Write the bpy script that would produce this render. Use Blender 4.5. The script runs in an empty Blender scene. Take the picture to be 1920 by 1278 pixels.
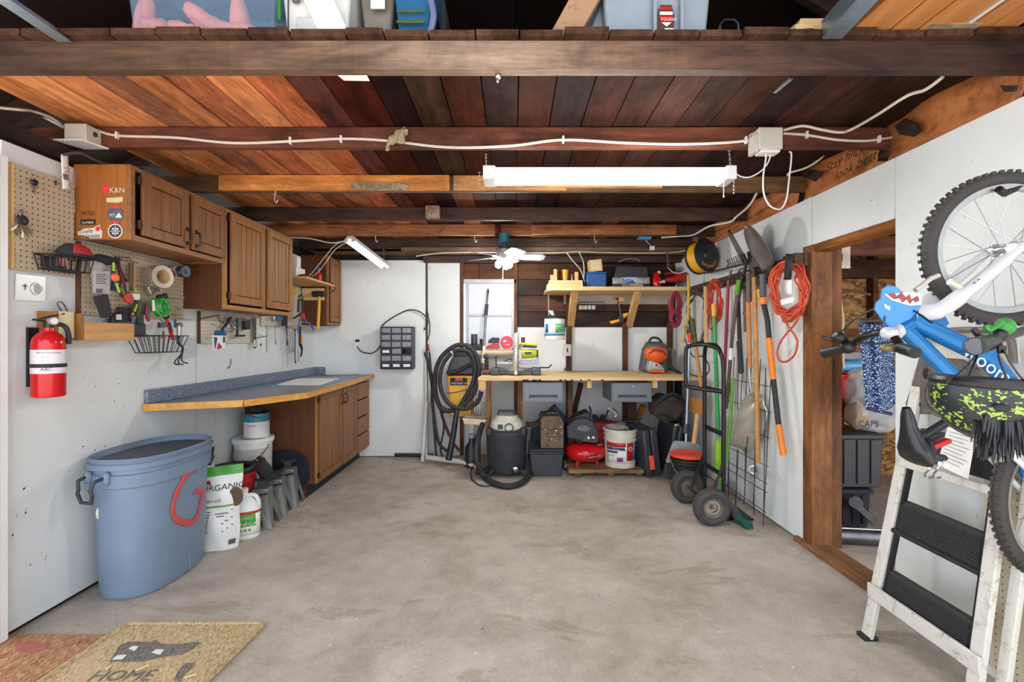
import bpy, bmesh, math, random
from math import pi, sin, cos, radians, sqrt, atan2
from mathutils import Vector as V, Matrix, Quaternion
random.seed(7)
SC = bpy.context.scene
COL = SC.collection
# ------------------------------------------------------------------ site survey: focal 880 px, eye height 1.31 m
FP, CX, CY, EYE = 880.0, 963.0, 637.0, 1.31
XL, XR, YB = -2.22, 1.865, 5.25
def W(px, py, d): return V(((px-CX)*d/FP, d, EYE-(py-CY)*d/FP))
def L(px, py, off=0.0):                 # point on (or off) the left wall
    d = (-XL-off)*FP/(CX-px); return W(px, py, d)
def R(px, py, off=0.0):                 # point on (or off) the right wall
    d = (XR-off)*FP/(px-CX); return W(px, py, d)
def F(px, py, z=0.0):                   # point on the floor
    d = (EYE-z)*FP/(py-CY); return W(px, py, d)
def srgb(r, g, b, k=1.0):
    def c(u):
        u = u/255.0
        return (u/12.92 if u <= .04045 else ((u+.055)/1.055)**2.4)*k
    return (c(r), c(g), c(b), 1.0)
def hx(s, k=1.0):
    return srgb(int(s[0:2],16), int(s[2:4],16), int(s[4:6],16), k)
# ------------------------------------------------------------------ materials
MATS = {}
class NT:
    def __init__(s, name):
        s.m = bpy.data.materials.new(name); s.m.use_nodes = True
        s.t = s.m.node_tree; s.n = s.t.nodes; s.b = s.n['Principled BSDF']
        MATS[name] = s.m
    def add(s, typ, **kw):
        n = s.n.new(typ)
        for k, v in kw.items():
            if k in n.inputs: n.inputs[k].default_value = v
            else: setattr(n, k, v)
        return n
    def lk(s, a, b): s.t.links.new(a, b)
    def coord(s, scale=(1,1,1), rot=(0,0,0), loc=(0,0,0)):
        c = s.add('ShaderNodeTexCoord'); m = s.add('ShaderNodeMapping')
        m.inputs['Scale'].default_value = scale; m.inputs['Rotation'].default_value = rot; m.inputs['Location'].default_value = loc
        s.lk(c.outputs['Object'], m.inputs['Vector']); return m.outputs['Vector']
    def noise(s, vec, scale=5, detail=4, rough=.6, dist=0):
        n = s.add('ShaderNodeTexNoise'); n.inputs['Scale'].default_value = scale; n.inputs['Detail'].default_value = detail
        n.inputs['Roughness'].default_value = rough; n.inputs['Distortion'].default_value = dist
        s.lk(vec, n.inputs['Vector']); return n.outputs['Fac']
    def ramp(s, fac, stops, interp='LINEAR'):
        r = s.add('ShaderNodeValToRGB'); r.color_ramp.interpolation = interp
        e = r.color_ramp.elements
        while len(e) < len(stops): e.new(.5)
        for i, (p, c) in enumerate(stops): e[i].position = p; e[i].color = c if len(c) == 4 else (*c, 1)
        s.lk(fac, r.inputs['Fac']); return r.outputs['Color']
    def mix(s, fac, a, b, mode='MIX'):
        m = s.add('ShaderNodeMix', data_type='RGBA', blend_type=mode)
        for sock, v in ((m.inputs[0], fac), (m.inputs[6], a), (m.inputs[7], b)):
            if isinstance(v, (int, float)): sock.default_value = v
            elif isinstance(v, tuple): sock.default_value = v
            else: s.lk(v, sock)
        return m.outputs[2]
    def math(s, op, a, b=0.0, c=None):
        m = s.add('ShaderNodeMath', operation=op)
        for i, v in enumerate((a, b) if c is None else (a, b, c)):
            if isinstance(v, (int, float)): m.inputs[i].default_value = v
            else: s.lk(v, m.inputs[i])
        return m.outputs[0]
    def bump(s, h, st=.3, dist=.01):
        b = s.add('ShaderNodeBump'); b.inputs['Strength'].default_value = st; b.inputs['Distance'].default_value = dist
        s.lk(h, b.inputs['Height']); s.lk(b.outputs['Normal'], s.b.inputs['Normal'])
    def base(s, c):
        if isinstance(c, tuple): s.b.inputs['Base Color'].default_value = c
        else: s.lk(c, s.b.inputs['Base Color'])
    def pbr(s, rough=.5, metal=0.0, spec=.5):
        s.b.inputs['Roughness'].default_value = rough; s.b.inputs['Metallic'].default_value = metal
        s.b.inputs['Specular IOR Level'].default_value = spec
def plain(name, col, rough=.5, metal=0.0, spec=.5, var=.12, scale=14, bump=0.0):
    """solid colour with faint mottling"""
    if name in MATS: return MATS[name]
    t = NT(name); t.pbr(rough, metal, spec)
    f = t.noise(t.coord(), scale, 3)
    k = lambda c, u: tuple(min(1, x*u) for x in c[:3])+(1,)
    t.base(t.ramp(f, [(.3, k(col, 1-var)), (.7, k(col, 1+var))]))
    if bump: t.bump(f, bump, .004)
    return t.m
def worn(name, col, dirt, rough=.6, metal=0.0, amt=.5, scale=9, bump=.15):
    """colour with worn or dirty blotches"""
    if name in MATS: return MATS[name]
    t = NT(name); t.pbr(rough, metal); v = t.coord()
    f = t.noise(v, scale, 8, .7); g = t.noise(v, scale*6, 4, .7)
    h = t.math('ADD', t.math('MULTIPLY', f, .7), t.math('MULTIPLY', g, .3))
    t.base(t.ramp(h, [(amt-.06, dirt), (amt+.06, col)])); t.bump(h, bump, .003); return t.m
def wood(name, dark, light, axis='Y', scale=1.0, rough=.55, contrast=.5, attr=False, spec=.3):
    if name in MATS: return MATS[name]
    t = NT(name); t.pbr(rough, 0, spec)
    sc = {'X': (1.2, 18, 18), 'Y': (18, 1.2, 18), 'Z': (18, 18, 1.2)}[axis]
    v = t.coord(tuple(u*scale for u in sc))
    f = t.noise(v, 1.5, 6, .65, .6); g = t.noise(v, 6, 3, .6)
    h = t.math('ADD', t.math('MULTIPLY', f, .7), t.math('MULTIPLY', g, .3))
    c = t.ramp(h, [(.5-contrast*.5, dark), (.5+contrast*.35, light)])
    if attr:
        bl = t.noise(t.coord(tuple(u*.16 if u > 5 else u*.9 for u in sc), loc=(3,1,2)), 2.2, 6, .7, .5); c = t.mix(1.0, c, t.ramp(bl, [(.32, (.42,.38,.36,1)), (.5, (.95,.95,.95,1)), (.68, (1.5,1.45,1.4,1))]), 'MULTIPLY')
        a = t.add('ShaderNodeAttribute', attribute_name='col')
        c = t.mix(1.0, c, a.outputs['Color'], 'MULTIPLY')
    t.base(c); t.bump(h, .15, .004); return t.m
def emis(name, col, st):
    t = NT(name); t.b.inputs['Emission Color'].default_value = col; t.b.inputs['Emission Strength'].default_value = st
    t.base(col); return t.m
def pegmat(name, col, axes, pitch=.0254, hole=.11, rough=.7):
    t = NT(name); t.pbr(rough)
    c = t.add('ShaderNodeTexCoord'); s = t.add('ShaderNodeSeparateXYZ'); t.lk(c.outputs['Object'], s.inputs[0])
    ds = []
    for ax in axes:
        u = t.math('FRACT', t.math('DIVIDE', s.outputs[ax], pitch)); u = t.math('SUBTRACT', u, .5); ds.append(t.math('MULTIPLY', u, u))
    d = t.math('SQRT', t.math('ADD', ds[0], ds[1]))
    k = t.math('LESS_THAN', d, hole)
    n = t.noise(t.coord(), 7, 5); bc = t.ramp(n, [(.3, tuple(x*.86 for x in col[:3])), (.7, col)])
    t.base(t.mix(k, bc, (.012, .01, .008, 1)))
    return t.m
# ------------------------------------------------------------------ mesh builder
class M:
    def __init__(s): s.v = []; s.f = []; s.c = []; s.cur = None
    def _a(s, vs, fs):
        o = len(s.v); s.v += [V(p) for p in vs]
        s.f += [tuple(i+o for i in f) for f in fs]; s.c += [s.cur]*len(fs); return s
    def bx(s, x0, x1, y0, y1, z0, z1):
        return s._a([(x0,y0,z0),(x1,y0,z0),(x1,y1,z0),(x0,y1,z0),(x0,y0,z1),(x1,y0,z1),(x1,y1,z1),(x0,y1,z1)],
                    [(0,3,2,1),(4,5,6,7),(0,1,5,4),(1,2,6,5),(2,3,7,6),(3,0,4,7)])
    def box(s, c, sz, rot=None):
        c = V(c); h = V(sz)/2; o = len(s.v); s.bx(-h.x,h.x,-h.y,h.y,-h.z,h.z)
        for i in range(o, len(s.v)):
            p = s.v[i]
            if rot is not None: p = rot @ p
            s.v[i] = p + c
        return s
    def bar(s, a, b, w, t, up=(0,0,1)):
        """rectangular bar a->b, width w along up x dir, thickness t along up"""
        a, b = V(a), V(b); d = (b-a).normalized(); u = V(up)
        sd = d.cross(u)
        if sd.length < 1e-6: sd = d.orthogonal()
        sd.normalize(); u = sd.cross(d).normalized()
        q = [a+sd*x*w/2+u*y*t/2 for x, y in ((-1,-1),(1,-1),(1,1),(-1,1))] + [b+sd*x*w/2+u*y*t/2 for x, y in ((-1,-1),(1,-1),(1,1),(-1,1))]
        return s._a(q, [(0,3,2,1),(4,5,6,7),(0,1,5,4),(1,2,6,5),(2,3,7,6),(3,0,4,7)])
    def tube(s, pts, r, n=8, closed=False, flat=1.0, up=None):
        P = [V(p) for p in pts]; m = len(P)
        rs = r if isinstance(r, (list, tuple)) else [r]*m
        vs = []; nrm = None
        for i in range(m):
            if closed: t = P[(i+1)%m]-P[i-1]
            else: t = P[min(i+1, m-1)]-P[max(i-1, 0)]
            if t.length < 1e-9: t = V((0,0,1))
            t.normalize()
            if nrm is None:
                nrm = V(up) if up else t.orthogonal()
            nrm = nrm - t*nrm.dot(t)
            if nrm.length < 1e-6: nrm = t.orthogonal()
            nrm.normalize(); bn = t.cross(nrm)
            for k in range(n):
                a = 2*pi*k/n; vs.append(P[i]+nrm*cos(a)*rs[i]*flat+bn*sin(a)*rs[i])
        fs = []
        for i in range(m if closed else m-1):
            j = (i+1) % m
            for k in range(n):
                k2 = (k+1) % n; fs.append((i*n+k, i*n+k2, j*n+k2, j*n+k))
        if not closed: fs += [tuple(range(n-1, -1, -1)), tuple((m-1)*n+k for k in range(n))]
        return s._a(vs, fs)
    def cyl(s, a, b, r0, r1=None, n=20): return s.tube([a, b], [r0, r0 if r1 is None else r1], n)
    def lathe(s, prof, n=24, at=(0,0,0), d=(0,0,1), sx=1.0, sy=1.0, arc=None, closed=False, rot=0.0):
        """profile [(radius, height)] turned about axis d; caps at both ends"""
        q = V((0,0,1)).rotation_difference(V(d).normalized()); at = V(at); vs = []; m = len(prof)
        for r, z in prof:
            for k in range(n):
                a = 2*pi*k/n; p = V((r*cos(a)*sx, r*sin(a)*sy, z))
                if rot: p.rotate(Quaternion((0,0,1), rot))
                vs.append(at + q @ p)
        fs = []
        for i in range(m if closed else m-1):
            j = (i+1) % m
            for k in range(n):
                k2 = (k+1) % n; fs.append((i*n+k, i*n+k2, j*n+k2, j*n+k))
        if not closed: fs += [tuple(range(n-1, -1, -1)), tuple((m-1)*n+k for k in range(n))]
        return s._a(vs, fs)
    def prism(s, poly, ext):
        P = [V(p) for p in poly]; e = V(ext); n = len(P)
        nr = V((0,0,0))
        for i in range(n): nr += P[i].cross(P[(i+1)%n])
        if nr.dot(e) < 0: P = P[::-1]
        return s._a(P+[p+e for p in P], [tuple(range(n-1,-1,-1)), tuple(range(n, 2*n))]+[(i,(i+1)%n,(i+1)%n+n,i+n) for i in range(n)])
    def ell(s, c, r, nu=16, nv=10, rot=None, z0=-1.0, z1=1.0):
        c = V(c); r = (r,)*3 if isinstance(r, (int, float)) else r; vs = []
        a0, a1 = math.asin(z0), math.asin(z1)
        for j in range(nv+1):
            b = a0+(a1-a0)*j/nv
            for i in range(nu):
                a = 2*pi*i/nu; p = V((r[0]*cos(b)*cos(a), r[1]*cos(b)*sin(a), r[2]*sin(b)))
                vs.append(c+(rot @ p if rot is not None else p))
        fs = [(j*nu+i, j*nu+(i+1)%nu, (j+1)*nu+(i+1)%nu, (j+1)*nu+i) for j in range(nv) for i in range(nu)]
        fs += [tuple(range(nu-1,-1,-1)), tuple(nv*nu+i for i in range(nu))]
        return s._a(vs, fs)
    def torus(s, c, R_, r, d=(0,0,1), n=28, k=8, sx=1.0, sy=1.0, sz=1.0):
        q = V((0,0,1)).rotation_difference(V(d).normalized()); c = V(c); vs = []
        for i in range(n):
            a = 2*pi*i/n
            for j in range(k):
                b = 2*pi*j/k; rr = R_+r*cos(b)
                vs.append(c+q @ V((rr*cos(a)*sx, rr*sin(a)*sy, r*sin(b)*sz)))
        return s._a(vs, [(i*k+j, ((i+1)%n)*k+j, ((i+1)%n)*k+(j+1)%k, i*k+(j+1)%k) for i in range(n) for j in range(k)])
    def grid(s, fn, nu, nv, wrap=False):
        vs = [fn(i/nu, j/nv) for j in range(nv+1) for i in range(nu+1)]; w = nu+1
        return s._a(vs, [(j*w+i, j*w+i+1, (j+1)*w+i+1, (j+1)*w+i) for j in range(nv) for i in range(nu)])
    def text(s, txt, o, xd, yd, size, ext=.0006, align='LEFT'):
        """raised lettering: baseline start o, reading direction xd, up direction yd"""
        cu = bpy.data.curves.new('t', 'FONT'); cu.body = txt; cu.size = size; cu.resolution_u = 2; cu.align_x = align
        ob = bpy.data.objects.new('t', cu); COL.objects.link(ob)
        dg = bpy.context.evaluated_depsgraph_get(); me = bpy.data.meshes.new_from_object(ob.evaluated_get(dg))
        xd = V(xd).normalized(); yd = V(yd); yd = (yd-xd*yd.dot(xd)).normalized(); zd = xd.cross(yd); o = V(o)
        vs = [o+xd*p.co.x+yd*p.co.y+zd*ext for p in me.vertices]
        s._a(vs, [tuple(p.vertices) for p in me.polygons])
        bpy.data.objects.remove(ob); bpy.data.meshes.remove(me); bpy.data.curves.remove(cu); return s
    def blob(s, amt, sc, seed=0):
        """crumple every vertex by smooth noise"""
        from mathutils import noise
        for i, p in enumerate(s.v):
            s.v[i] = p+noise.noise_vector(p*sc+V((seed, seed*1.7, 3)))*amt
        return s
    def xf(s, mat):
        s.v = [mat @ p for p in s.v]; return s
    def low(s):
        a = [min(p[k] for p in s.v) for k in range(3)]; b = [max(p[k] for p in s.v) for k in range(3)]
        return V(((a[0]+b[0])/2, (a[1]+b[1])/2, a[2]))
RM = {}
def put(name, m, mat, parent=None, bevel=0.0, solid=0.0, sub=0, sharp=38, inv=None, label=None, smooth=True):
    me = bpy.data.meshes.new(name)
    T = inv if inv is not None else (RM[parent.name] if parent is not None else Matrix())
    me.from_pydata([T @ p for p in m.v], [], m.f); me.validate()
    bm = bmesh.new(); bm.from_mesh(me); bmesh.ops.recalc_face_normals(bm, faces=bm.faces); bm.to_mesh(me); bm.free()
    if any(c is not None for c in m.c):
        at = me.color_attributes.new('col', 'FLOAT_COLOR', 'CORNER')
        for p in me.polygons:
            c = m.c[p.index] or (1,1,1,1)
            for li in p.loop_indices: at.data[li].color = c
    if smooth:
        me.shade_smooth(); me.set_sharp_from_angle(angle=radians(sharp))
    me.materials.append(mat if not isinstance(mat, str) else MATS[mat])
    o = bpy.data.objects.new(name, me); COL.objects.link(o)
    if parent is not None: o.parent = parent; RM[o.name] = T
    if solid: md = o.modifiers.new('s', 'SOLIDIFY'); md.thickness = solid; md.offset = 0
    if bevel: md = o.modifiers.new('b', 'BEVEL'); md.width = bevel; md.segments = 2; md.limit_method = 'ANGLE'; md.angle_limit = radians(50)
    if sub: md = o.modifiers.new('u', 'SUBSURF'); md.levels = sub; md.render_levels = sub
    if label: o['label'] = label
    return o
def tag(o, label, cat, group=None, kind=None):
    if label: o['label'] = label
    if cat: o['category'] = cat
    if group: o['group'] = group
    if kind: o['kind'] = kind
    return o
def thing(name, label, cat, loc, group=None):
    o = bpy.data.objects.new(name, None); COL.objects.link(o); o.location = V(loc); o.empty_display_size = .05
    RM[o.name] = Matrix.Translation(-V(loc)); return tag(o, label, cat, group)
def solo(name, label, cat, m, mat, group=None, kind=None, **kw):
    at = m.low(); o = put(name, m, mat, None, inv=Matrix.Translation(-at), **kw); o.location = at
    return tag(o, label, cat, group, kind)
def struct(name, m, mat, label=None, parent=None, **kw):
    o = put(name, m, mat, parent, **kw)
    RM[o.name] = Matrix()
    if parent is None: o['kind'] = 'structure'; o['category'] = name.split('_')[0]
    if label: o['label'] = label
    return o
def spline(pts, n=8, closed=False):
    """Catmull-Rom through pts"""
    P = [V(p) for p in pts]; out = []; m = len(P)
    for i in range(m if closed else m-1):
        g = lambda k: P[k % m] if closed else P[max(0, min(m-1, k))]
        p0, p1, p2, p3 = g(i-1), g(i), g(i+1), g(i+2)
        for k in range(n):
            t = k/n; out.append(.5*((2*p1)+(p2-p0)*t+(2*p0-5*p1+4*p2-p3)*t*t+(3*p1-p0-3*p2+p3)*t**3))
    if not closed: out.append(P[-1])
    return out
def circ(c, r, d=(0,0,1), n=32, sx=1.0, sy=1.0, a0=0.0, a1=2*pi):
    q = V((0,0,1)).rotation_difference(V(d).normalized()); c = V(c)
    k = n if abs(a1-a0-2*pi) < 1e-6 else n+1
    return [c+q @ V((r*sx*cos(a0+(a1-a0)*i/n), r*sy*sin(a0+(a1-a0)*i/n), 0)) for i in range(k)]
def rotz(a): return Matrix.Rotation(a, 3, 'Z')
def roty(a): return Matrix.Rotation(a, 3, 'Y')
def rotx(a): return Matrix.Rotation(a, 3, 'X')
X_, Y_, Z_ = V((1,0,0)), V((0,1,0)), V((0,0,1))
# ------------------------------------------------------------------ setting materials
def concrete():
    t = NT('concrete'); t.pbr(.75, 0, .3); v = t.coord()
    a = t.noise(v, 1.1, 7, .62, .5); b = t.noise(v, 7, 6, .7); c = t.noise(v, 60, 3, .6)
    h = t.math('ADD', t.math('MULTIPLY', a, .55), t.math('ADD', t.math('MULTIPLY', b, .3), t.math('MULTIPLY', c, .15)))
    col = t.ramp(h, [(.28, hx('776c61')), (.42, hx('a3978a')), (.55, hx('beb3a6')), (.72, hx('d6cec4'))])
    sp = t.noise(v, 26, 3, .6); col = t.mix(t.math('MULTIPLY', t.math('LESS_THAN', sp, .285), .55), col, hx('4e4338'))
    st = t.noise(t.coord(scale=(.8,1.6,1), loc=(5,2,0)), 1.7, 6, .7, .8); col = t.mix(t.math('MULTIPLY', t.math('GREATER_THAN', st, .60), .28), col, hx('7a6650'))
    g2 = t.noise(v, 150, 2, .7); col = t.mix(t.math('MULTIPLY', g2, .28), col, hx('6a5e52'))
    sp2 = t.noise(t.coord(loc=(3,7,0)), 22, 2, .5); col = t.mix(t.math('MULTIPLY', t.math('GREATER_THAN', sp2, .735), .45), col, hx('ece6dc'))
    t.base(col); t.bump(t.math('ADD', h, t.math('MULTIPLY', sp, .4)), .45, .008)
concrete()
def white_paint(name, base, k=.30):
    t = NT(name); t.pbr(.6, 0, .35); v = t.coord()
    a = t.noise(v, 1.6, 6, .6); s = t.noise(v, 34, 3, .55); g = t.noise(t.coord(scale=(1,1,.35), loc=(1,2,3)), 9, 5, .7)
    col = t.ramp(a, [(.35, tuple(x*.9 for x in base[:3])), (.65, base)])
    col = t.mix(t.math('LESS_THAN', s, k-.045), col, hx('3a332c'))
    col = t.mix(t.math('MULTIPLY', t.math('LESS_THAN', g, .33), .35), col, hx('8a8479'))
    t.base(col); t.bump(a, .1, .004)
white_paint('white_paint', hx('e1e5e3')); white_paint('white_paint_worn', hx('dbdfde'), .315)
wood('plank_wood', (.34,.30,.29,1), (1.45,1.36,1.28,1), 'Y', attr=True, rough=.8, contrast=.62, spec=.08)
wood('joist_wood', (.36,.33,.32,1), (1.4,1.34,1.28,1), 'X', attr=True, rough=.65, contrast=.55)
wood('stud_wood', (.5,.46,.44,1), (1.3,1.25,1.2,1), 'Z', attr=True, rough=.65, contrast=.55)
wood('pine_y', hx('a9743f'), hx('d9ac70'), 'Y', .8)
wood('pine_x', hx('c49a63'), hx('ecd2a2'), 'X', .8)
wood('pine_z', hx('b98a52'), hx('e0bb82'), 'Z', .8)
wood('roof_wood', hx('1c1413'), hx('33241f'), 'Y', 1)
worn('kraft', hx('b9713a'), hx('8a4d24'), .7, amt=.47, scale=5)
plain('white_plastic', hx('e6e6e4'), .35, var=.03)
plain('offwhite_plastic', hx('cfcac0'), .4, var=.05)
plain('black_plastic', hx('1d1e21'), .45, var=.2)
plain('black_rubber', hx('26262a'), .65, var=.2)
plain('dark_grey_plastic', hx('3a3c42'), .5, var=.12)
plain('grey_plastic', hx('8f9aa5'), .45, var=.05)
plain('red_plastic', hx('b5201f'), .35, var=.1)
plain('red_gloss', hx('c4161c'), .18, var=.05)
plain('blue_plastic', hx('1f5f93'), .4, var=.08)
plain('green_plastic', hx('2f8a35'), .4, var=.1)
plain('orange_plastic', hx('e2661f'), .4, var=.08)
plain('yellow_plastic', hx('dba21c'), .4, var=.06)
plain('steel', hx('b4b4b4'), .32, 1.0, var=.1)
plain('dark_steel', hx('6a6a6c'), .42, .9, var=.25)
plain('galvanised', hx('9fb0bb'), .38, .85, var=.12, scale=30)
plain('cable_white', hx('d8d0c2'), .5, var=.06)
plain('paper', hx('e9e8e4'), .8, var=.02)
plain('ink', hx('1a1a1c'), .7, var=.05)
# ------------------------------------------------------------------ floor
struct('floor', M().bx(-5.5, 5.0, -6.0, 6.2, -.12, 0), 'concrete', 'worn grey tan concrete garage floor')
# ------------------------------------------------------------------ left wall
def panel_wall(m, axis, at, th, cuts, z0, z1, gap=.009):
    for a, b in zip(cuts[:-1], cuts[1:]):
        if axis == 'X': m.bx(min(at, at+th), max(at, at+th), a+gap/2, b-gap/2, z0, z1)
        else: m.bx(a+gap/2, b-gap/2, min(at, at+th), max(at, at+th), z0, z1)
    return m
m = panel_wall(M(), 'X', XL, -.02, [2.03, 3.28, 4.52, 5.27], .025, 2.178)
wl = struct('wall_left', m, 'white_paint_worn', 'white painted plywood panels of the left wall')
struct('sheathing', M().bx(XL-.14, XL-.022, 2.03, 5.4, .0, 2.2), 'roof_wood', parent=wl)
m = M(); m.cur = hx('241a18'); m.bx(-2.36, -2.225, 2.03, 5.4, 2.2, 2.27); m.bx(-2.75, -2.6, 1.2, 5.4, 2.1, 2.6)
m.bx(-2.36, -2.28, 2.0, 2.09, 0, 2.29)
struct('trim_1', m, 'joist_wood', 'dark top plate and eaves board above the left wall')
m = M(); m.bx(-2.262, -2.182, 1.985, 2.028, 0, 2.10); m.tube([(-2.19,1.99,0),(-2.19,1.99,2.1)], .01, 10)
for py in (657, 702, 765): m.ell((-2.205,1.985,EYE-(py-CY)*2.0/FP), (.012,.01,.014))
struct('trim_2', m, 'white_plastic', 'white painted casing at the near end of the left wall', bevel=.003)
# ------------------------------------------------------------------ right wall with a doorway
DY0, DY1, DZ = 2.298, 2.932, 1.905
m = M(); G = .004
m.bx(XR, XR+.016, .6, DY0-.006, .0, 2.2); m.bx(XR, XR+.016, DY0+.002, DY1-.004, DZ, 2.2); m.bx(XR, XR+.016, DY1+.006, 5.42, .012, 2.205)
wr = struct('wall_right', m, 'white_paint', 'white painted plywood panels of the right wall')
struct('sheathing', M().bx(XR+.018, XR+.05, .6, DY0-.05, 0, 2.2).bx(XR+.018, XR+.12, DY1+.09, 5.42, 0, 2.2).bx(XR+.018, XR+.12, DY0, DY1, DZ+.05, 2.2), 'roof_wood', parent=wr)
m = M(); m.cur = hx('7e5430'); m.bx(XR-.002, XR+.125, DY1, DY1+.09, .0, DZ); m.cur = hx('6a4428'); m.bx(XR+.127, XR+.20, DY1+.02, DY1+.1, .0, DZ)
m.cur = hx('7a5030'); m.bx(XR+.018, XR+.11, DY0-.045, DY0-.002, .0, DZ)
d1 = struct('door_1', m, 'stud_wood', 'rough open doorway framed in brown studs')
m = M(); m.cur = hx('84572f'); m.bx(XR+.018, XR+.11, DY0, DY1, DZ-.045, DZ+.02); struct('lintel', m, 'plank_wood', parent=d1)
m = M(); m.cur = hx('77583e'); m.bx(XR-.03, XR+.09, 2.2, 3.08, .0, .03); m.cur = hx('7d5c42'); m.bx(XR+.092, XR+.14, 2.2, 2.95, .0, .022)
struct('threshold', m, 'plank_wood', parent=d1, bevel=.004)
# kraft-faced insulation and blocking in the band above the right wall
m = M()
JY = [1.71, 2.40, 3.11, 3.855, 4.42, 5.03]
for a, b in zip([.9]+[y+.05 for y in JY[:-1]], JY):
    n = 8
    m.grid(lambda u, v, a=a, b=b: V((XR+.03+.03*sin(v*3)+.02*sin(u*9+a*7), a+(b-a)*u, 2.2+.21*v)), n, 4)
kr = struct('trim_3', m, 'kraft', 'brown kraft faced insulation stuffed above the right wall', solid=.01)
m = M()
yd = (0, -.05, 1)
m.text('Stay fill, feel', (XR-.006, 2.80, 2.305), (-.0, -1, .02), (.25, 0, 1), .085, .001)
m.text('look better', (XR-.008, 2.72, 2.232), (-.0, -1, .02), (.25, 0, 1), .085, .001)
struct('lettering', m, 'ink', parent=kr)
m = M()
m.prism([R(1722,232,-.01), R(1700,222,-.01), R(1682,236,-.01), R(1690,252,-.01), R(1715,256,-.01), R(1728,246,-.01)], (-.012,0,0))
m.prism([R(1545,322,-.01), R(1520,318,-.01), R(1508,330,-.01), R(1530,340,-.01)], (-.012,0,0))
m.prism([R(1912,160,-.01), R(1880,160,-.01), R(1888,172,-.01), R(1905,172,-.01)], (-.012,0,0))
struct('gap_hole', m, 'roof_wood', parent=kr)
# ------------------------------------------------------------------ back wall
m = M()
m.bx(XL, -.984, YB, YB+.02, .012, 2.2); m.bx(-.98, -.612, YB+.08, YB+.1, .0, 2.185)
wb = struct('wall_back', m, 'white_paint', 'white panels and dark board siding of the back wall')
m = M()
rs = random.Random(3); z = 1.455; k = 0
cols = ['3a2a22','5a3a28','442c22','6a4126','2f2320','503426','3b2b24','281f1d','201a19']
while z < 2.62:
    h = .185; m.cur = hx(cols[k % len(cols)], .72)
    for a, b in ((-.612, -.58), (.005, .62+.2*(k%2)), (.625+.2*(k%2), 1.4-.15*(k%3)), (1.405-.15*(k%3), XR+.1)) if z < 1.95 else ((-2.3, -.4), (-.395, .8), (.805, XR+.1)):
        m.bx(a, b, 5.41, 5.43, z, z+h-.008)
    z += h; k += 1
struct('siding', m, 'joist_wood', parent=wb)
struct('sheathing', M().bx(-2.4, -.60, 5.46, 5.48, 0, 2.7).bx(.03, XR+.2, 5.46, 5.48, 0, 2.7).bx(-.60, .03, 5.46, 5.48, 0, 1.12).bx(-.60, .03, 5.46, 5.48, 2.02, 2.7).bx(-.985, -.975, 5.25, 5.45, 0, 2.2), 'roof_wood', parent=wb)
m = M()
for a, b in ((.012, .60), (.665, 1.245), (1.30, 1.76), (1.80, XR)): m.bx(a, b, 5.385, 5.41, 0, 1.455)
m.bx(-.58, .01, 5.385, 5.41, 0, 1.2)
struct('lower_panel', m, 'white_paint', parent=wb)
m = M()
for (a, b, c, z1) in ((-.612, -.572, '5d3e2a', 2.2), (.005, .042, '6b432a', 2.2), (.60, .662, '54351f', 1.9), (1.245, 1.298, '5b3923', 1.5), (1.755, 1.81, '553620', 1.6)):
    m.cur = hx(c); m.bx(a, b, 5.33, 5.405, .0, z1)
struct('stud', m, 'stud_wood', parent=wb)
m = M(); m.cur = hx('2a201d'); m.bx(-2.3, XR+.1, 5.27, 5.40, 2.2, 2.26); m.cur = hx('6a5038'); m.bx(-2.3, XR+.1, 5.24, 5.30, 2.262, 2.30); m.cur = hx('43302a'); m.bx(-1.0, XR+.1, 5.20, 5.25, 2.17, 2.24)
struct('trim_4', m, 'joist_wood', 'dark top plates above the back wall')
# window: a white sash with two wire glass panes
wx0, wx1, wz0, wz1, wy = W(873,0,5.36).x, W(965,0,5.36).x, 1.14, W(0,531,5.36).z, 5.36
m = M(); fw = .035
m.bx(wx0-.02, wx1+.02, wy-.03, wy+.03, wz1, wz1+.045); m.bx(wx0, wx0+fw, wy-.02, wy+.03, wz0, wz1); m.bx(wx1-fw, wx1, wy-.02, wy+.03, wz0, wz1)
zm = W(0,591,5.36).z
m.bx(wx0+fw, wx1-fw, wy-.01, wy+.03, zm-.012, zm+.012); m.bx(wx0, wx1, wy-.02, wy+.03, wz0-.04, wz0)
win = struct('window_1', m, plain('sash_paint', hx('aeb2b7'), .5), 'white wood window with two wire glass panes', bevel=.003)
def wireglass():
    t = NT('wire_glass'); t.pbr(.35)
    v = t.coord(scale=(1,1,1), rot=(0, radians(45), 0)); s = t.add('ShaderNodeSeparateXYZ'); t.lk(v, s.inputs[0])
    ks = [t.math('LESS_THAN', t.math('FRACT', t.math('DIVIDE', s.outputs[i], .022)), .12) for i in (0, 2)]
    k = t.math('MAXIMUM', *ks)
    t.base(t.mix(k, hx('b4b9c0'), hx('83878e')))
    t.b.inputs['Transmission Weight'].default_value = .0
    t.lk(t.mix(k, (.80,.84,.92,1), (.55,.57,.6,1)), t.b.inputs['Emission Color']); t.b.inputs['Emission Strength'].default_value = .24
wireglass()
for a, b in ((wz0, zm-.012), (zm+.012, wz1)):
    struct('pane', M().bx(wx0+fw, wx1-fw, wy+.012, wy+.018, a, b), 'wire_glass', parent=win)
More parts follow.
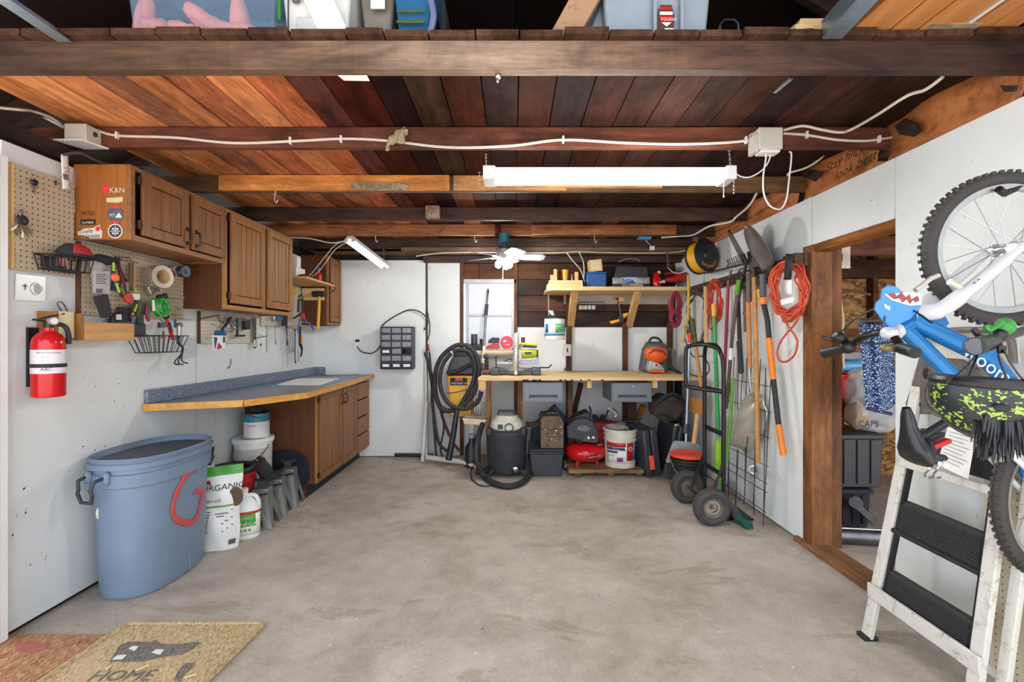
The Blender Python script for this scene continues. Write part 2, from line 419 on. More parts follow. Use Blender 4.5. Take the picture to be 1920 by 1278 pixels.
# ------------------------------------------------------------------ ceiling planks and joists
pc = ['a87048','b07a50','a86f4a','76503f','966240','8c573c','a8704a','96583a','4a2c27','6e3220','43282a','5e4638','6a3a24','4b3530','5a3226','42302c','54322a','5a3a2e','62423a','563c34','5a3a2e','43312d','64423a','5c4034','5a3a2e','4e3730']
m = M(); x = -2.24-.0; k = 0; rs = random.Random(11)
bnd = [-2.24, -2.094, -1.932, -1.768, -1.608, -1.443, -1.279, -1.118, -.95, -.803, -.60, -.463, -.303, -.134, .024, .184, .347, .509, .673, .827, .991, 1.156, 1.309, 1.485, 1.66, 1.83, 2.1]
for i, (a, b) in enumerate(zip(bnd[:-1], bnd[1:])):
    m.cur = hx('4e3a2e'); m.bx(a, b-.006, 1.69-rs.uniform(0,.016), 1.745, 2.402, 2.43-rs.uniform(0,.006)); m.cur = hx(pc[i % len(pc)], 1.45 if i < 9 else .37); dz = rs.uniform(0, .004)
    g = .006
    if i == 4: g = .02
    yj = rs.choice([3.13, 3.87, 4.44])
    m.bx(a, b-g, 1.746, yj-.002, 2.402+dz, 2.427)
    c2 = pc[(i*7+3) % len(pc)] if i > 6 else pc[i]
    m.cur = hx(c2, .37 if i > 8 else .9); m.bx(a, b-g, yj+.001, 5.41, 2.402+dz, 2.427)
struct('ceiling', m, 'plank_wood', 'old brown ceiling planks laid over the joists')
ZJ = 2.295
def joist(i, segs, y, th, lab, h=.106):
    m = M()
    for (x0, x1, c, dy, z0, z1) in segs:
        m.cur = hx(c); m.bx(x0, x1, y+dy, y+dy+th, z0, z1)
    return struct('trim_%d' % i, m, 'joist_wood', lab, bevel=.004)
X0, X1 = -2.5, 2.05
j1c = ['33272280','3a2b25','4a362b','55402f','5a4434','6d5645','907a68','93806f','7d6654','5c4435','4a352b','42302a','3a2a26','3c2b26']; j1c[0] = '332722'  # colour stops along the nearest joist, palest around the middle
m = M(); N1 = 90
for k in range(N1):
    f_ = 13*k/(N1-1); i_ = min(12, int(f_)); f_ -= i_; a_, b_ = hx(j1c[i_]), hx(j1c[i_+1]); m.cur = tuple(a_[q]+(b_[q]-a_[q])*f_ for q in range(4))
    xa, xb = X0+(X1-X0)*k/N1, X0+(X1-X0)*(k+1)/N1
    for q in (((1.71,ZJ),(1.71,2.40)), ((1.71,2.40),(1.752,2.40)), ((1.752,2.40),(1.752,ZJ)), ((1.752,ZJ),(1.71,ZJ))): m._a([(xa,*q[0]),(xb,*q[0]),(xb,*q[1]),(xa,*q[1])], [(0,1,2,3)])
struct('trim_5', m, 'joist_wood', 'dark ceiling joist nearest the camera with a pale middle')
joist(6, [(X0, X1, '6a3f2e', 0, ZJ, 2.40)], 2.40, .042, 'ceiling joist carrying the white cable')
x3 = lambda px: W(px,0,3.11).x
joist(7, [(x3(296), X1, '6b5238', .012, ZJ, 2.40), (x3(411), x3(843), 'd08a48', -.012, ZJ+.004, 2.40), (x3(850), x3(1062), 'b98a58', -.006, ZJ+.004, 2.40), (x3(1026), x3(1241), 'cb9660', -.016, ZJ+.02, 2.385)], 3.11, .03, 'third ceiling joist with newer orange boards nailed on')
joist(8, [(X0, X1, '4a342d', 0, ZJ, 2.40)], 3.855, .042, 'dark fourth ceiling joist')
x5 = lambda px: W(px,0,4.42).x
joist(9, [(X0, x5(928), '9a6642', 0, ZJ, 2.40), (x5(939), x5(1000), '8a5436', 0, ZJ, 2.40), (x5(998), x5(1268), 'a86e46', -.01, ZJ+.006, 2.395), (x5(998), X1, '503a30', .04, ZJ, 2.40)], 4.42, .038, 'fifth ceiling joist of reddish boards')
joist(10, [(X0, X1, '4a3a30', 0, ZJ-.005, 2.40), (-1.2, X1, '6e5844', -.03, ZJ-.04, ZJ+.005)], 5.03, .042, 'last ceiling joist before the back wall')
# ------------------------------------------------------------------ roof over the loft
m = M()
for sx in (-1, 1):
    m.prism([(sx*2.75, -1.0, 2.32), (sx*2.75, 5.5, 2.32), (0, 5.5, 4.0), (0, -1.0, 4.0)], (0,0,.03))
struct('ceiling_roof', m, 'roof_wood', 'dark underside of the roof boards above the loft')
m = M(); m.cur = hx('3a2822')
for sx in (-1, 1):
    for y in (.9, 1.62, 2.34, 3.06):
        m.bar((sx*2.7, y, 2.30), (0, y, 3.95), .045, .12)
struct('trim_11', m, 'joist_wood', 'dark roof rafters above the loft')
m = M(); m.prism([(-2.75,5.45,2.3),(2.75,5.45,2.3),(0,5.45,4.0)], (0,.03,0)); struct('wall_gable', m, 'roof_wood', 'dark gable end above the back wall')
# ------------------------------------------------------------------ room beyond the doorway
def osb():
    t = NT('osb'); t.pbr(.7); v = t.coord()
    vo = t.add('ShaderNodeTexVoronoi'); vo.inputs['Scale'].default_value = 22; t.lk(t.coord(scale=(1,1,2.2), rot=(.4,.3,.5)), vo.inputs['Vector'])
    g = t.add('ShaderNodeSeparateColor'); t.lk(vo.outputs['Color'], g.inputs[0])
    t.base(t.ramp(g.outputs[0], [(0, hx('5a3a1c')), (.5, hx('9a6c3a')), (1, hx('c49656'))]))
osb()
m = M().bx(1.98, 4.6, 4.55, 4.58, 0, 2.5).bx(4.57, 4.6, 1.6, 4.55, 0, 2.5)
wby = struct('wall_beyond', m, 'osb', 'strand board wall of the room beyond the doorway')
m = M(); m.cur = hx('6a4024')
for x in (2.25, 2.93, 3.42, 3.9): m.bx(x, x+.05, 4.46, 4.548, 0, 2.3)
m.bx(2.0, 4.55, 4.45, 4.548, 1.34, 1.40); m.cur = hx('4a3020'); m.bx(2.0, 4.55, 4.40, 4.548, 1.90, 2.06)
m.cur = hx('6e4630'); m.bx(1.98, 4.55, 3.7, 3.76, 1.98, 2.12); m.cur = hx('53392a'); m.bx(1.98, 4.55, 3.2, 3.25, 2.10, 2.24); m.cur = hx('8c6038'); m.bx(1.98, 4.55, 2.6, 2.65, 2.16, 2.3)
m.cur = hx('3a2a20'); m.bx(2.0, 4.6, 1.6, 4.58, 2.32, 2.36)
struct('framing', m, 'joist_wood', parent=wby)
# ------------------------------------------------------------------ camera
cd = bpy.data.cameras.new('camera'); cam = bpy.data.objects.new('camera', cd); COL.objects.link(cam)
cam.location = (0, 0, EYE); cam.rotation_euler = (pi/2, 0, 0)
cd.sensor_width = 36; cd.lens = 36*FP/1920; cd.shift_x = -3/1920; cd.shift_y = -2/1920; cd.clip_start = .05
SC.camera = cam
# ================================================================== LEFT SIDE
wood('oak_z', hx('54321c'), hx('9c6a3e'), 'Z', .9, .42, .6)
wood('oak_y', hx('5a371f'), hx('a67446'), 'Y', .9, .42, .6)
wood('oak_light_z', hx('6a421f'), hx('ad7a43'), 'Z', .9, .42, .6)
wood('oak_light_y', hx('7a5026'), hx('b5854c'), 'Y', .9, .42, .6)
wood('oak_side', hx('7a4118'), hx('b06e34'), 'Z', .55, .4, .7)
wood('oak_dark_z', hx('3a2114'), hx('6b4128'), 'Z', .9, .45, .6)
plain('groove', hx('2a170c'), .7)
plain('brass_dark', hx('4a3a28'), .4, .8)
pegmat('peg_tan', hx('c2b094'), (1, 2), hole=.135); pegmat('peg_white', hx('d4cbb8'), (1, 2)); pegmat('peg_back', hx('bdb8ac'), (0, 2), hole=.13)
def pull(parent, y, z, xf, h=.085):
    m = M(); m.tube(spline([(xf, y, z-h/2), (xf+.022, y, z-h*.36), (xf+.026, y, z), (xf+.022, y, z+h*.36), (xf, y, z+h/2)], 5), .0055, 8)
    for s in (-1, 1): m.ell((xf+.002, y, z+s*h/2), (.006,.009,.014), 10, 6)
    put('handle', m, 'brass_dark', parent, label='dark metal bail handle')
def cab_door(t, y0, y1, z0, z1, xf, mz, my, hy=None, hz=None, planks=3, hinge=None):
    f = M(); w = .055; g = .004
    f.bx(xf, xf+.02, y0, y0+w, z0, z1).bx(xf, xf+.02, y1-w, y1, z0, z1).bx(xf, xf+.02, y0+w, y1-w, z0, z0+w).bx(xf, xf+.02, y0+w, y1-w, z1-w, z1)
    d = put('door', f, mz, t, bevel=.004)
    p = M(); a, b = y0+w+.004, y1-w-.004; pw = (b-a)/planks
    for i in range(planks): p.bx(xf+.003, xf+.013, a+i*pw+.0025, a+(i+1)*pw-.0025, z0+w+.004, z1-w-.004)
    put('panel', p, mz, d, bevel=.003)
    put('panel_backing', M().bx(xf+.0005, xf+.004, y0+w, y1-w, z0+w, z1-w), 'groove', d)
    if hy is not None: pull(d, hy, hz, xf+.02)
    if hinge is not None:
        for z in (z0+.05, z1-.05): put('hinge', M().cyl((xf+.012, hinge, z-.022), (xf+.012, hinge, z+.022), .006, n=10).bx(xf+.001, xf+.006, hinge-.014, hinge+.014, z-.02, z+.02), 'brass_dark', d)
    return d
def carcass(t, y0, y1, z0, z1, xf, mats, stile=.03, mid=None, toe=0):
    m = M(); x0 = XL+.003
    put('side_panel', M().bx(x0, xf-.02, y0, y0+.016, z0, z1), mats[0], t, bevel=.001); put('side_panel', M().bx(x0, xf-.02, y1-.016, y1, z0, z1), mats[0], t, bevel=.001)
    put('bottom_panel', M().bx(x0, xf-.02, y0+.016, y1-.016, z0+.008, z0+.024), mats[1], t)
    put('top_panel', M().bx(x0, xf-.02, y0+.016, y1-.016, z1-.02, z1-.004), mats[1], t)
    put('back_panel', M().bx(x0, x0+.006, y0+.016, y1-.016, z0+.024, z1-.02), mats[1], t)
    f = M(); f.bx(xf-.02, xf, y0, y0+stile, z0, z1).bx(xf-.02, xf, y1-stile, y1, z0, z1)
    f.bx(xf-.02, xf, y0+stile, y1-stile, z0, z0+stile).bx(xf-.02, xf, y0+stile, y1-stile, z1-.022, z1)
    for ym in ([mid] if isinstance(mid, float) else mid or []): f.bx(xf-.02, xf, ym-.018, ym+.018, z0+stile, z1-.022)
    put('face_frame', f, mats[2], t, bevel=.002)
XF = -1.93
# upper cabinet with stickers
t = thing('wall_cabinet', 'short oak wall cabinet with stickers on its side above the pegboard', 'cabinet', (XL+.15, 2.75, 1.815))
carcass(t, 2.365, 3.128, 1.815, 2.195, XF, ('oak_side', 'oak_y', 'oak_y'), mid=2.78)
cab_door(t, 2.425, 2.765, 1.85, 2.178, XF, 'oak_z', 'oak_y', 2.745, 1.915, 3, hinge=2.405)
cab_door(t, 2.80, 3.125, 1.85, 2.178, XF, 'oak_z', 'oak_y', 2.825, 1.915, 3)
S = lambda px, py, o=.002: W(px, py, 2.365-o)
def disc(px, py, r, o=.002, n=28): return M().prism([S(px, py, o)+V((r*cos(2*pi*i/n), 0, r*sin(2*pi*i/n))) for i in range(n)], (0, -.001, 0))
plain('navy', hx('242a44'), .5); plain('slate', hx('50586a'), .5); plain('sticker_red', hx('d8382c'), .5); plain('sticker_white', hx('dcd6cc'), .5); plain('tape_tan', hx('d8c79c'), .6)
def sticker(m, mat, parent=t, lab=None): return put('sticker', m, mat, parent, smooth=False, label=lab)
def quad(*pp, o=.002): return M().prism([S(a, b, o) for a, b in pp], (0, -.001, 0))
def stxt(par, s, px, py, size, mat, o=.0035, xd=(1,0,0), al='LEFT'): return put('lettering', M().text(s, S(px, py, o), xd, Z_, size, .0006, al), mat, par, smooth=False)
s1 = sticker(quad((192,348),(207,348),(204,361),(192,361)), 'sticker_red', lab='red and white air filter sticker'); stxt(s1, 'K&N', 205, 361, .038, 'sticker_white')
m = M().tube([S(192,361,.003), S(212,361,.003)], .0015, 6)
sticker(quad((200,371),(231,369),(230,378),(219,380),(200,379)), 'tape_tan', lab='torn strip of masking tape')
s2 = sticker(disc(216, 402, .040), 'slate', lab='round grey mountain sticker'); put('lettering', M().text('MT.', S(205,406,.0035), X_, Z_, .022).prism([S(216,408,.0035), S(229,408,.0035), S(223,398,.0035)], (0,-.0008,0)), 'sticker_white', s2, smooth=False)
for ya, yb in ((390,386),(414,418)): put('banner', M().prism([S(206,ya,.0035), S(226,ya,.0035), S(223,yb,.0035), S(209,yb,.0035)], (0,-.0008,0)), 'sticker_red', s2, smooth=False)
s3 = sticker(disc(216, 433, .037), 'sticker_white', lab='round white and navy quartered sticker'); put('emblem', disc(216, 433, .031, .0035), 'navy', s3, smooth=False)
m = M()
for a, b in ((0,0),(pi/2,0)): m.box(S(216,433,.0052), (.05 if a == 0 else .004, .001, .004 if a == 0 else .05))
for a in (.8, 2.35, 3.95, 5.5): m.box(S(216,433,.0052)+V((.016*cos(a),0,.016*sin(a))), (.011,.001,.008))
put('cross', m, 'sticker_white', s3, smooth=False)
stxt(t, 'PETZL', 153, 403, .026, 'ink', .0015)
s4 = sticker(quad((151,411),(179,411),(179,421),(151,421)), 'ink', lab='small black badge sticker'); stxt(s4, 'CLIMBER', 153, 419, .016, 'sticker_white')
s5 = sticker(quad((146,434),(160,428),(175,427),(188,421),(189,430),(192,433),(191,446),(170,447),(158,441),(146,441)), 'sticker_white', lab='white cut out script sticker'); stxt(s5, 'Totally', 148, 438, .026, 'ink', xd=(1,0,.12)); stxt(s5, 'SHARP', 161, 446, .025, 'ink')
put('mark', M().prism([S(180,426,.0035), S(188,424,.0035), S(186,433,.0035), S(179,432,.0035)], (0,-.0008,0)), 'sticker_red', s5, smooth=False)
# tall cabinet
t = thing('wall_cabinet', 'tall light oak wall cabinet with two beadboard doors beside the stickered one', 'cabinet', (XL+.15, 3.6, 1.518))
carcass(t, 3.135, 4.085, 1.518, 2.195, XF, ('oak_dark_z', 'oak_y', 'oak_light_y'), mid=3.635)
cab_door(t, 3.185, 3.615, 1.56, 2.178, XF, 'oak_light_z', 'oak_y', None, None, 5, hinge=3.165)
cab_door(t, 3.655, 4.06, 1.56, 2.178, XF, 'oak_light_z', 'oak_y', None, None, 5)
# corner cabinet
t = thing('wall_cabinet', 'narrow oak wall cabinet in the back left corner', 'cabinet', (XL+.15, 5.05, 1.465))
carcass(t, 4.88, 5.235, 1.465, 2.19, XF, ('oak_dark_z', 'oak_y', 'oak_y'))
cab_door(t, 4.92, 5.205, 1.50, 2.17, XF, 'oak_z', 'oak_y', 4.94, 1.86, 2)
# small shelf between them
m = M().bx(XL+.004, -1.855, 4.20, 4.872, 1.862, 1.880)
solo('shelf_board', 'bare plywood shelf between the tall and the corner cabinets', 'shelf', m, 'pine_y')
t = thing('wood_board', 'pale board under the plywood shelf that the mallet hangs from', 'board', (-2.05, 4.865, 1.72))
put('board', M().bx(-2.19, -1.965, 4.85, 4.876, 1.72, 1.845), 'pine_x', t, bevel=.002)
# boxes on the small shelf
p = W(553, 520, 4.45)
t = thing('carton', 'white carton standing on the plywood shelf behind the tall cabinet', 'box', (p.x-.05, 4.45, 1.881))
put('carton_body', M().bx(-2.16, W(559,0,4.4).x, 4.36, 4.55, 1.881, 1.99), 'white_plastic', t, bevel=.003)
put('carton_flap', M().bx(-2.16, W(555,0,4.4).x, 4.42, 4.50, 1.992, 2.10), 'paper', t, bevel=.002)
t = thing('spray_bottle', 'red and blue bottle lying on the plywood shelf', 'bottle', (-1.94, 4.72, 1.881))
put('bottle_body', M().lathe([(.02,0),(.028,.004),(.028,.075),(.012,.10),(.012,.115)], 14, (-1.95,4.70,1.881)), 'red_plastic', t); put('cap', M().cyl((-1.95,4.70,1.997), (-1.95,4.70,2.03), .014), 'blue_plastic', t)
solo('rag', 'dark red rag crumpled on the plywood shelf edge', 'rag', M().ell((-1.97,4.45,1.905),(.06,.09,.024),14,8).blob(.012, 18), plain('maroon_cloth', hx('6a1f22'), .9))
# ------------------------------------------------------------------ base cabinet and worktop
t = thing('base_cabinet', 'oak base cabinet with two doors and four drawers under the blue worktop', 'cabinet', (-1.9, 4.55, 0))
XB = -1.62
m = M().prism([(XL+.003,3.87,0),(XB-.1,3.87,0),(XB-.1,3.87,.125),(XB-.02,3.87,.125),(XB-.02,3.87,.885),(XL+.003,3.87,.885)], (0,.018,0))
put('side_panel', m, 'oak_dark_z', t); put('side_panel', M().bx(XL+.003, XB-.02, 5.215, 5.235, .125, .885), 'oak_dark_z', t)
put('toe_kick', M().bx(-1.735, -1.72, 3.888, 5.235, 0, .122), plain('toe', hx('20242c'), .6), t)
put('bottom_panel', M().bx(XL+.003, XB-.02, 3.888, 5.215, .126, .142), 'oak_y', t)
f = M()
for a, b in ((3.87,3.90), (4.395,4.425), (4.80,4.83), (5.205,5.235)): f.bx(XB-.02, XB, a, b, .125, .885)
for a, b in ((3.90,4.395), (4.425,4.80), (4.83,5.205)): f.bx(XB-.02, XB, a, b, .125, .15).bx(XB-.02, XB, a, b, .86, .885)
put('face_frame', f, 'oak_light_z', t, bevel=.002)
cab_door(t, 3.90, 4.395, .14, .865, XB, 'oak_z', 'oak_y', 4.36, .76, 4, hinge=3.885)
cab_door(t, 4.425, 4.80, .14, .865, XB, 'oak_z', 'oak_y', 4.455, .76, 3)
for k in range(4):
    z0 = .14+.183*k; d = put('drawer', M().bx(XB, XB+.02, 4.832, 5.208, z0, z0+.172), 'oak_z', t, bevel=.008)
def laminate():
    q = NT('laminate'); q.pbr(.35, 0, .5); v = q.coord()
    a = q.noise(v, 170, 2, .6); b = q.noise(v, 3, 4, .6)
    c = q.ramp(a, [(.34, hx('39465a')), (.5, hx('5f6c80')), (.64, hx('a3aebd'))])
    q.base(q.mix(q.math('MULTIPLY', q.math('GREATER_THAN', b, .55), .35), c, hx('8a8a8c')))
laminate()
ZC = .925
A, B_, C_, E_ = (-2.19, 2.82), (-1.727, 2.998), (-1.515, 3.434), (-1.575, 5.245)
t = thing('worktop', 'long blue speckled laminate worktop with a yellow wood edge', 'worktop', (-1.9, 4.1, .885))
top = [(-2.217, 2.815), A, B_, C_, E_, (-2.217, 5.245)]
put('slab', M().prism([(x, y, ZC-.038) for x, y in top], (0,0,.038)), 'laminate', t)
wood('edge_wood', hx('a8701f'), hx('e0ab58'), 'Y', .7, .4)
e = M()
for (p, q) in zip([(-2.217,2.812), B_, C_], [B_, C_, E_]):
    p, q = V((*p, ZC-.019)), V((*q, ZC-.019)); n = (q-p).cross(Z_).normalized()
    e.bar(p+n*.008, q+n*.008, .016, .042)
put('edge_band', e, 'edge_wood', t)
put('backsplash', M().bx(-2.217, -2.195, 2.815, 5.245, ZC, 1.01).bx(-2.195, -2.10, 5.225, 5.247, ZC, 1.01), 'laminate', t, bevel=.004)
m = M().prism([W(520,719,3.99).xy.to_3d()+V((0,0,ZC+.002)), W(598,719.5,3.95).xy.to_3d()+V((0,0,ZC+.002)), W(636,709,4.62).xy.to_3d()+V((0,0,ZC+.002)), W(560,710,4.62).xy.to_3d()+V((0,0,ZC+.002))], (0,0,.006))
solo('panel_offcut', 'flat white board lying on the blue worktop', 'board', m, 'paper')
pts = [(W(px,0,d).x, d, ZC+.006) for px, d in ((605,4.95),(603,5.02),(611,5.05),(613,4.98),(606,4.97),(622,5.0),(640,5.06),(655,5.1),(668,5.16),(672,5.2))]
solo('wire_scrap', 'loose brown wire lying on the back end of the worktop', 'wire', M().tube(spline(pts, 6), .004, 6), plain('wire_brown', hx('7c6a55'), .6))
# ------------------------------------------------------------------ pegboards
def peg(lab, y0, y1, z0, z1, mat, edge=None, loc='pegboard'):
    t = thing('pegboard', lab, 'pegboard', (XL+.01, (y0+y1)/2, z0))
    b = put('board', M().bx(XL+.012, XL+.018, y0, y1, z0, z1), mat, t)
    for ya in (y0+.01, y1-.03): put('batten', M().bx(XL, XL+.012, ya, ya+.02, z0+.01, z1-.01), 'pine_z', t)
    if edge: put('edge_strip', M().bx(XL+.001, XL+.022, y0-.012, y0-.001, z0, z1), edge, t, bevel=.002)
    return t
peg('tan pegboard with a pale wood edge hanging above the fire extinguisher', 2.07, 2.352, 1.622, 2.09, 'peg_tan', 'pine_z')
peg('pegboard under the stickered cabinet crowded with tools and tape', 2.387, 3.13, 1.44, 1.81, 'peg_tan', 'oak_dark_z')
peg('pegboard under the tall cabinet holding clamps and a square', 3.30, 3.98, 1.285, 1.512, 'peg_white', 'oak_dark_z')
peg('pegboard beside the corner cabinet with hanging wrenches', 4.10, 4.87, 1.43, 1.85, 'peg_white')
# ------------------------------------------------------------------ near pegboard items
plain('gold', hx('7d6c4e'), .5, .5)
def keys(lab, px, py, n, sz, fob):
    c = L(px, py, .03); t = thing('key_ring', lab, 'keys', c)
    put('hook', M().tube(spline([L(px,py-15*sz,.012), L(px,py-13*sz,.035), L(px,py-9*sz,.04), L(px,py-11*sz,.055)], 4), .0022, 6), 'steel', t)
    put('ring', M().torus(L(px,py-6*sz,.038), .014*sz, .0014, (1,.4,0), 18, 6), 'steel', t)
    put('fob', M().ell(L(px,py+2*sz,.038), (.009,.022*sz,.020*sz), 12, 8), fob, t)
    for i in range(n):
        a = (i-(n-1)/2)*.42; o = L(px, py+6*sz, .036+.004*(i%2)); d = V((0, sin(a), -cos(a)))
        m = M().bar(o, o+d*.052*sz, .009, .0022, (1,0,0)); m.ell(o+d*.006, (.002,.011,.011), 10, 6)
        put('key', m, 'gold' if i % 2 else 'steel', t)
keys('single small key with black fob at the top of the tan pegboard', 64, 340, 1, .8, 'black_plastic')
keys('bunch of keys with black fob hanging low on the tan pegboard', 42, 410, 5, 1.25, 'black_plastic')
t = thing('key_ring', 'thin pair of keys hanging at the right edge of the tan pegboard', 'keys', L(106,340,.03))
put('ring', M().torus(L(104,336,.034), .012, .0013, (1,.4,0), 16, 6), 'steel', t); put('key', M().bar(L(104,338,.034), L(105,347,.034), .009, .002, (1,0,0)), 'dark_steel', t)
t = thing('tag_strip', 'long white hang tag with a grey square drooping beside the stickered cabinet', 'tag', L(122,350,.05))
m = M().grid(lambda u, v: L(114+14*u+3*v, 290+64*v, .055+.05*(v-.6)**2+.004*sin(u*3)), 4, 10)
put('tag_body', m, 'paper', t, solid=.001)
put('grey_square', M().prism([L(118,325,.063), L(127,327,.063), L(128,338,.063), L(119,336,.063)], (.001,0,0)), plain('print_grey', hx('6e6a70'), .7), t, smooth=False)
put('print', M().text('2 4 1', L(119,312,.066), (0,.25,-1), (0,1,.3), .022), plain('print_grey', hx('6e6a70'), .7), t, smooth=False)
t = thing('plastic_bag', 'clear crumpled plastic strip hanging beside the stickered cabinet', 'bag', L(139,345,.05))
def clearmat():
    q = NT('clear_plastic'); q.pbr(.12, 0, .6); q.base(hx('e8eaec')); q.b.inputs['Alpha'].default_value = .38
    q2 = NT('clear_bin'); q2.pbr(.1, 0, .6); q2.base(hx('9fc0e0')); q2.b.inputs['Alpha'].default_value = .26
    q3 = NT('clear_glass'); q3.pbr(.05, 0, .6); q3.base(hx('cfd4d8')); q3.b.inputs['Alpha'].default_value = .3
clearmat()
put('film', M().grid(lambda u, v: L(133+8*u, 322+80*v, .03+.02*sin(v*11+u*4)+.012*sin(u*9)), 5, 16), 'clear_plastic', t)
def basket(lab, pts_top, drop, shrink, nb, r=.0022, mat='black_plastic', ns=3):
    """wire basket: four top corners, tapering down"""
    c = sum((V(p) for p in pts_top), V((0,0,0)))/4; t = thing('wire_basket', lab, 'basket', c-V((0,0,drop)))
    T_ = [V(p) for p in pts_top]; Bt = [c+(p-c)*shrink-V((0,0,drop)) for p in T_]
    m = M().tube(T_, r*1.5, 6, True).tube(Bt, r*1.2, 6, True); put('rim', m, mat, t)
    w = M()
    for k in range(4):
        a, b, p, q = T_[k], T_[(k+1)%4], Bt[k], Bt[(k+1)%4]; n = nb if k % 2 == 0 else ns
        for i in range(n+1): u = i/n; w.tube([a.lerp(b, u), p.lerp(q, u)], r, 6)
        if k == 0:
            for i in range(n+1): u = i/n; w.tube([p.lerp(q, u), Bt[3].lerp(Bt[2], u)], r, 6)
    put('wires', w, mat, t); return t
def lwb(px0, px1, py0, py1, depth):
    return [L(px0,py0,.025), L(px1,py1,.025), L(px1,py1,.025)+V((depth,0,0)), L(px0,py0,.025)+V((depth,0,0))]
def basket_box(y0, y1, z, dx): return [(XL+.022+dx,y0,z), (XL+.022+dx,y1,z), (XL+.022,y1,z), (XL+.022,y0,z)]
basket('small black wire basket on the near pegboard with a cap on it', basket_box(2.15, 2.335, 1.705, .11), .065, .86, 6)
plain('tool_red_cloth', hx('a3242c'), .8); plain('charcoal_cloth', hx('2c2d33'), .9)
t = thing('cap', 'charcoal and red trucker cap resting in the wire basket on the near pegboard', 'cap', (XL+.08, 2.27, 1.71))
q = Matrix.Rotation(radians(0), 3, 'Z')
put('crown', M().ell((XL+.09,2.275,1.712), (.058,.078,.065), 20, 8, z0=0.0).blob(.006, 22), 'charcoal_cloth', t)
put('front_panel', M().grid(lambda u, v: V((XL+.092+.061*cos(1.1*(2*u-1)+.35)*cos(.15+1.0*v), 2.275+.081*sin(1.1*(2*u-1)+.35)*cos(.15+1.0*v), 1.712+.068*sin(.15+1.0*v))), 10, 8), 'tool_red_cloth', t, solid=.003)
put('brim', M().grid(lambda u, v: V((XL+.035+.10*v, 2.22-.085*sin(pi*(.08+.84*v))*u, 1.712-.02*u)), 8, 12), 'charcoal_cloth', t, solid=.004)
t = thing('battery_pack', 'red and black tool battery inside the wire basket', 'battery', (XL+.08, 2.19, 1.65))
put('case', M().bx(XL+.035, XL+.115, 2.165, 2.215, 1.648, 1.698), 'black_plastic', t, bevel=.005); put('stripes', M().bx(XL+.1155, XL+.117, 2.170,2.178,1.655,1.695).bx(XL+.1155, XL+.117, 2.186,2.194,1.655,1.695).bx(XL+.1155, XL+.117, 2.202,2.21,1.655,1.695), 'red_plastic', t)
# big outlet plate
t = thing('outlet_plate', 'steel wall plate with a round range outlet above the fire extinguisher', 'outlet', L(57,540,.002))
pl = [L(28,512,.003), L(85,518,.003), L(84,566,.003), L(27,563,.003)]
put('plate', M().prism(pl, (.004,0,0)), plain('brushed_plate', hx('d6d6d4'), .35, .3, var=.03), t, bevel=.002)
put('receptacle', M().cyl(L(68,541,.007), L(68,541,.012), .021), plain('outlet_grey', hx('9a948c'), .5), t)
put('mount_ring', M().torus(L(68,541,.009), .023, .002, (1,0,0), 24, 6, sx=1.2), 'steel', t)
m = M(); c = L(47,536,.008); m.box(c, (.002,.022,.006)).box(c+V((0,0,-.004)), (.002,.008,.028)); put('switch_slot', m, 'outlet_grey', t)
# fire extinguisher
c = L(91, 745, .075); d = c.y; x = c.x
zb, zt = W(0,744,d).z, W(0,622,d).z
t = thing('fire_extinguisher', 'red fire extinguisher strapped to the left wall', 'fire extinguisher', (x, d, zb))
put('cylinder', M().lathe([(.05,0),(.058,.004),(.0605,.012),(.0605,zt-zb-.055),(.056,zt-zb-.03),(.042,zt-zb-.008),(.022,zt-zb+.004),(.020,zt-zb+.02)], 32, (x,d,zb)), 'red_gloss', t)
lab_ = put('label_wrap', M().lathe([(.0612,W(0,686,d).z-zb),(.0612,W(0,655,d).z-zb)], 40, (x,d,zb)).lathe([(.0612,W(0,699,d).z-zb),(.0612,W(0,688,d).z-zb)], 40, (x,d,zb)), plain('label_white', hx('e2d9de'), .4, var=.02), t)
def cyltxt(txt, xc, yc, r, z, a, size):
    m = M().text(txt, (0,0,0), (1,0,0), (0,0,1), size, 0.0)
    for i, p in enumerate(m.v): th = a+p.x/r; m.v[i] = V((xc+r*cos(th), yc+r*sin(th), z+p.z))
    return m
m = cyltxt('ABC', x, d, .0618, W(0,694,d).z, -1.25, .022); m2 = cyltxt('FIRE EXTINGUISHER', x, d, .0618, W(0,662,d).z, -1.5, .010)
m.v += []; o = len(m.v); m._a(m2.v, m2.f)
for k in range(4): q = cyltxt('= == = ==', x, d, .0618, W(0,668+4*k,d).z, -1.3, .008); m._a(q.v, q.f)
put('label_print', m, 'ink', lab_, smooth=False)
put('strap', M().lathe([(.0625,W(0,688,d).z-zb),(.0635,W(0,684.5,d).z-zb),(.0625,W(0,681,d).z-zb)], 40, (x,d,zb)), 'black_rubber', t)
put('wall_bracket', M().bx(XL+.002, XL+.014, d-.03, d+.03, zb+.05, zt+.02).bx(XL+.002, XL+.03, d-.028, d+.028, W(0,700,d).z, W(0,676,d).z), 'black_plastic', t)
v0 = V((x, d, zt+.02))
m = M().cyl(v0, v0+V((0,0,.025)), .018); m.bar(v0+V((.0,-.065,.035)), v0+V((0,.02,.022)), .022, .008); m.bar(v0+V((0,-.035,.04)), v0+V((.01,.06,.068)), .022, .007)
put('lever_valve', m, 'black_plastic', t, bevel=.002)
put('gauge', M().cyl(v0+V((.014,.0,.03)), v0+V((.034,-.01,.03)), .017), 'sticker_white', t)
put('gauge_ring', M().torus(v0+V((.034,-.01,.03)), .017, .003, (.9,-.4,0), 20, 6), 'steel', t)
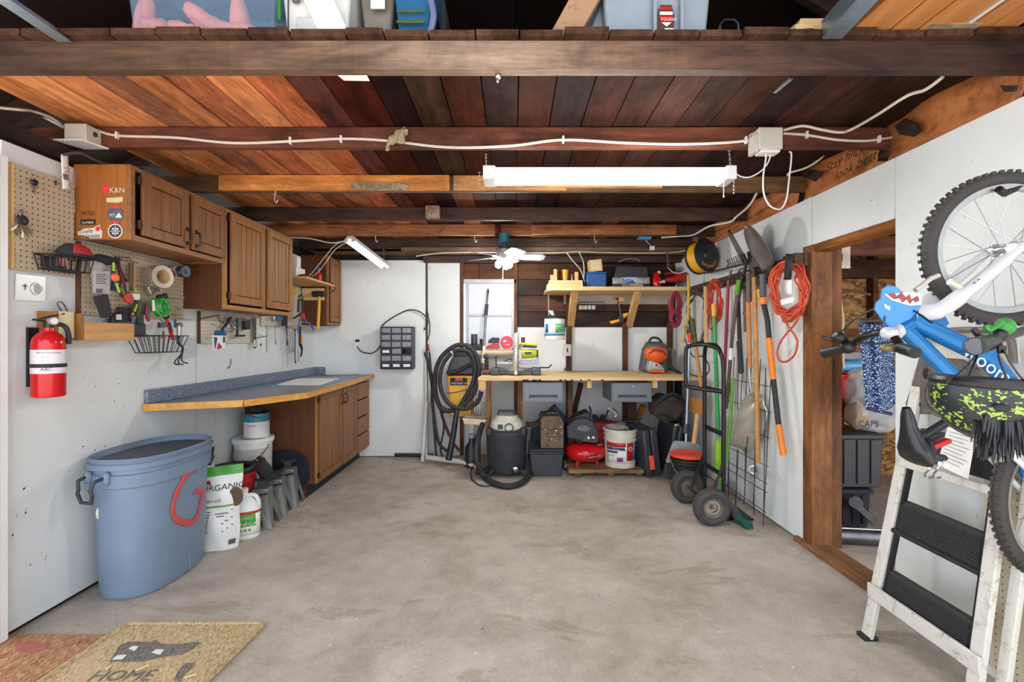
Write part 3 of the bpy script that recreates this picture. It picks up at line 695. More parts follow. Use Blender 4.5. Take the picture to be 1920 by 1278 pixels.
put('hose', M().tube(spline([v0+V((.012,.02,.02)), v0+V((.03,.05,.005)), v0+V((.035,.062,-.04)), v0+V((.035,.06,-.075))], 6), [.010]*18+[.014], 10), 'black_rubber', t)
# ================================================================== TOOLS ON THE LEFT PEGBOARDS
plain('foil', hx('c9c4b8'), .22, .75, var=.08); plain('tape_core', hx('c9a878'), .8); plain('tape_grey', hx('b6aea2'), .4)
plain('lime', hx('9cb83a'), .5); plain('line_green', hx('21a23a'), .3, spec=.6); plain('paint_red', hx('b52a22'), .4); plain('leather', hx('6e5440'), .75)
plain('blue_steel', hx('3f6fa8'), .4, .4); plain('dark_bag', hx('33363c'), .5); plain('chrome', hx('c8c8c8'), .2, 1.0, var=.05)
P2 = lambda px, py, o=.03: L(px, py, o)
def hook(pt, ln=.05, mat='steel'):
    pt = V(pt); return M().tube(spline([V((XL+.016, pt.y, pt.z+.02)), V((XL+.03, pt.y, pt.z+.005)), V((XL+.02+ln, pt.y, pt.z)), V((XL+.024+ln, pt.y, pt.z+.014))], 4), .0024, 6)
def hung(name, lab, cat, pt, hk=.05):
    t = thing(name, lab, cat, pt)
    if hk: put('hook', hook(pt, hk), 'steel', t)
    return t
# paper parcel / spare parts bag
t = hung('parts_bag', 'clear bag of spare parts with a grey paper header on the pegboard', 'bag', L(193,486,.02), .10)
put('film', M().grid(lambda u, v: L(168+38*u+6*v, 488+62*v, .055+.03*sin(pi*u)*sin(pi*min(1,v+.15))+.006*sin(u*11+v*7)), 10, 12), 'clear_plastic', t, solid=.001)
put('header_card', M().prism([L(174,507,.09), L(206,509,.09), L(205,551,.088), L(178,550,.088)], (.002,0,0)), plain('grey_card', hx('c5bfc0'), .7), t)
m = M()
for k in range(5): m.prism([L(180,514+4*k,.0935), L(200-3*(k%2),514.6+4*k,.0935), L(200-3*(k%2),515.8+4*k,.0935), L(180,515.2+4*k,.0935)], (.0008,0,0))
m.prism([L(180,541,.093), L(192,541,.093), L(192,549,.092), L(180,549,.092)], (.0008,0,0)); put('print', m, 'print_grey', t, smooth=False)
t = hung('tool_pouch', 'black cloth pouch and dark straps slung over a hook behind the parts bag', 'pouch', L(212,482,.02), .09)
put('cloth', M().ell(L(200,487,.075), (.035,.075,.024), 16, 8).blob(.012, 20, 2), 'charcoal_cloth', t)
put('strap', M().tube(spline([L(216,480,.10), L(222,500,.10), L(226,530,.09), L(222,548,.09)], 5), .010, 8, flat=.3), 'charcoal_cloth', t)
# pruning saw (red blade, lime handle) and its cousins
t = hung('pruning_saw', 'black and lime folding saw with a round orange knob hanging diagonally', 'saw', L(213,488,.03), .1)
m = M().tube(spline([L(212,488,.125), L(212,508,.125), L(218,530,.125), L(229,556,.12)], 6), [.010]*6+[.013]*8+[.012]*5, 10, flat=.6); put('grip', m, 'black_rubber', t)
put('grip_inlay', M().tube([L(213,492,.135), L(213,508,.135)], .006, 8), 'lime', t); put('grip_inlay', M().tube([L(218,530,.135), L(224,548,.132)], .006, 8), 'lime', t)
put('knob', M().lathe([(.001,0),(.022,0),(.024,.006),(.018,.014),(.001,.015)], 20, L(214,520,.128), (1,0,0)), 'orange_plastic', t)
put('blade_guard', M().prism([L(228,552,.12), L(241,546,.12), L(247,560,.118), L(243,570,.118), L(231,566,.118)], (.016,0,0)), 'red_plastic', t, bevel=.003)
t = hung('pliers', 'long red and black handled pliers hanging behind the folding saw', 'pliers', L(222,484,.03), .07)
for k, (a, b) in enumerate(((218, 232), (221, 237))): put('handle', M().tube(spline([L(a,482,.085), L(a+4,505,.085), L(b,530,.075)], 5), .0075, 8), 'tool_red_cloth' if k == 0 else 'black_rubber', t)
put('jaw', M().prism([L(231,528,.07), L(238,528,.07), L(238,548,.07), L(234,548,.07)], (.012,0,0)), 'dark_steel', t, bevel=.002)
t = hung('tool_sleeve', 'brown leather tool sleeve with two wooden strips hanging by the tape roll', 'sleeve', L(246,492,.02), .04)
put('sleeve', M().prism([L(240,492,.05), L(248,493,.05), L(247,545,.05), L(239,544,.05)], (.012,0,0)), 'leather', t, bevel=.003); put('strip', M().prism([L(249,494,.045), L(252,494,.045), L(251,545,.045), L(248,545,.045)], (.006,0,0)), 'pine_z', t)
t = hung('card_packet', 'green and white hanging packet beside the leather sleeve', 'packet', L(252,538,.02), .06)
put('card', M().prism([L(247,550,.075), L(261,551,.075), L(261,562,.075), L(246,561,.075)], (.004,0,0)), 'paper', t); put('card_top', M().prism([L(252,538,.076), L(258,547,.076), L(249,547,.076)], (.004,0,0)), 'lime', t)
t = hung('booklet', 'blue booklet hanging behind the folding saw', 'booklet', L(210,510,.02), 0)
put('cover', M().prism([L(205,512,.05), L(219,513,.05), L(218,545,.05), L(205,545,.05)], (.012,0,0)), plain('book_blue', hx('27405c'), .6), t, bevel=.002)
# duct tape
t = hung('tape_roll', 'large silver duct tape roll on a peg', 'tape', L(292,512,.02), .14)
q = L(297,519,.10); n = V((1,-.25,0))
put('tape_body', M().lathe([(.044,-.035),(.068,-.035),(.070,-.03),(.070,.03),(.068,.035),(.044,.035)], 32, q, n, closed=True), 'foil', t)
put('core', M().lathe([(.040,-.036),(.045,-.036),(.045,.0365),(.040,.0365)], 32, q, n, closed=True), 'tape_core', t)
put('loose_end', M().grid(lambda u, v: L(272+6*u+22*v, 540-10*v+16*u, .06+.02*sin(v*5)), 4, 8), 'foil', t, solid=.001)
t = hung('tape_roll', 'dark roll of tape on the peg at the right edge of the pegboard', 'tape', L(334,505,.02), .13)
q = L(343,509,.10)
put('tape_body', M().lathe([(.024,-.026),(.037,-.026),(.037,.026),(.024,.026)], 26, q, n, closed=True), 'dark_grey_plastic', t); put('core', M().lathe([(.021,-.0265),(.0245,-.0265),(.0245,.027),(.021,.027)], 24, q, n, closed=True), plain('core_blue', hx('7f93a8'), .6), t)
t = hung('tape_roll', 'narrow roll of clear tape between the duct tape and the dark roll', 'tape', L(329,506,.02), .05)
q = L(331,510,.06); put('tape_body', M().lathe([(.028,-.016),(.040,-.016),(.040,.016),(.028,.016)], 26, q, n, closed=True), 'tape_grey', t); put('core', M().lathe([(.026,-.0165),(.0285,-.0165),(.0285,.017),(.026,.017)], 24, q, n, closed=True), 'tape_core', t)
t = hung('tape_roll', 'small pinkish roll of tape behind the silver duct tape', 'tape', L(318,511,.02), .05)
q = L(318,514,.06); put('tape_body', M().lathe([(.026,-.014),(.04,-.014),(.04,.014),(.026,.014)], 26, q, n, closed=True), plain('tape_pink', hx('a88a80'), .5), t)
put('core', M().lathe([(.0235,-.0145),(.0265,-.0145),(.0265,.015),(.0235,.015)], 24, q, n, closed=True), 'paint_red', t)
# green line spool
t = hung('line_spool', 'coil of bright green trimmer line with black clip', 'line', L(303,560,.02), .13)
m = M(); q = L(301,575,.10)
for k in range(9): m.torus(q+V((-.028+.007*k, .004*sin(k*2.1), .004*cos(k*1.7))), .047+.006*sin(k*1.3), .0045, (1,.15*sin(k),.15*cos(k)), 30, 6)
put('coil', m, 'line_green', t)
put('clip', M().ell(L(300,556,.09), (.02,.024,.016), 10, 6).ell(L(309,555,.09), (.018,.016,.018), 10, 6), 'black_plastic', t)
put('label', M().prism([L(285,562,.14), L(289,562,.14), L(291,582,.14), L(286,583,.14)], (.001,0,0)), 'paper', t)
# pruners etc
t = hung('pruning_shears', 'olive and black hand pruners standing head down by the oak box', 'shears', L(258,565,.02), .05)
m = M().tube(spline([L(246,598,.08), L(250,582,.08), L(256,567,.08), L(262,566,.08), L(262,578,.08), L(256,590,.08)], 6), .008, 8, flat=.7); put('handle', m, plain('olive', hx('4c5a22'), .5), t)
put('grip_inlay', M().tube([L(252,584,.09), L(257,571,.09)], .006, 8), 'lime', t); put('blade', M().prism([L(243,606,.075), L(248,592,.075), L(253,594,.075), L(247,606,.075)], (.008,0,0)), 'dark_steel', t); put('catch', M().box(L(249,588,.09), (.006,.014,.012)), 'orange_plastic', t)
t = hung('sponge_block', 'black square sanding block behind the oak box', 'block', L(227,575,.02), 0)
put('block', M().prism([L(218,575,.05), L(240,576,.05), L(239,603,.05), L(217,603,.05)], (.02,0,0)), 'charcoal_cloth', t, bevel=.003)
t = hung('tool_box', 'small black tool box standing behind the pruners', 'box', L(258,585,.02), 0)
put('block', M().prism([L(252,585,.06), L(264,586,.06), L(264,608,.06), L(252,608,.06)], (.02,0,0)), 'black_plastic', t, bevel=.003)
put('tag', M().prism([L(264,590,.07), L(270,590,.07), L(271,606,.07), L(264,606,.07)], (.006,0,0)), plain('cream', hx('d9cfb0'), .6), t)
t = hung('utility_knife', 'dark red folding knife hanging beside the green line', 'knife', L(276,567,.02), .06)
put('handle', M().tube(spline([L(276,568,.08), L(274,585,.08), L(279,601,.08)], 5), .014, 10, flat=.6), plain('wine', hx('8e2a30'), .35), t); put('blade_slot', M().tube([L(279,572,.088), L(280,590,.088)], .006, 8), 'dark_steel', t)
t = hung('detector', 'red and black detector hanging under the green line', 'detector', L(308,590,.02), .09)
put('head', M().ell(L(311,592,.11), (.016,.024,.022), 14, 8), 'black_plastic', t); put('body', M().tube(spline([L(312,596,.11), L(318,615,.11), L(324,636,.11)], 5), [.012]*4+[.015]*7, 10, flat=.7), 'red_gloss', t)
put('grip_inlay', M().tube([L(317,604,.122), L(322,622,.122)], .0075, 8), 'charcoal_cloth', t)
t = hung('magnet_bar', 'short dark bar magnet holder below the green line', 'magnet', L(300,603,.02), .03)
put('bar', M().prism([L(295,604,.05), L(309,604,.05), L(309,613,.05), L(295,614,.05)], (.02,0,0)), 'dark_steel', t, bevel=.002)
t = hung('key_ring', 'small brass keys on a ring below the bar magnet', 'keys', L(304,617,.03), 0)
put('ring', M().torus(L(306,618,.06), .011, .0014, (1,.3,0), 18, 6), 'steel', t)
for k in (-1, 1): put('key', M().bar(L(306,621,.06), L(306+2.5*k,634,.06), .010, .002, (1,0,0)).ell(L(306+.6*k,623,.06), (.002,.009,.009), 10, 6), 'gold', t)
# garden fork with bent black tines
t = hung('hand_cultivator', 'three tined black hand cultivator hanging from a brass capped handle', 'cultivator', L(336,600,.02), .07)
put('cap', M().lathe([(.014,0),(.018,.004),(.016,.02),(.008,.026)], 14, L(337,612,.09)), 'gold', t); put('shaft', M().tube([L(336,611,.09), L(335,632,.09)], [.014,.013], 12), 'steel', t)
put('socket', M().tube(spline([L(335,630,.09), L(334,641,.09), L(342,650,.095)], 5), [.016,.016,.016,.015,.015,.014,.014,.013,.013,.012,.012], 10, flat=.6), 'black_plastic', t)
for (x1, y1, x2, y2) in ((327,679,336,684), (334,679,344,683), (341,676,352,681)):
    put('tine', M().tube(spline([L(342,649,.095), L(342,660,.095), L(x1,y1,.10), L(x2,y2,.12)], 4), [.009]*5+[.007]*8, 8, flat=.6), 'black_plastic', t)
t = hung('driver', 'slim blue screwdriver on the right edge of the crowded pegboard', 'screwdriver', L(329,580,.02), .03)
put('shaft', M().cyl(L(329,578,.05), L(329,598,.05), .0025, n=8), 'steel', t); put('handle', M().lathe([(.004,0),(.008,.006),(.008,.05),(.004,.055)], 12, L(328.5,614,.05)), 'blue_plastic', t)
# oak box on the wall with white board, basket below
t = thing('wall_box', 'small oak wall box with a pale end under the crowded pegboard', 'box', L(180,638,.06))
z0, z1, ya, yb = L(160,638,.12).z, L(160,603,.12).z, L(126,0,.02).y, L(253,0,.12).y
y1_ = 2.50
put('front', M().bx(XL+.105, XL+.118, L(158,0,.118).y, yb, z0, z1), 'pine_y', t, bevel=.002); put('end', M().bx(XL+.002, XL+.104, yb-.014, yb, z0, z1), 'pine_x', t)
put('near_end', M().bx(XL+.002, XL+.118, L(158,0,.118).y-.014, L(158,0,.118).y, z0, z1+.04), 'oak_light_z', t); put('floor', M().bx(XL+.002, XL+.104, L(158,0,.118).y, yb-.015, z0, z0+.012), 'pine_y', t)
yc = L(158,0,.118).y-.016
t = thing('pen_box', 'narrow upright pale box with a steel clip beside the oak wall box', 'box', (XL+.05, yc-.05, z0))
put('box_body', M().bx(XL+.002, XL+.09, yc-.10, yc, z0, z1+.045), 'oak_light_z', t, bevel=.002); put('pale_face', M().bx(XL+.0905, XL+.094, yc-.085, yc-.012, z0+.012, z1+.045), 'tape_tan', t)
put('clip', M().tube(spline([(XL+.06,yc-.04,z1+.05), (XL+.06,yc-.06,z1+.085), (XL+.07,yc-.045,z1+.088), (XL+.07,yc-.02,z1+.05)], 4), .003, 6), 'dark_steel', t)
t = thing('spray_nozzle', 'black and white spray nozzle lying in the oak wall box', 'nozzle', (XL+.05, 2.6, z0+.014))
put('body', M().tube(spline([(XL+.05,2.54,z0+.03),(XL+.05,2.545,z1+.03),(XL+.06,2.58,z1+.05)], 5), .018, 10), 'black_plastic', t); put('label', M().box((XL+.075,2.55,z1+.035), (.006,.03,.03)), 'sticker_white', t)
t = thing('trowel', 'grey holstered trowel standing in the oak wall box', 'trowel', (XL+.05, 2.68, z0+.014))
put('blade', M().prism([(XL+.06,2.66,z0+.02), (XL+.06,2.75,z0+.02), (XL+.075,2.73,z1+.12), (XL+.075,2.645,z1+.14)], (.006,0,0)), 'dark_bag', t, bevel=.002)
put('sheath', M().prism([L(172,556,.105), L(199,551,.105), L(208,592,.105), L(188,596,.105)], (.012,0,0)), 'black_rubber', t, bevel=.004)
t = basket('black wire basket with flat rim fixed under the oak wall box', basket_box(2.66, 3.0, W(0,629,2.8).z, .12), .10, .72, 8)
# ---------------------------------------------------------------- pegboard under the tall cabinet
t = hung('card_packet', 'blue white and red packet hanging from the middle pegboard', 'packet', L(410,615,.03), .16)
c = L(412,634,.16)
m = M(); pk = [L(401,628,.16), L(424,630,.16), L(422,652,.16), L(402,657,.16)]
put('packet_body', M().prism(pk, (-.02,.01,0)), 'paper', t); put('blue_flap', M().prism([L(400,628,.163), L(424,629,.163), L(420,618,.14), L(403,620,.14)], (.004,0,0)), 'blue_plastic', t)
put('red_print', M().prism([L(410,641,.1605), L(417,652,.1605), L(406,655,.1605)], (.001,0,0)), 'red_plastic', t, smooth=False); put('blue_print', M().prism([L(401,631,.1605), L(408,633,.1605), L(403,656,.1605)], (.001,0,0)), 'book_blue', t, smooth=False); put('blue_badge', M().prism([L(418,631,.1605), L(422,631,.1605), L(422,642,.1605), L(418,642,.1605)], (.001,0,0)), 'book_blue', t, smooth=False)
put('sheet_fan', M().grid(lambda u, v: L(387+13*u+2*v, 636+19*v+2*u, .06+.09*u+.01*sin(v*8)), 5, 6), 'clear_plastic', t)
def clamp(lab, pts, r, mat, jaw):
    t = hung('clamp', lab, 'clamp', pts[0], .05); put('bar', M().tube(spline(pts, 4), r, 8), mat, t)
    put('jaw', M().bar(jaw[0], jaw[1], .016, .016, (1,0,0)), 'black_plastic', t, bevel=.002); return t
clamp('black squeeze clamp slanting across the middle pegboard', [L(432,597,.06), L(424,608,.06), L(416,618,.06)], .009, 'black_rubber', (L(433,595,.06), L(426,602,.06)))
t = hung('clamp', 'bent steel corner clamp in the centre of the middle pegboard', 'clamp', L(436,604,.03), .06)
put('frame', M().tube(spline([L(424,616,.06), L(432,603,.06), L(440,612,.06), L(436,622,.06), L(424,623,.06)], 4), .006, 8), 'steel', t); put('screw', M().cyl(L(430,605,.065), L(438,618,.065), .004, n=8), 'dark_steel', t)
t = hung('clamp', 'black upright bar clamp with a wide foot on the middle pegboard', 'clamp', L(446,598,.03), .06)
put('bar', M().bx(XL+.055, XL+.063, L(445,0,.06).y-.014, L(445,0,.06).y+.014, L(445,627,.06).z, L(445,598,.06).z), 'black_plastic', t, bevel=.003)
put('foot', M().prism([L(440,627,.055), L(455,627,.055), L(454,631,.055), L(441,631,.055)], (.025,0,0)), 'black_plastic', t, bevel=.002)
t = hung('brush', 'dark square brush hanging right of the upright clamp', 'brush', L(458,600,.03), .06)
put('head', M().prism([L(453,601,.05), L(463,601,.05), L(463,617,.05), L(454,618,.05)], (.03,0,0)), 'black_plastic', t, bevel=.003); put('frame_back', M().prism([L(452,600,.045), L(456,600,.045), L(457,620,.045), L(453,620,.045)], (.003,0,0)), 'foil', t)
t = hung('hook_tool', 'small black wire hook tool at the left of the middle pegboard', 'hook', L(400,610,.03), .03)
put('rod', M().tube([L(374,598,.03), L(410,591,.03), L(411,600,.03), L(420,606,.03)], .003, 6), 'black_plastic', t)
t = hung('square', 'long steel framing square hanging left of the outlet under the cabinet', 'square', L(478,595,.03), .04)
put('blade', M().prism([L(474,596,.04), L(480,596,.04), L(480,653,.04), L(475,653,.04)], (.003,0,0)), 'dark_steel', t); put('cutout', M().prism([L(476,637,.0435), L(479,637,.0435), L(479,650,.0435), L(476,650,.0435)], (.0008,0,0)), 'white_plastic', t, smooth=False)
t = hung('wire_cutter', 'thin black wire cutter hanging beside the framing square', 'cutter', L(490,630,.03), .02)
put('rod', M().tube([L(478,633,.05), L(490,632,.05), L(501,629,.05)], .003, 6), 'black_plastic', t)
t = hung('ring_wrench', 'ring spanner hanging in front of the switch plate', 'wrench', L(500,612,.03), .05)
put('head', M().torus(L(500,614,.06), .013, .004, (1,0,0), 18, 8), 'steel', t); put('shank', M().bar(L(500,619,.06), L(500,661,.06), .010, .004, (1,0,0)), 'steel', t)
t = thing('switch_plate', 'white switch plate under the tall cabinet', 'switch', L(489,640,.002))
put('plate', M().prism([L(484,619,.0), L(495,620,.0), L(495,661,.0), L(484,661,.0)], (.006,0,0)), 'white_plastic', t, bevel=.002); put('toggle', M().box(L(489,646,.008), (.008,.012,.022)), 'black_plastic', t)
# ---------------------------------------------------------------- wrench rack and far pegboard
def wrench(lab, px, y0, y1, mat='steel', off=.05, open_=True, w=.012):
    t = hung('wrench', lab, 'wrench', L(px, y0, .03), off)
    a, b = L(px, y0, off), L(px, y1, off); put('shank', M().bar(a, b, w, .005, (1,0,0)), mat, t, bevel=.001)
    put('ring_end', M().torus(a+V((0,0,-.002)), .012, .0045, (1,0,0), 18, 8), mat, t)
    put('jaw_end', M().prism([b+V((0,y,z)) for y, z in ((-.008,.012),(.008,.012),(.018,-.008),(.015,-.028),(.006,-.026),(.006,-.010),(-.006,-.010),(-.006,-.026),(-.015,-.028),(-.018,-.008))], (.006,0,0)), mat, t, bevel=.001)
    return t
wrench('short steel spanner hanging under the blue and white box', 516, 612, 640, off=.05)
wrench('long thin dark spanner hanging left of the bright spanners', 538, 612, 642, 'dark_steel', .06)
wrench('bright steel spanner, left one of the pair by the pliers', 542, 614, 657, off=.06)
wrench('bright steel spanner, right one of the pair by the pliers', 549, 612, 655, off=.07)
wrench('longest dark steel adjustable spanner hanging lowest on the far pegboard', 553, 618, 676, 'dark_steel', .08, w=.018)
wrench('long steel adjustable spanner beside the yellow gripped pliers', 559, 618, 672, 'steel', .10, w=.018)
t = hung('screwdriver', 'black handled screwdriver hanging under the tall cabinet', 'screwdriver', L(531,592,.03), .06)
put('handle', M().prism([L(528,592,.06), L(536,592,.06), L(535,611,.06), L(527,611,.06)], (.02,0,0)), 'black_rubber', t, bevel=.004); put('shaft', M().tube([L(535,610,.07), L(540,646,.07)], .004, 8), 'dark_steel', t)
t = hung('small_box', 'blue and white small box under the tall cabinet', 'box', L(518,594,.03), 0)
put('box_body', M().prism([L(512,592,.05), L(525,592,.05), L(524,601,.05), L(514,600,.05)], (.03,0,0)), 'blue_plastic', t, bevel=.003); put('white_face', M().prism([L(512,592,.0805), L(517,592,.0805), L(515,600,.0805), L(513,600,.0805)], (.001,0,0)), 'sticker_white', t)
t = hung('pliers', 'blue handled pliers crossing below the wrench rail', 'pliers', L(560,600,.05), .08)
put('handle', M().tube(spline([L(563,596,.14), L(560,612,.14), L(559,625,.14)], 4), .008, 8), 'blue_steel', t); put('handle', M().tube(spline([L(572,600,.14), L(582,608,.14), L(588,618,.13)], 4), .008, 8), 'blue_steel', t)
put('jaw', M().prism([L(562,594,.14), L(572,600,.14), L(569,588,.14), L(565,586,.14)], (.012,0,0)), 'red_plastic', t)
t = hung('pliers', 'yellow and black gripped long pliers hanging low by the corner', 'pliers', L(564,612,.05), .06)
put('handle', M().tube([L(563,612,.10), L(562,645,.10)], .011, 8), 'black_rubber', t); put('handle', M().tube([L(566,628,.10), L(565,645,.10)], .012, 8), 'yellow_plastic', t); put('jaw', M().tube(spline([L(563,645,.10), L(566,655,.10), L(564,668,.10)], 4), [.014]*4+[.01]*5, 8), 'black_plastic', t)
t = hung('bolt_cutter', 'black bolt cutter hanging by its jaws on the far pegboard', 'bolt cutter', L(563,556,.05), .10)
put('handle', M().tube([L(560,562,.12), L(559,585,.12)], .011, 8), 'black_rubber', t); put('handle', M().tube([L(568,562,.12), L(567,590,.12)], .011, 8), 'black_rubber', t); put('jaw', M().ell(L(564,558,.12), (.02,.04,.03), 12, 8), 'dark_steel', t)
put('blade', M().tube(spline([L(550,597,.13), L(558,592,.13), L(567,586,.13)], 4), .010, 8, flat=.5), 'black_plastic', t)
t = hung('tool_rail', 'steel rail across the far pegboard carrying pliers', 'rail', L(562,603,.05), 0)
put('rod', M().tube([L(547,602,.16), L(582,605,.16)], .004, 8), 'steel', t); put('bracket', M().tube([L(549,602,.02), L(547,602,.16)], .004, 8), 'steel', t)
t = hung('glove', 'yellow glove hanging at the top of the far pegboard', 'glove', L(550,545,.03), .06)
put('palm', M().ell(L(551,546,.06), (.012,.05,.035), 12, 8).blob(.006, 30), 'yellow_plastic', t)
# yellow mallet under shelf
t = thing('mallet', 'black headed mallet with long yellow handle hanging under the plywood shelf', 'mallet', (-1.95, 4.80, 1.5))
q = 4.80
put('head', M().cyl(W(586,551,q), W(609,551,q), .030, n=20), 'black_rubber', t, bevel=.004)
put('handle', M().tube([W(599,553,q), W(598,580,q), W(596,616,q)], [.013,.016,.016], 12), 'yellow_plastic', t)
put('hook', M().tube([(W(598,550,q).x, q+.03, W(0,548,q).z), (W(598,550,q).x, 4.85, W(0,548,q).z)], .004, 6), 'steel', t)
t = hung('wall_hook', 'small bent nail hook in the white wall above the worktop', 'hook', L(432,680,.02), 0)
put('nail', M().tube(spline([L(433,672,.012), L(433,682,.012), L(429,690,.012), L(427,688,.01)], 4), .003, 6), 'dark_steel', t)
# ================================================================== FLOOR ITEMS ON THE LEFT
def superpt(a, th, e): c, s = cos(th), sin(th); return (abs(c)**e*(1 if c >= 0 else -1), abs(s)**e*(1 if s >= 0 else -1))
TC = V((-2.005, 2.63, 0))
def canr(z): k = .91+.10*z/.71; return .19*k, .30*k
def canpt(th, z, g=0.0):
    a, b = canr(z); x, y = superpt(1, th, .78); return TC+V(((a+g)*x, (b+g)*y, z))
def onside(px, py):
    """where the sight line of a mark meets the can's side"""
    d = 2.2; o = None
    while d < 3.2:
        p = W(px, py, d); a, b = canr(p.z); q = p-TC
        if (abs(q.x)/a)**2.5+(abs(q.y)/b)**2.5 < 1: return p
        d += .002
    return W(px, py, 2.6)
t = thing('trash_can', 'tall oval blue grey trash can with a red sprayed letter', 'trash can', TC)
plain('can_blue', hx('72859b'), .5, var=.06, scale=6, bump=.05); plain('can_inside_shade', hx('4a525c'), .6); plain('can_handle', hx('32373f'), .5)
def loft(m, prof, n=64):
    vs = []
    for z, g in prof: vs += [canpt(2*pi*k/n, z, g) for k in range(n)]
    fs = [(i*n+k, i*n+(k+1)%n, (i+1)*n+(k+1)%n, (i+1)*n+k) for i in range(len(prof)-1) for k in range(n)]
    return m._a(vs, fs+[tuple(range(n-1,-1,-1))])
put('body', loft(M(), [(0,-.02),(.004,-.006),(.02,0),(.30,.0),(.565,.0),(.572,.014),(.635,.017),(.640,.006),(.660,.006),(.664,.022),(.690,.024),(.694,.012),(.704,.014),(.712,.019),(.718,.014),(.712,.004),(.69,-.004)]), 'can_blue', t, sharp=50)
put('interior', loft(M(), [(.69,-.0045),(.60,-.010),(.10,-.012),(.03,-.02),(.025,-.10)]), 'can_inside_shade', t)  # same plastic as the body; the shade inside is put into a darker colour
# recessed foot panel and side panel outline
m = M()
for pts in ([(300,1106),(315,1040),(330,1030),(354,1026),(357,1068)], [(294,950),(293,900),(360,893)]):
    q = [onside(*p) for p in pts]; m.tube(q, .003, 6)
put('moulding', m, 'can_blue', t)
m = M(); g = [(369,876),(356,884),(343,898),(332,920),(324,944),(324,962),(332,974),(346,979),(360,978),(369,968),(374,950),(378,930),(379,921),(373,919),(362,926)]
q = [onside(*p) for p in g]; q2 = []
for i, p in enumerate(spline([x for x in q], 5)): q2.append(p)
r = [.016+.003*sin(i*.9) for i in range(len(q2))]
m = M()
for i in range(len(q2)): q2[i] = q2[i]+V((.006,-.004,0))
m.tube(q2, [max(.004, x*(1 if 1 < i < len(r)-3 else .6)) for i, x in enumerate(r)], 8, flat=.22, up=(1,-.5,0))
put('spray_mark', m, worn('spray_red', hx('c04a4c'), hx('b06a70'), .7, amt=.38), t)
def hand(px, py, th):
    p = canpt(th, .655, .012); n = (p-TC); n.z = 0; n.normalize(); s = n.cross(Z_)
    q = put('handle', M().tube([p+s*.055+n*.0+V((0,0,-.02)), p+s*.05+n*.05+V((0,0,-.03)), p+s*.034+n*.06+V((0,0,-.07)), p+s*.042+n*.058+V((0,0,-.09)), p+s*.03+n*.05+V((0,0,-.135)), p-s*.03+n*.05+V((0,0,-.135)), p-s*.042+n*.058+V((0,0,-.09)), p-s*.034+n*.06+V((0,0,-.07)), p-s*.05+n*.05+V((0,0,-.03)), p-s*.055+V((0,0,-.02))], .0085, 8), 'can_handle', t, label='dark hinged carry handle')
    for k_ in (-1, 1): put('handle_mount', M().ell(p+s*.055*k_+V((0,0,-.03)), (.02,.02,.035), 10, 8), 'can_blue', t)
hand(0, 0, -pi*.56); hand(0, 0, pi*.46)
put('paint_chip', M().ell(onside(184,962)+V((-.0,.0,0)), (.006,.012,.03), 10, 6), 'sticker_white', t)
# bag of garden soil
bc = V((-1.865, 2.955, 0)); ang = radians(38)
t = thing('soil_bag', 'standing white garden bag with green top band beside the trash can', 'bag', bc)
ux, uy = V((cos(ang), sin(ang)*.55, 0)).normalized(), None
ux = V((.97, .24, 0)).normalized(); un = V((.24, -.97, 0))
def bagpt(u, v, s):
    th = .055*sin(pi*min(1, max(.02, u)))**.6*(1-v**5)*(.55+.45*sin(pi*min(1, v+.25))); w = .118+.006*sin(v*9)
    return bc+ux*(w*(2*u-1)*(1+.05*v)+.02*v)+un*(s*th+.006*sin(u*9+v*13)*(1-abs(2*u-1)))+Z_*(.505*v+.02*u*v)
def baggrid(v0, v1, nv, off=0.0, u0=0, u1=1):
    m = M(); m.grid(lambda u, v: bagpt(u0+(u1-u0)*u, v0+(v1-v0)*v, 1)+un*off, 14, nv)
    return m
m = baggrid(0, 1, 24); m.grid(lambda u, v: bagpt(u, v, -1), 14, 24); bot = M()
put('bag_body', m, plain('bag_white', hx('dcdcd8'), .3, var=.04), t)
put('green_band', baggrid(.89, 1.0, 4, .0015), plain('bag_green', hx('4a9a3a'), .35), t); put('green_line', baggrid(.52, .54, 2, .0015), 'bag_green', t)
def bagtxt(m, s, u, v, size):
    q = M().text(s, (0,0,0), (1,0,0), (0,0,1), size, 0); q.v = [bagpt(u+p.x/.236, v+p.z/.505, 1)+un*.003 for p in q.v]; m._a(q.v, q.f)
m = M(); bagtxt(m, 'ORGANIC', .10, .72, .050); put('lettering', m, 'ink', t, smooth=False); m = M(); bagtxt(m, 'garden soil', .10, .585, .026); put('lettering', m, 'ink', t, smooth=False); m = M()
for k in range(9): m.prism([bagpt(.28,.48-.03*k,1)+un*.003, bagpt(.88-.1*(k%3),.48-.03*k,1)+un*.003, bagpt(.88-.1*(k%3),.468-.03*k,1)+un*.003, bagpt(.28,.468-.03*k,1)+un*.003], un*.0006)
put('fine_print', m, plain('print_dark', hx('55524e'), .6), t, smooth=False)
put('round_picture', M().prism([bagpt(.92,.62,1)+un*.008+ux*(.042*cos(a*pi/12))+Z_*(.06*sin(a*pi/12)) for a in range(24)], un*.001), plain('pic', hx('5a3f2c'), .5), t, smooth=False)
put('red_mark', M().prism([bagpt(.14,.84,1)+un*.006, bagpt(.30,.85,1)+un*.006, bagpt(.34,.80,1)+un*.006, bagpt(.12,.79,1)+un*.006], un*.0008), plain('bison', hx('8e3b32'), .6), t, smooth=False)
put('dark_print', M().prism([bagpt(.04,.40,1)+un*.004, bagpt(.18,.40,1)+un*.004, bagpt(.18,.18,1)+un*.004, bagpt(.04,.18,1)+un*.004], un*.0006).prism([bagpt(.80,.12,1)+un*.004, bagpt(.94,.12,1)+un*.004, bagpt(.94,.06,1)+un*.004, bagpt(.80,.06,1)+un*.004], un*.0006), 'print_dark', t, smooth=False)
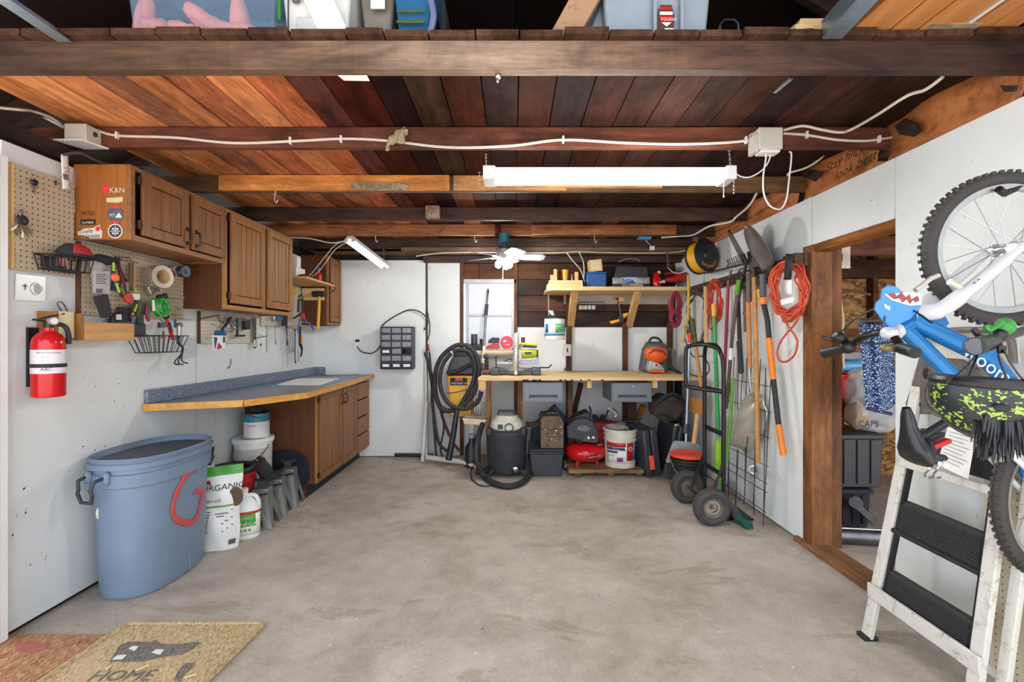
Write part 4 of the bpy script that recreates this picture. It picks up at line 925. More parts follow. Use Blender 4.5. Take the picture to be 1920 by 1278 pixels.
def tub(t, c, r0, r1, h, mat, rim=.010, wall=.004, ribs=(), name='bucket_body', n=40):
    pr = [(r0*.95,0),(r0,.005)]
    for z in sorted(ribs): k = r0+(r1-r0)*z/h; pr += [(k,z-.009),(k+.007,z-.006),(k+.007,z+.006),(k,z+.009)]
    pr += [(r1,h-.02),(r1+rim,h-.018),(r1+rim,h-.002),(r1+rim-.003,h),(r1-wall,h),(r0-wall,.012)]
    return put(name, M().lathe(pr, n, c), mat, t, sharp=30)
# red bucket with black toilet-seat style lid
c = V((-2.035, 3.40, 0)); t = thing('bucket', 'red bucket with a black snap on rim behind the white jugs', 'bucket', c)
tub(t, c, .128, .148, .36, 'red_plastic', ribs=(.30, .27))
put('rim', M().torus(c+V((0,0,.375)), .142, .020, (0,0,1), 40, 10, sz=1.2), 'black_plastic', t, label='black snap on rim')
c = V((-2.10, 3.145, 0)); t = thing('bucket', 'black bucket hidden between the trash can and the red bucket', 'bucket', c)
tub(t, c, .085, .092, .37, 'black_plastic', rim=.006); put('lid', M().lathe([(.001,.372),(.100,.372),(.102,.378),(.100,.392),(.09,.395),(.001,.392)], 36, c), 'black_plastic', t)
def can_(name, lab, cat, c, r, h, body, lids=None, band=None, rim='steel', grp=None, lip=True):
    t = thing(name, lab, cat, c, grp); c = V(c)
    put('can_body', M().lathe([(r*.97,0),(r,.003),(r,h-.003),(r*.97,h)], 32, c), body, t)
    if lip: put('rim', M().torus(c+V((0,0,h)), r*.93, .005, (0,0,1), 32, 8), rim, t)
    return t
c = V((-2.085, 3.16, .3955)); t = can_('tin_can', 'white tin can standing on the black lid behind the garden bag', 'can', c, .062, .125, plain('can_white', hx('d2d0ca'), .45))
m = M()
for k in range(12): a = -pi*.95+k*.2; m.box(c+V((.0628*cos(a),.0628*sin(a),.105)), (.008,.008,.006), rotz(a))
put('print', m, 'print_grey', t)
# jugs
def jug(lab, c, w, dpt, h, ang, cap, mat='jug'):
    t = thing('jug', lab, 'jug', c); R_ = Matrix.Rotation(ang, 4, 'Z'); Tm = Matrix.Translation(V(c)) @ R_
    n = 32; pr = [(0,.90),(.008,.985),(.02,1),(h*.55,1),(h*.62,.97),(h*.72,.80),(h*.82,.55),(h*.88,.34),(h*.90,.27),(h*.97,.27)]
    vs = []; m = M()
    for z, k in pr:
        for i in range(n):
            x, y = superpt(1, 2*pi*i/n, .7); vs.append(V((w/2*k*x-(1-k)*w*.10, dpt/2*k*y, z)))
    fs = [(i*n+k, i*n+(k+1)%n, (i+1)*n+(k+1)%n, (i+1)*n+k) for i in range(len(pr)-1) for k in range(n)]+[tuple(range(n-1,-1,-1)), tuple((len(pr)-1)*n+k for k in range(n))]
    m._a(vs, fs)
    put('bottle', m.xf(Tm), mat, t)
    put('grip', M().tube(spline([V((w*.06,0,h*.88)), V((w*.30,0,h*.86)), V((w*.43,0,h*.72)), V((w*.44,0,h*.55))], 6), .014, 10).xf(Tm), mat, t)
    put('cap', M().lathe([(w*.14,0),(w*.15,.003),(w*.15,.02),(w*.13,.024)], 20, (-w*.073,0,h*.965)).xf(Tm), cap, t)
    return t, Tm
def jugmat():
    q = NT('jug'); q.pbr(.3, 0, .5); q.base(hx('dfe3e2')); q.b.inputs['Subsurface Weight'].default_value = .0
jugmat()
t, Tm = jug('white vinegar jug with a green label standing in front of the jack stands', (-1.785, 3.135, 0), .165, .13, .31, radians(28), 'sticker_white')
def lab_(z0, z1, x0, x1, off, mat, nm='label_panel'):
    m = M(); w, dp = .165, .13
    def f(u, v):
        th = x0+(x1-x0)*u; x, y = superpt(1, th, .7); return V(((w/2+off)*x, (dp/2+off)*y, z0+(z1-z0)*v))
    return put(nm, m.grid(f, 14, 2).xf(Tm), mat, t, solid=.0004)
lab_(.025, .185, -pi*.93, -pi*.06, .0012, plain('label_pale', hx('e6e8df'), .5)); g_ = lab_(.085, .165, -pi*.86, -pi*.32, .0022, 'bag_green'); lab_(.166, .182, -pi*.93, -pi*.06, .0024, 'red_plastic', 'red_band')
put('lettering', M().text('VINEGAR', (-.066,-.0685,.09), X_, Z_, .036, .001).xf(Tm), 'sticker_white', t, smooth=False)
m = M()
for k in range(3): m.box((-.03+.025*k,-.0675,.062), (.016,.0012,.014))
put('badge', m.xf(Tm), 'bag_green', t, smooth=False)
t, Tm = jug('dark capped white weed killer jug behind the garden bag', (-1.945, 3.19, 0), .15, .12, .335, radians(-150), 'black_plastic')
put('label_panel', M().prism([(x,.0605,z) for x, z in ((-.03,.14),(.03,.14),(.035,.20),(-.035,.20))], (0,.001,0)).xf(Tm), 'label_pale', t)
# white bucket with lid on a low tote, paint can on top
c = V((-2.05, 3.72, 0)); t = thing('storage_tote', 'low black tote under the white lidded bucket', 'box', c)
put('tote_body', M().bx(-2.195, -1.905, 3.59, 3.86, 0, .16), 'black_plastic', t, bevel=.01)
c = V((-2.06, 3.715, .161)); t = thing('bucket', 'white lidded bucket with printed label below the paint can', 'bucket', c)
tub(t, c, .125, .135, .355, plain('bucket_white', hx('d9d9d5'), .4), rim=.006)
put('lid', M().lathe([(.001,.357),(.143,.352),(.150,.355),(.150,.382),(.143,.386),(.12,.386),(.118,.380),(.001,.380)], 40, c), 'bucket_white', t)
put('label_panel', M().lathe([(.1318,.10),(.1352,.31)], 40, c), plain('label_grey', hx('b9b6b0'), .6), t)
put('bail', M().tube(spline([c+V((.14,-.02,.33)), c+V((.10,-.12,.24)), c+V((0,-.155,.22)), c+V((-.10,-.12,.24)), c+V((-.14,-.02,.33))], 6), .003, 6), 'black_plastic', t)
c = V((-2.03, 3.71, .548)); t = can_('paint_can', 'white paint can with teal top band on the lidded bucket', 'paint can', c, .092, .185, plain('paint_label', hx('dcdcd8'), .45))
put('teal_band', M().lathe([(.0926,.125),(.0926,.183)], 36, c), plain('teal', hx('2f7f96'), .45), t); put('lid', M().lathe([(.001,.184),(.082,.184),(.085,.19),(.08,.192),(.07,.188),(.001,.188)], 32, c), 'dark_steel', t)
put('lettering', cyltxt('PRIMER', c.x, c.y, .0935, c.z+.09, -1.9, .022), 'paint_red', t, smooth=False)
put('bail', M().tube(spline([c+V((.094,0,.14)), c+V((.05,-.09,.165)), c+V((-.05,-.09,.185)), c+V((-.094,0,.14))], 6), .0025, 6), 'dark_steel', t)
solo('rag', 'dark rag bunched on the paint can lid', 'rag', M().ell(c+V((.0,0,.215)),(.05,.05,.028),14,8).blob(.02,22), 'charcoal_cloth')
# jack stands
worn('stand_steel', hx('8f8f8c'), hx('6a625a'), .45, .6, .42, 8)
def jackstand(lab, x, y, h, ang, g):
    t = thing('jack_stand', lab, 'jack stand', (x, y, 0), g); Tm = Matrix.Translation((x, y, 0)) @ Matrix.Rotation(ang, 4, 'Z')
    for q_ in range(4):
        Rq = Tm @ Matrix.Rotation(q_*pi/2, 4, 'Z'); w0, w1 = .045, .095
        pl = [V((w0,-w0,h*.66)), V((w0,w0,h*.66)), V((w1,w1,.002)), V((w1,w1-.045,.002)), V((w0+.02,.0,h*.42)), V((w1,-w1+.045,.002)), V((w1,-w1,.002))]
        put('leg_plate', M().prism(pl, (.004,0,0)).xf(Rq), 'stand_steel', t)
    for sy in (-1, 1): put('foot_bar', M().bar((-.088, sy*.088, .008), (.088, sy*.088, .008), .016, .016).xf(Tm), 'stand_steel', t)
    put('collar', M().bx(-.052,.052,-.052,.052,h*.60,h*.80).xf(Tm), 'stand_steel', t, bevel=.006); put('column', M().bx(-.026,.026,-.026,.026,h*.72,h*.95).xf(Tm), 'dark_steel', t)
    put('saddle', M().prism([(-.05,-.025,h*.93),(.05,-.025,h*.93),(.055,-.025,h),(.03,-.025,h*.97),(-.03,-.025,h*.97),(-.055,-.025,h)], (0,.05,0)).xf(Tm), 'black_rubber', t, bevel=.004)
    put('pawl', M().cyl((.0,-.055,h*.68), (0,.055,h*.68), .008).bar((0,-.055,h*.68), (.06,-.065,h*.72), .012,.012).xf(Tm), 'dark_steel', t)
G_ = None
jackstand('jack stand nearest the vinegar jug, steel with splayed feet', -1.785, 3.335, .33, .12, G_)
jackstand('middle jack stand of the row with a black glove over it', -1.80, 3.56, .33, .15, G_)
jackstand('far jack stand beside the base cabinet side', -1.80, 3.755, .36, .1, G_)
t = thing('glove', 'black work glove draped over the middle jack stand', 'glove', (-1.83, 3.52, .42))
m = M().tube(spline([W(472,868,3.5), W(488,878,3.47), W(505,893,3.45)], 5), [.03]*4+[.04]*7, 10).ell(W(502,893,3.47), (.06,.05,.03), 12, 8)
put('palm', m.blob(.012, 14), 'charcoal_cloth', t)
put('fingers', M().tube(spline([W(486,856,3.5), W(494,868,3.48), W(506,886,3.46)], 5), [.018]*3+[.028]*8, 10).blob(.008, 18), 'charcoal_cloth', t)
t = thing('drop_cloth', 'dark navy cloth heaped against the side of the base cabinet', 'cloth', (-1.9, 3.82, 0))
m = M().ell((-1.85,3.853,.22),(.17,.03,.21),22,14).blob(.035, 8, 4)
for i, p in enumerate(m.v): m.v[i] = V((p.x, min(p.y, 3.862), max(.002, p.z)))
put('folds', m, plain('navy_cloth', hx('151a26'), .95), t)
# doormats
def mat_(lab, poly, th, mat, border=None):
    t = thing('doormat', lab, 'doormat', sum((V(p) for p in poly), V((0,0,0)))/len(poly)); put('pile', M().prism(poly, (0,0,th)), mat, t, bevel=.006); return t
def coir(name, a, b, c, stain):
    q = NT(name); q.pbr(.95, 0, .1); v = q.coord()
    f = q.noise(q.coord(scale=(1,.35,1), rot=(0,0,.5)), 130, 3, .7); g = q.noise(v, 5, 5, .65); col = q.ramp(f, [(.3, a), (.5, b), (.7, c)])
    q.base(q.mix(q.math('MULTIPLY', q.math('GREATER_THAN', g, .56), .5), col, stain)); q.bump(f, .9, .012)
coir('coir_brown', hx('7a5438'), hx('a87c58'), hx('cfa684'), hx('8c4a40')); coir('coir_tan', hx('8a7450'), hx('bfa67c'), hx('dcc8a2'), hx('c9a888'))
fa, fb, fc, fd = F(240,1175), F(494,1174), F(330,1330), F(40,1330)
t = mat_('tan coir doormat with a grey worn picture lying at the lower left', [F(240,1175), F(494,1174), V((-1.21,1.30,0)), V((-1.83,1.30,0))], .014, 'coir_tan')
e1, e0, e2 = F(494,1174), F(240,1175), V((-1.21,1.30,0)); e3 = V((-1.83,1.30,0))
for a, b in ((e0,e1),(e1,e2),(e2,e3),(e3,e0)): put('border_rib', M().tube([a.lerp(b,.01)+Z_*.014, b.lerp(a,.01)+Z_*.014], .014, 8, flat=.6), 'coir_tan', t)
coir('coir_grey', hx('5d5750'), hx('77706a'), hx('948c84'), hx('8d8274')); plain('coir_pale', hx('d8d2c4'), .95)
FZ = lambda px, py: F(px, py, .0155)
put('picture', M().prism([FZ(*p) for p in ((215,1224),(225,1209),(240,1203),(282,1203),(292,1199),(302,1207),(345,1207),(362,1203),(378,1204),(360,1216),(340,1226),(300,1232),(262,1240),(230,1240),(205,1240))], (0,0,.0012)), 'coir_grey', t, smooth=False)
for pp in ([(241,1215),(250,1211),(260,1211),(252,1220)], [(284,1223),(292,1217),(308,1217),(300,1227)], [(210,1236),(220,1228),(238,1227),(230,1235)]):
    put('picture_spot', M().prism([F(a, b, .017) for a, b in pp], (0,0,.0008)), 'coir_pale', t, smooth=False)
put('picture_tail', M().prism([FZ(*p) for p in ((325,1275),(338,1252),(348,1243),(366,1242),(360,1252),(345,1262),(338,1278))], (0,0,.0012)), 'coir_grey', t, smooth=False)
put('letters', M().text('HOME', FZ(158,1277), (1,.02,0), (.5,1,0), .085, .0012), 'coir_grey', t, smooth=False)
t = mat_('reddish brown coir doormat partly under the tan one', [F(-60,1196), F(205,1196), V((-1.87,1.30,0)), V((-2.75,1.30,0))], .02, 'coir_brown')
put('red_patch', M().prism([F(a, b, .0205) for a, b in ((30,1206),(60,1202),(92,1207),(85,1218),(60,1224),(28,1220))], (0,0,.001)), plain('coir_red', hx('9c5a4e'), .95), t, smooth=False)
for k, (a, b, z) in enumerate((((254,1257),(280,1246),.018), ((345,1270),(369,1263),.018), ((200,1254),(208,1248),.018))):
    solo('wood_splinter', ('thin pale splinter lying across the middle of the tan mat','pale splinter lying near the right edge of the tan mat','tiny pale chip on the left half of the tan mat')[k], 'splinter', M().bar(F(*a, z), F(*b, z), .008, .003), 'tape_tan')
# ================================================================== BACK WALL
YO = 5.09
# parts organiser
x0, x1, z0, z1 = W(713,0,YO).x, W(773,0,YO).x, W(0,692,YO).z, W(0,612,YO).z
t = thing('parts_organizer', 'dark grey eighteen drawer parts organizer on the white back panel', 'organizer', ((x0+x1)/2, 5.17, z0))
plain('org_dark', hx('33363b'), .5); plain('org_drawer', hx('7d8188'), .3, var=.25, scale=30)
m = M(); e = .008; cw, ch = (x1-x0-e)/3, (z1-z0-e)/6
m.bx(x0,x0+e,YO,5.245,z0,z1).bx(x1-e,x1,YO,5.245,z0,z1).bx(x0+e,x1-e,YO,5.245,z0,z0+e).bx(x0+e,x1-e,YO,5.245,z1-e,z1).bx(x0+e,x1-e,5.235,5.245,z0+e,z1-e)
for i in (1,2): m.bx(x0+e/2+i*cw-.004, x0+e/2+i*cw+.004, YO+.002, 5.235, z0+e, z1-e)
for j in range(1,6): m.bx(x0+e, x1-e, YO+.003, 5.235, z0+e/2+j*ch-.006, z0+e/2+j*ch+.006)
put('frame', m, 'org_dark', t)
for j in range(6):
    for i in range(3):
        if (j, i) == (2, 2): continue
        a, b = x0+e/2+i*cw+.007, z0+e/2+j*ch+.009; lab = (j == 0) or (j, i) == (2, 0)
        d = put('drawer', M().bx(a, a+cw-.014, YO+.004, YO+.10, b, b+ch-.018), 'org_dark' if lab else 'org_drawer', t, bevel=.003)
        if lab: put('label', M().bx(a+.014, a+cw-.028, YO-.0005, YO+.0035, b+.014, b+.042), 'paper', d)
        else: put('lip', M().bx(a+.008, a+cw-.022, YO-.006, YO+.0035, b+.004, b+.012), 'org_drawer', d)
def cable(name, lab, pts, r, mat, cat='cable', n=6, k=7):
    return solo(name, lab, cat, M().tube(spline(pts, n), r, k), mat)
# wall outlet and cords
t = thing('outlet', 'white wall outlet with black plug left of the parts organizer', 'outlet', W(671,643,5.249))
put('plate', M().bx(W(663,0,5.24).x, W(679,0,5.24).x, 5.242, 5.2495, W(0,656,5.24).z, W(0,631,5.24).z), 'white_plastic', t, bevel=.002)
put('socket', M().bx(W(666,0,5.24).x, W(674,0,5.24).x, 5.236, 5.2415, W(0,641,5.24).z, W(0,636,5.24).z), 'black_plastic', t)
q = lambda px, py, d=5.22: W(px, py, d)
cable('loose_cable', 'black cord from the wall outlet passing behind the parts organizer', [q(670,649,5.225), q(671,652,5.19), q(680,660), q(697,662), q(709,654), q(714,645,5.246)], .0065, 'black_rubber')
cable('loose_cable', 'black cord arching over the top of the parts organizer', [q(716,611,5.246), q(725,603), q(745,590), q(766,581), q(784,583), q(797,592), q(802,602), q(800,612), q(797,618)], .007, 'black_rubber')
t = thing('cable_junction', 'black cord connector hanging at the panel edge', 'connector', q(796,616,5.26)); put('block', M().ell(q(796,616,5.26), (.012,.012,.045), 10, 8), 'black_plastic', t); put('cord_end', M().tube([q(796,622,5.26), q(798,632,5.27), q(802,641,5.27)], .005, 6), 'black_rubber', t)
cable('loose_cable', 'long black cable hanging down the gap between the white back panels', [q(799,492,5.29), q(798,508,5.29), q(794,524,5.30), q(794,545,5.30), q(798,568,5.30), q(803,592,5.28), q(806,615,5.28), q(803,634,5.28), q(798,642,5.28)], .006, 'black_rubber')
cable('loose_cable', 'thin white cord from the corner cabinet to the wall outlet', [q(634,611,5.2), q(639,624), q(648,636), q(656,643), q(664,647,5.235)], .004, 'cable_white')
cable('test_lead', 'red tipped black lead hanging beside the white pipes', [q(802,648,5.2), q(806,662,5.2), q(808,690,5.2), q(809,720,5.2)], .005, 'black_rubber')
solo('test_clip', 'red clip hanging beside the white pipes', 'clip', M().ell(q(803,651,5.19), (.012,.012,.04), 10, 8), 'red_plastic')
plain('pvc', hx('c9c6bf'), .4)
def pipe(name, lab, a, b, r, mat='pvc', cat='pipe', n=14): return solo(name, lab, cat, M().cyl(a, b, r, n=n), mat)
pipe('pvc_pipe', 'white plastic pipe leaning at the right edge of the white back panel', W(799,752,5.16), V((W(793,0,5.08).x, 5.06, .002)), .021)
pipe('pvc_pipe', 'tall pale pipe leaning between the two white back panels', W(797,645,5.27), V((W(800,0,5.21).x, 5.19, .03)), .017)
pipe('pvc_pipe', 'thin white conduit leaning behind the black hoses', W(806,650,5.28), V((W(817,0,5.2).x, 5.2, .002)), .012)
pipe('black_pipe', 'black foam pipe lying along the foot of the back wall', W(740,852,5.2)*1+V((0,0,.0)), W(812,853,5.2), .018, 'black_rubber')
t = thing('pole', 'grey and white extension pole lying on the floor behind the black vacuum', 'pole', W(845,858,4.95))
a, b, c_ = V((W(800,0,5.0).x, 5.0, .06)), V((W(865,0,4.86).x, 4.86, .05)), V((W(893,0,4.75).x, 4.75, .03))
put('thick_tube', M().cyl(a, b, .027), 'pvc', t); put('thin_tube', M().cyl(b, c_, .018), 'cable_white', t)
# hanging hoses
for lab, pts, r in (('black rubber hose hanging down the left side of the yellow vacuum', [(797,660),(806,690),(811,715),(810,745),(813,775),(818,810),(826,835),(848,850)], .017),
                    ('thin dark hose dropping straight to a metal end by the white pipe', [(800,668),(806,700),(811,740),(813,790),(816,830),(818,862)], .012),
                    ('dark braided hose slung in a curve behind the yellow vacuum', [(805,660),(812,720),(826,760),(832,800),(826,840),(832,860)], .010)):
    cable('hose', lab, [W(x, y, 5.02) for x, y in pts], r, 'black_rubber', 'hose', 6, 10)
solo('hose_end', 'bright metal hose fitting standing by the white pipe', 'fitting', M().cyl(W(818,858,5.03), W(818,865,5.03), .018), 'chrome')
cable('hose', 'red brown hose crossing behind the black vacuum wand', [W(826,770,5.1), W(836,800,5.1), W(850,830,5.1), W(862,845,5.1)], .016, plain('hose_red', hx('6c2622'), .6), 'hose', 6, 10)
# wall mounted yellow vacuum
d = 4.98; c = W(862, 745, d)
t = thing('wall_vacuum', 'yellow wall mounted shop vacuum with black motor head and long hose', 'vacuum', (c.x, d+.05, W(0,785,d).z))
f = lambda px, py, o=0: W(px, py, d)+V((0, o, 0))
put('tank', M().prism([f(838,704), f(887,704), f(885,745), f(884,783), f(843,780), f(842,745)], (0,.30,0)), plain('vac_yellow', hx('dda01e'), .4, var=.05), t, bevel=.012)
put('motor_head', M().prism([f(836,702,-.01), f(888,702,-.01), f(886,688,-.01), f(880,668,-.01), f(848,668,-.01), f(840,690,-.01)], (0,.30,0)), 'dark_grey_plastic', t, bevel=.015)
put('top_cap', M().prism([f(848,669,.02), f(879,669,.02), f(876,657,.02), f(870,652,.02), f(852,654,.02)], (0,.24,0)), 'black_plastic', t, bevel=.012)
put('label_plate', M().prism([f(844,722,-.002), f(876,722,-.002), f(876,708,-.002), f(844,708,-.002)], (0,-.002,0)), 'ink', t, smooth=False)
put('red_badge', M().prism([f(853,714,-.005), f(868,714,-.005), f(867,708,-.005), f(854,708,-.005)], (0,-.001,0)), 'red_plastic', t, smooth=False)
put('lettering', M().text('WET/DRY VAC', f(846,720,-.0055), X_, Z_, .030, .0008), 'sticker_white', t, smooth=False)
put('tool_clip', M().tube([f(839,699,-.03), f(862,694,-.05), f(884,682,-.03)], .022, 10), 'black_rubber', t)
put('strap_line', M().tube(spline([f(838,737,-.004), f(855,735,-.006), f(875,730,-.004), f(884,726,-.004)], 4), .004, 6), 'black_rubber', t)
hp = [(832,775),(818,745),(816,705),(824,675),(842,655),(862,646),(882,652),(895,672),(898,700),(890,732),(876,752),(858,766),(840,770),(826,763)]
put('hose', M().tube(spline([W(x,y,4.86-.004*i) for i, (x,y) in enumerate(hp)], 6), .024, 12), 'black_rubber', t)
hp = [(849,659),(866,655),(882,662),(890,685),(888,712),(878,735),(866,755),(856,772)]
h2 = [(846,662),(832,680),(825,705),(827,730),(838,752),(856,764),(878,765),(896,752),(903,734)]
put('hose', M().tube(spline([W(x,y,4.80) for x, y in h2], 6), .022, 12), 'black_rubber', t)
put('hose', M().tube(spline([W(x,y,4.83) for x, y in hp], 6), .022, 12), 'black_rubber', t)
put('wand', M().tube([W(857,768,4.78), W(850,815,4.76), W(841,862,4.74)], [.026,.030,.034], 12), 'black_plastic', t)
# clutter below: clamps on a small ledge, chrome tubes
t = thing('clamp_ledge', 'short board ledge with a steel edge left of the workbench legs', 'ledge', W(888,793,4.62))
put('board', M().prism([W(870,794,4.6), W(910,797,4.6), W(908,789,4.6), W(868,786,4.6)], (0,.28,0)), 'pine_x', t); put('edge', M().prism([W(867,786,4.59), W(912,789.5,4.59), W(912,787,4.59), W(867,783.5,4.59)], (0,.05,0)), 'galvanised', t)
for i, (px, lab) in enumerate(((890,'left chrome tube'), (895,'middle chrome tube'), (900,'right chrome tube'))):
    pipe('chrome_tube', lab+' of three standing by the workbench left leg', V((W(px,0,4.95).x, 4.95, .002)), W(px, 722, 4.95), .010, 'chrome', 'tube')
t = thing('bottle', 'black jug shaped bottle standing dark below the board ledge', 'bottle', (W(884,0,4.85).x, 4.85, 0))
put('bottle_body', M().lathe([(.06,0),(.07,.01),(.07,.20),(.03,.26),(.03,.30)], 16, (W(884,0,4.85).x,4.85,.0)), 'black_plastic', t); put('cap', M().cyl((W(884,0,4.85).x,4.85,.30), (W(884,0,4.85).x,4.85,.34), .034), 'grey_plastic', t)
# ------------------------------------------------------------------ workbench
t = thing('workbench', 'long pine topped workbench across the back wall', 'workbench', (.75, 4.85, 0))
put('top', M().prism([(-.335,4.40,.928),(1.80,4.40,.928),(1.80,5.325,.928),(-.25,5.325,.928),(-.30,5.0,.928)], (0,0,.032)), 'pine_x', t, bevel=.003)
put('front_apron', M().bx(W(897,0,4.43).x, W(910,0,4.43).x, 4.42, 4.46, .84, .925), 'pine_z', t)
for (px, c, w, y, z1) in ((916,'9a6f42',.05,4.86,.925), (975,'8a5c34',.05,4.86,.925), (1069,'4a3222',.05,4.75,.925), (1186,'3e2c20',.085,5.0,.925), (1274,'2c211b',.05,5.2,.925)):
    m = M(); m.cur = hx(c); x = W(px,0,y).x; m.bx(x-w/2, x+w/2, y, y+.085, 0, z1); put('leg', m, 'stud_wood', t, bevel=.003)
m = M(); m.cur = hx('4c3626'); m.bar(W(1089,720,4.9), W(1074,780,5.2), .05, .05, (0,1,0)); put('brace', m, 'stud_wood', t)
m = M(); m.cur = hx('a06a30'); m.bar(W(1206,760,5.1), W(1190,800,5.2), .06, .04, (0,1,0)); put('brace', m, 'stud_wood', t)
for px in (1105, 1228): x = W(px,0,4.45).x; put('cleat', M().bx(x-.022, x+.022, 4.44, 4.52, .855, .927), 'pine_z', t, bevel=.002)
m = M(); rs = random.Random(5)
for px in (982,988,1000,1004,1012,1052,1060,1072,1089,1104,1130): m.prism([W(px-rs.uniform(1,5),713,4.399), W(px+rs.uniform(1,5),713.5,4.399), W(px+2,711,4.399), W(px-2,711.3,4.399)], (0,-.0015,0))
put('paint_drip', m, 'ink', t, smooth=False)
m = M(); m.cur = hx('4e3828'); m.bx(W(985,0,4.9).x, W(1069,0,4.75).x-.03, 4.78, 4.82, .42, .47); put('stretcher', m, 'joist_wood', t)
# grey steel drawers
plain('drawer_grey', hx('74787f'), .45, .2, var=.05)
def steel_drawer(lab, a, b, y0, y1, lock):
    d = 4.47; p = lambda px, py, o=0: W(px, py, d)+V((0,o,0))
    xa, xb, za, zb = p(a,0).x, p(b,0).x, p(0,y1).z, min(.926, p(0,y0).z)
    t = thing('tool_cabinet', lab, 'cabinet', ((xa+xb)/2, d+.2, za))
    put('case', M().bx(xa, xb, d+.012, d+.46, za, zb), 'drawer_grey', t, bevel=.003)
    put('front', M().bx(xa+.012, xb-.012, d, d+.011, za+.012, zb-.004), 'drawer_grey', t, bevel=.003)
    w = xb-xa; zc = za+.055
    put('pull_recess', M().bx(xa+w*.16, xb-w*.14, d-.0015, d+.001, zc-.018, zc+.018), plain('recess', hx('3d4046'), .6), t)
    put('pull_lip', M().bx(xa+w*.18, xb-w*.16, d-.008, d-.0016, zc-.016, zc-.008), 'drawer_grey', t)
    if lock: put('lock', M().cyl(p((a+b)/2+2,724,-.006), p((a+b)/2+2,724,0), .008), 'chrome', t)
steel_drawer('grey steel drawer under the left half of the workbench', 980, 1056, 716, 754, False)
steel_drawer('grey steel drawer with a chrome lock under the right half of the workbench', 1147, 1223, 717, 754, True)
# ------------------------------------------------------------------ under the bench
def wetvac():
    c = V((W(950,0,4.60).x, 4.62, 0)); t = thing('shop_vacuum', 'black shop vacuum with cream motor head on the floor', 'vacuum', c)
    put('tank', M().lathe([(.15,.03),(.175,.035),(.185,.06),(.200,.37),(.205,.385),(.205,.40),(.19,.405),(.01,.405)], 40, c), plain('vac_black', hx('33353a'), .5, var=.1), t, sharp=30)
    put('lid_ring', M().lathe([(.19,.404),(.205,.404),(.208,.43),(.185,.445),(.01,.445)], 40, c), 'dark_grey_plastic', t, sharp=30)
    put('motor_head', M().lathe([(.155,.445),(.165,.46),(.15,.52),(.115,.55),(.105,.575),(.01,.578)], 32, c), plain('cream_plastic', hx('d8d2c4'), .45), t, sharp=35)
    put('handle', M().tube([c+V((-.085,-.02,.57)), c+V((-.08,-.02,.615)), c+V((.08,-.02,.615)), c+V((.085,-.02,.57))], .013, 10), plain('vac_navy', hx('2a2f45'), .5), t)
    put('hose_port', M().lathe([(.036,0),(.042,.002),(.042,.06),(.036,.06),(.034,.01)], 24, c+V((.02,-.13,.475)), (.1,-1,.05)), 'black_plastic', t)
    put('switch_plate', M().box(c+V((-.058,-.163,.485)), (.045,.02,.04)), 'vac_navy', t, bevel=.003); put('latch', M().box(c+V((.16,-.12,.435)), (.05,.05,.07)), 'black_plastic', t, bevel=.006); put('latch', M().box(c+V((-.17,-.11,.435)), (.05,.05,.07)), 'black_plastic', t, bevel=.006)
    put('drain_cap', M().torus(c+V((.085,-.172,.085)), .042, .009, (.4,-.9,0), 24, 8), 'black_plastic', t); put('drain_badge', M().ell(c+V((.085,-.178,.085)), (.03,.01,.03), 16, 8), 'steel', t)
    for a in (-2.5, -.6, .7, 2.4):
        p = c+V((.19*cos(a), .19*sin(a), 0)); put('caster', M().cyl(p+V((-.012,0,.026)), p+V((.012,0,.026)), .0255).box(p+V((0,0,.055)), (.05,.05,.03)), 'black_rubber', t)
    pts = [W(905,795,4.6), W(899,812,4.5), W(893,840,4.42), W(895,866,4.38), F(908,893,.03), F(928,906,.03), F(955,911,.03), F(980,903,.03), V((W(996,0,4.55).x,4.52,.035))]
    put('hose', M().tube(spline(pts, 8), .027, 12), 'black_rubber', t)
    pts = [W(891,868,4.5), F(884,880,.01), F(884,896,.01), F(897,908,.008), F(915,911,.008), F(930,906,.008)]
    put('power_cord', M().tube(spline(pts, 6), .006, 6), 'black_rubber', t)
    put('nozzle', M().tube([W(892,885,4.42), W(905,884,4.45), W(915,880,4.5)], [.02,.035,.03], 10), 'black_plastic', t)
wetvac()
x0, x1 = W(993,0,4.5).x, W(1057,0,4.5).x
t = thing('storage_bin', 'black storage bin on the floor under the rusty toolbox', 'bin', ((x0+x1)/2, 4.7, 0))
put('bin_body', M().prism([(x0+.02,4.5,.0),(x1-.02,4.5,.0),(x1-.004,4.5,.215),(x0+.004,4.5,.215)], (0,.38,0)), plain('bin_black', hx('2e3138'), .5), t, bevel=.01)
for k in range(2): put('lid_ridge', M().bx(x0-.004+.004*k, x1+.004-.004*k, 4.492+.004*k, 4.89, .216+.024*k, .237+.024*k), 'bin_black', t, bevel=.005)
worn('rusty_box', hx('6e5a47'), hx('4a3626'), .65, .3, .45, 14)
x0, x1 = W(1014,0,4.52).x, W(1057,0,4.52).x
t = thing('metal_toolbox', 'rusty brown arched toolbox standing on the black bin', 'toolbox', ((x0+x1)/2, 4.65, .265))
m = M(); zt = W(0,780,4.52).z
m.prism([(x0,4.52,.266),(x1,4.52,.266),(x1,4.52,zt-.06),(x1-.02,4.52,zt-.02),(x1-.045,4.52,zt),(x0+.02,4.52,zt),(x0,4.52,zt-.03)], (0,.34,0)); put('case', m, 'rusty_box', t, bevel=.004)
put('seam', M().bx(x0-.001, x1+.001, 4.517, 4.5195, zt-.125, zt-.119).bx(x0-.001, x1+.001, 4.517, 4.5195, zt-.20, zt-.196), 'toe', t); put('handle', M().tube(spline([(x0+.07,4.6,zt), (x0+.09,4.6,zt+.015), (x1-.06,4.6,zt+.015), (x1-.045,4.6,zt)], 4), .008, 8), 'dark_steel', t)
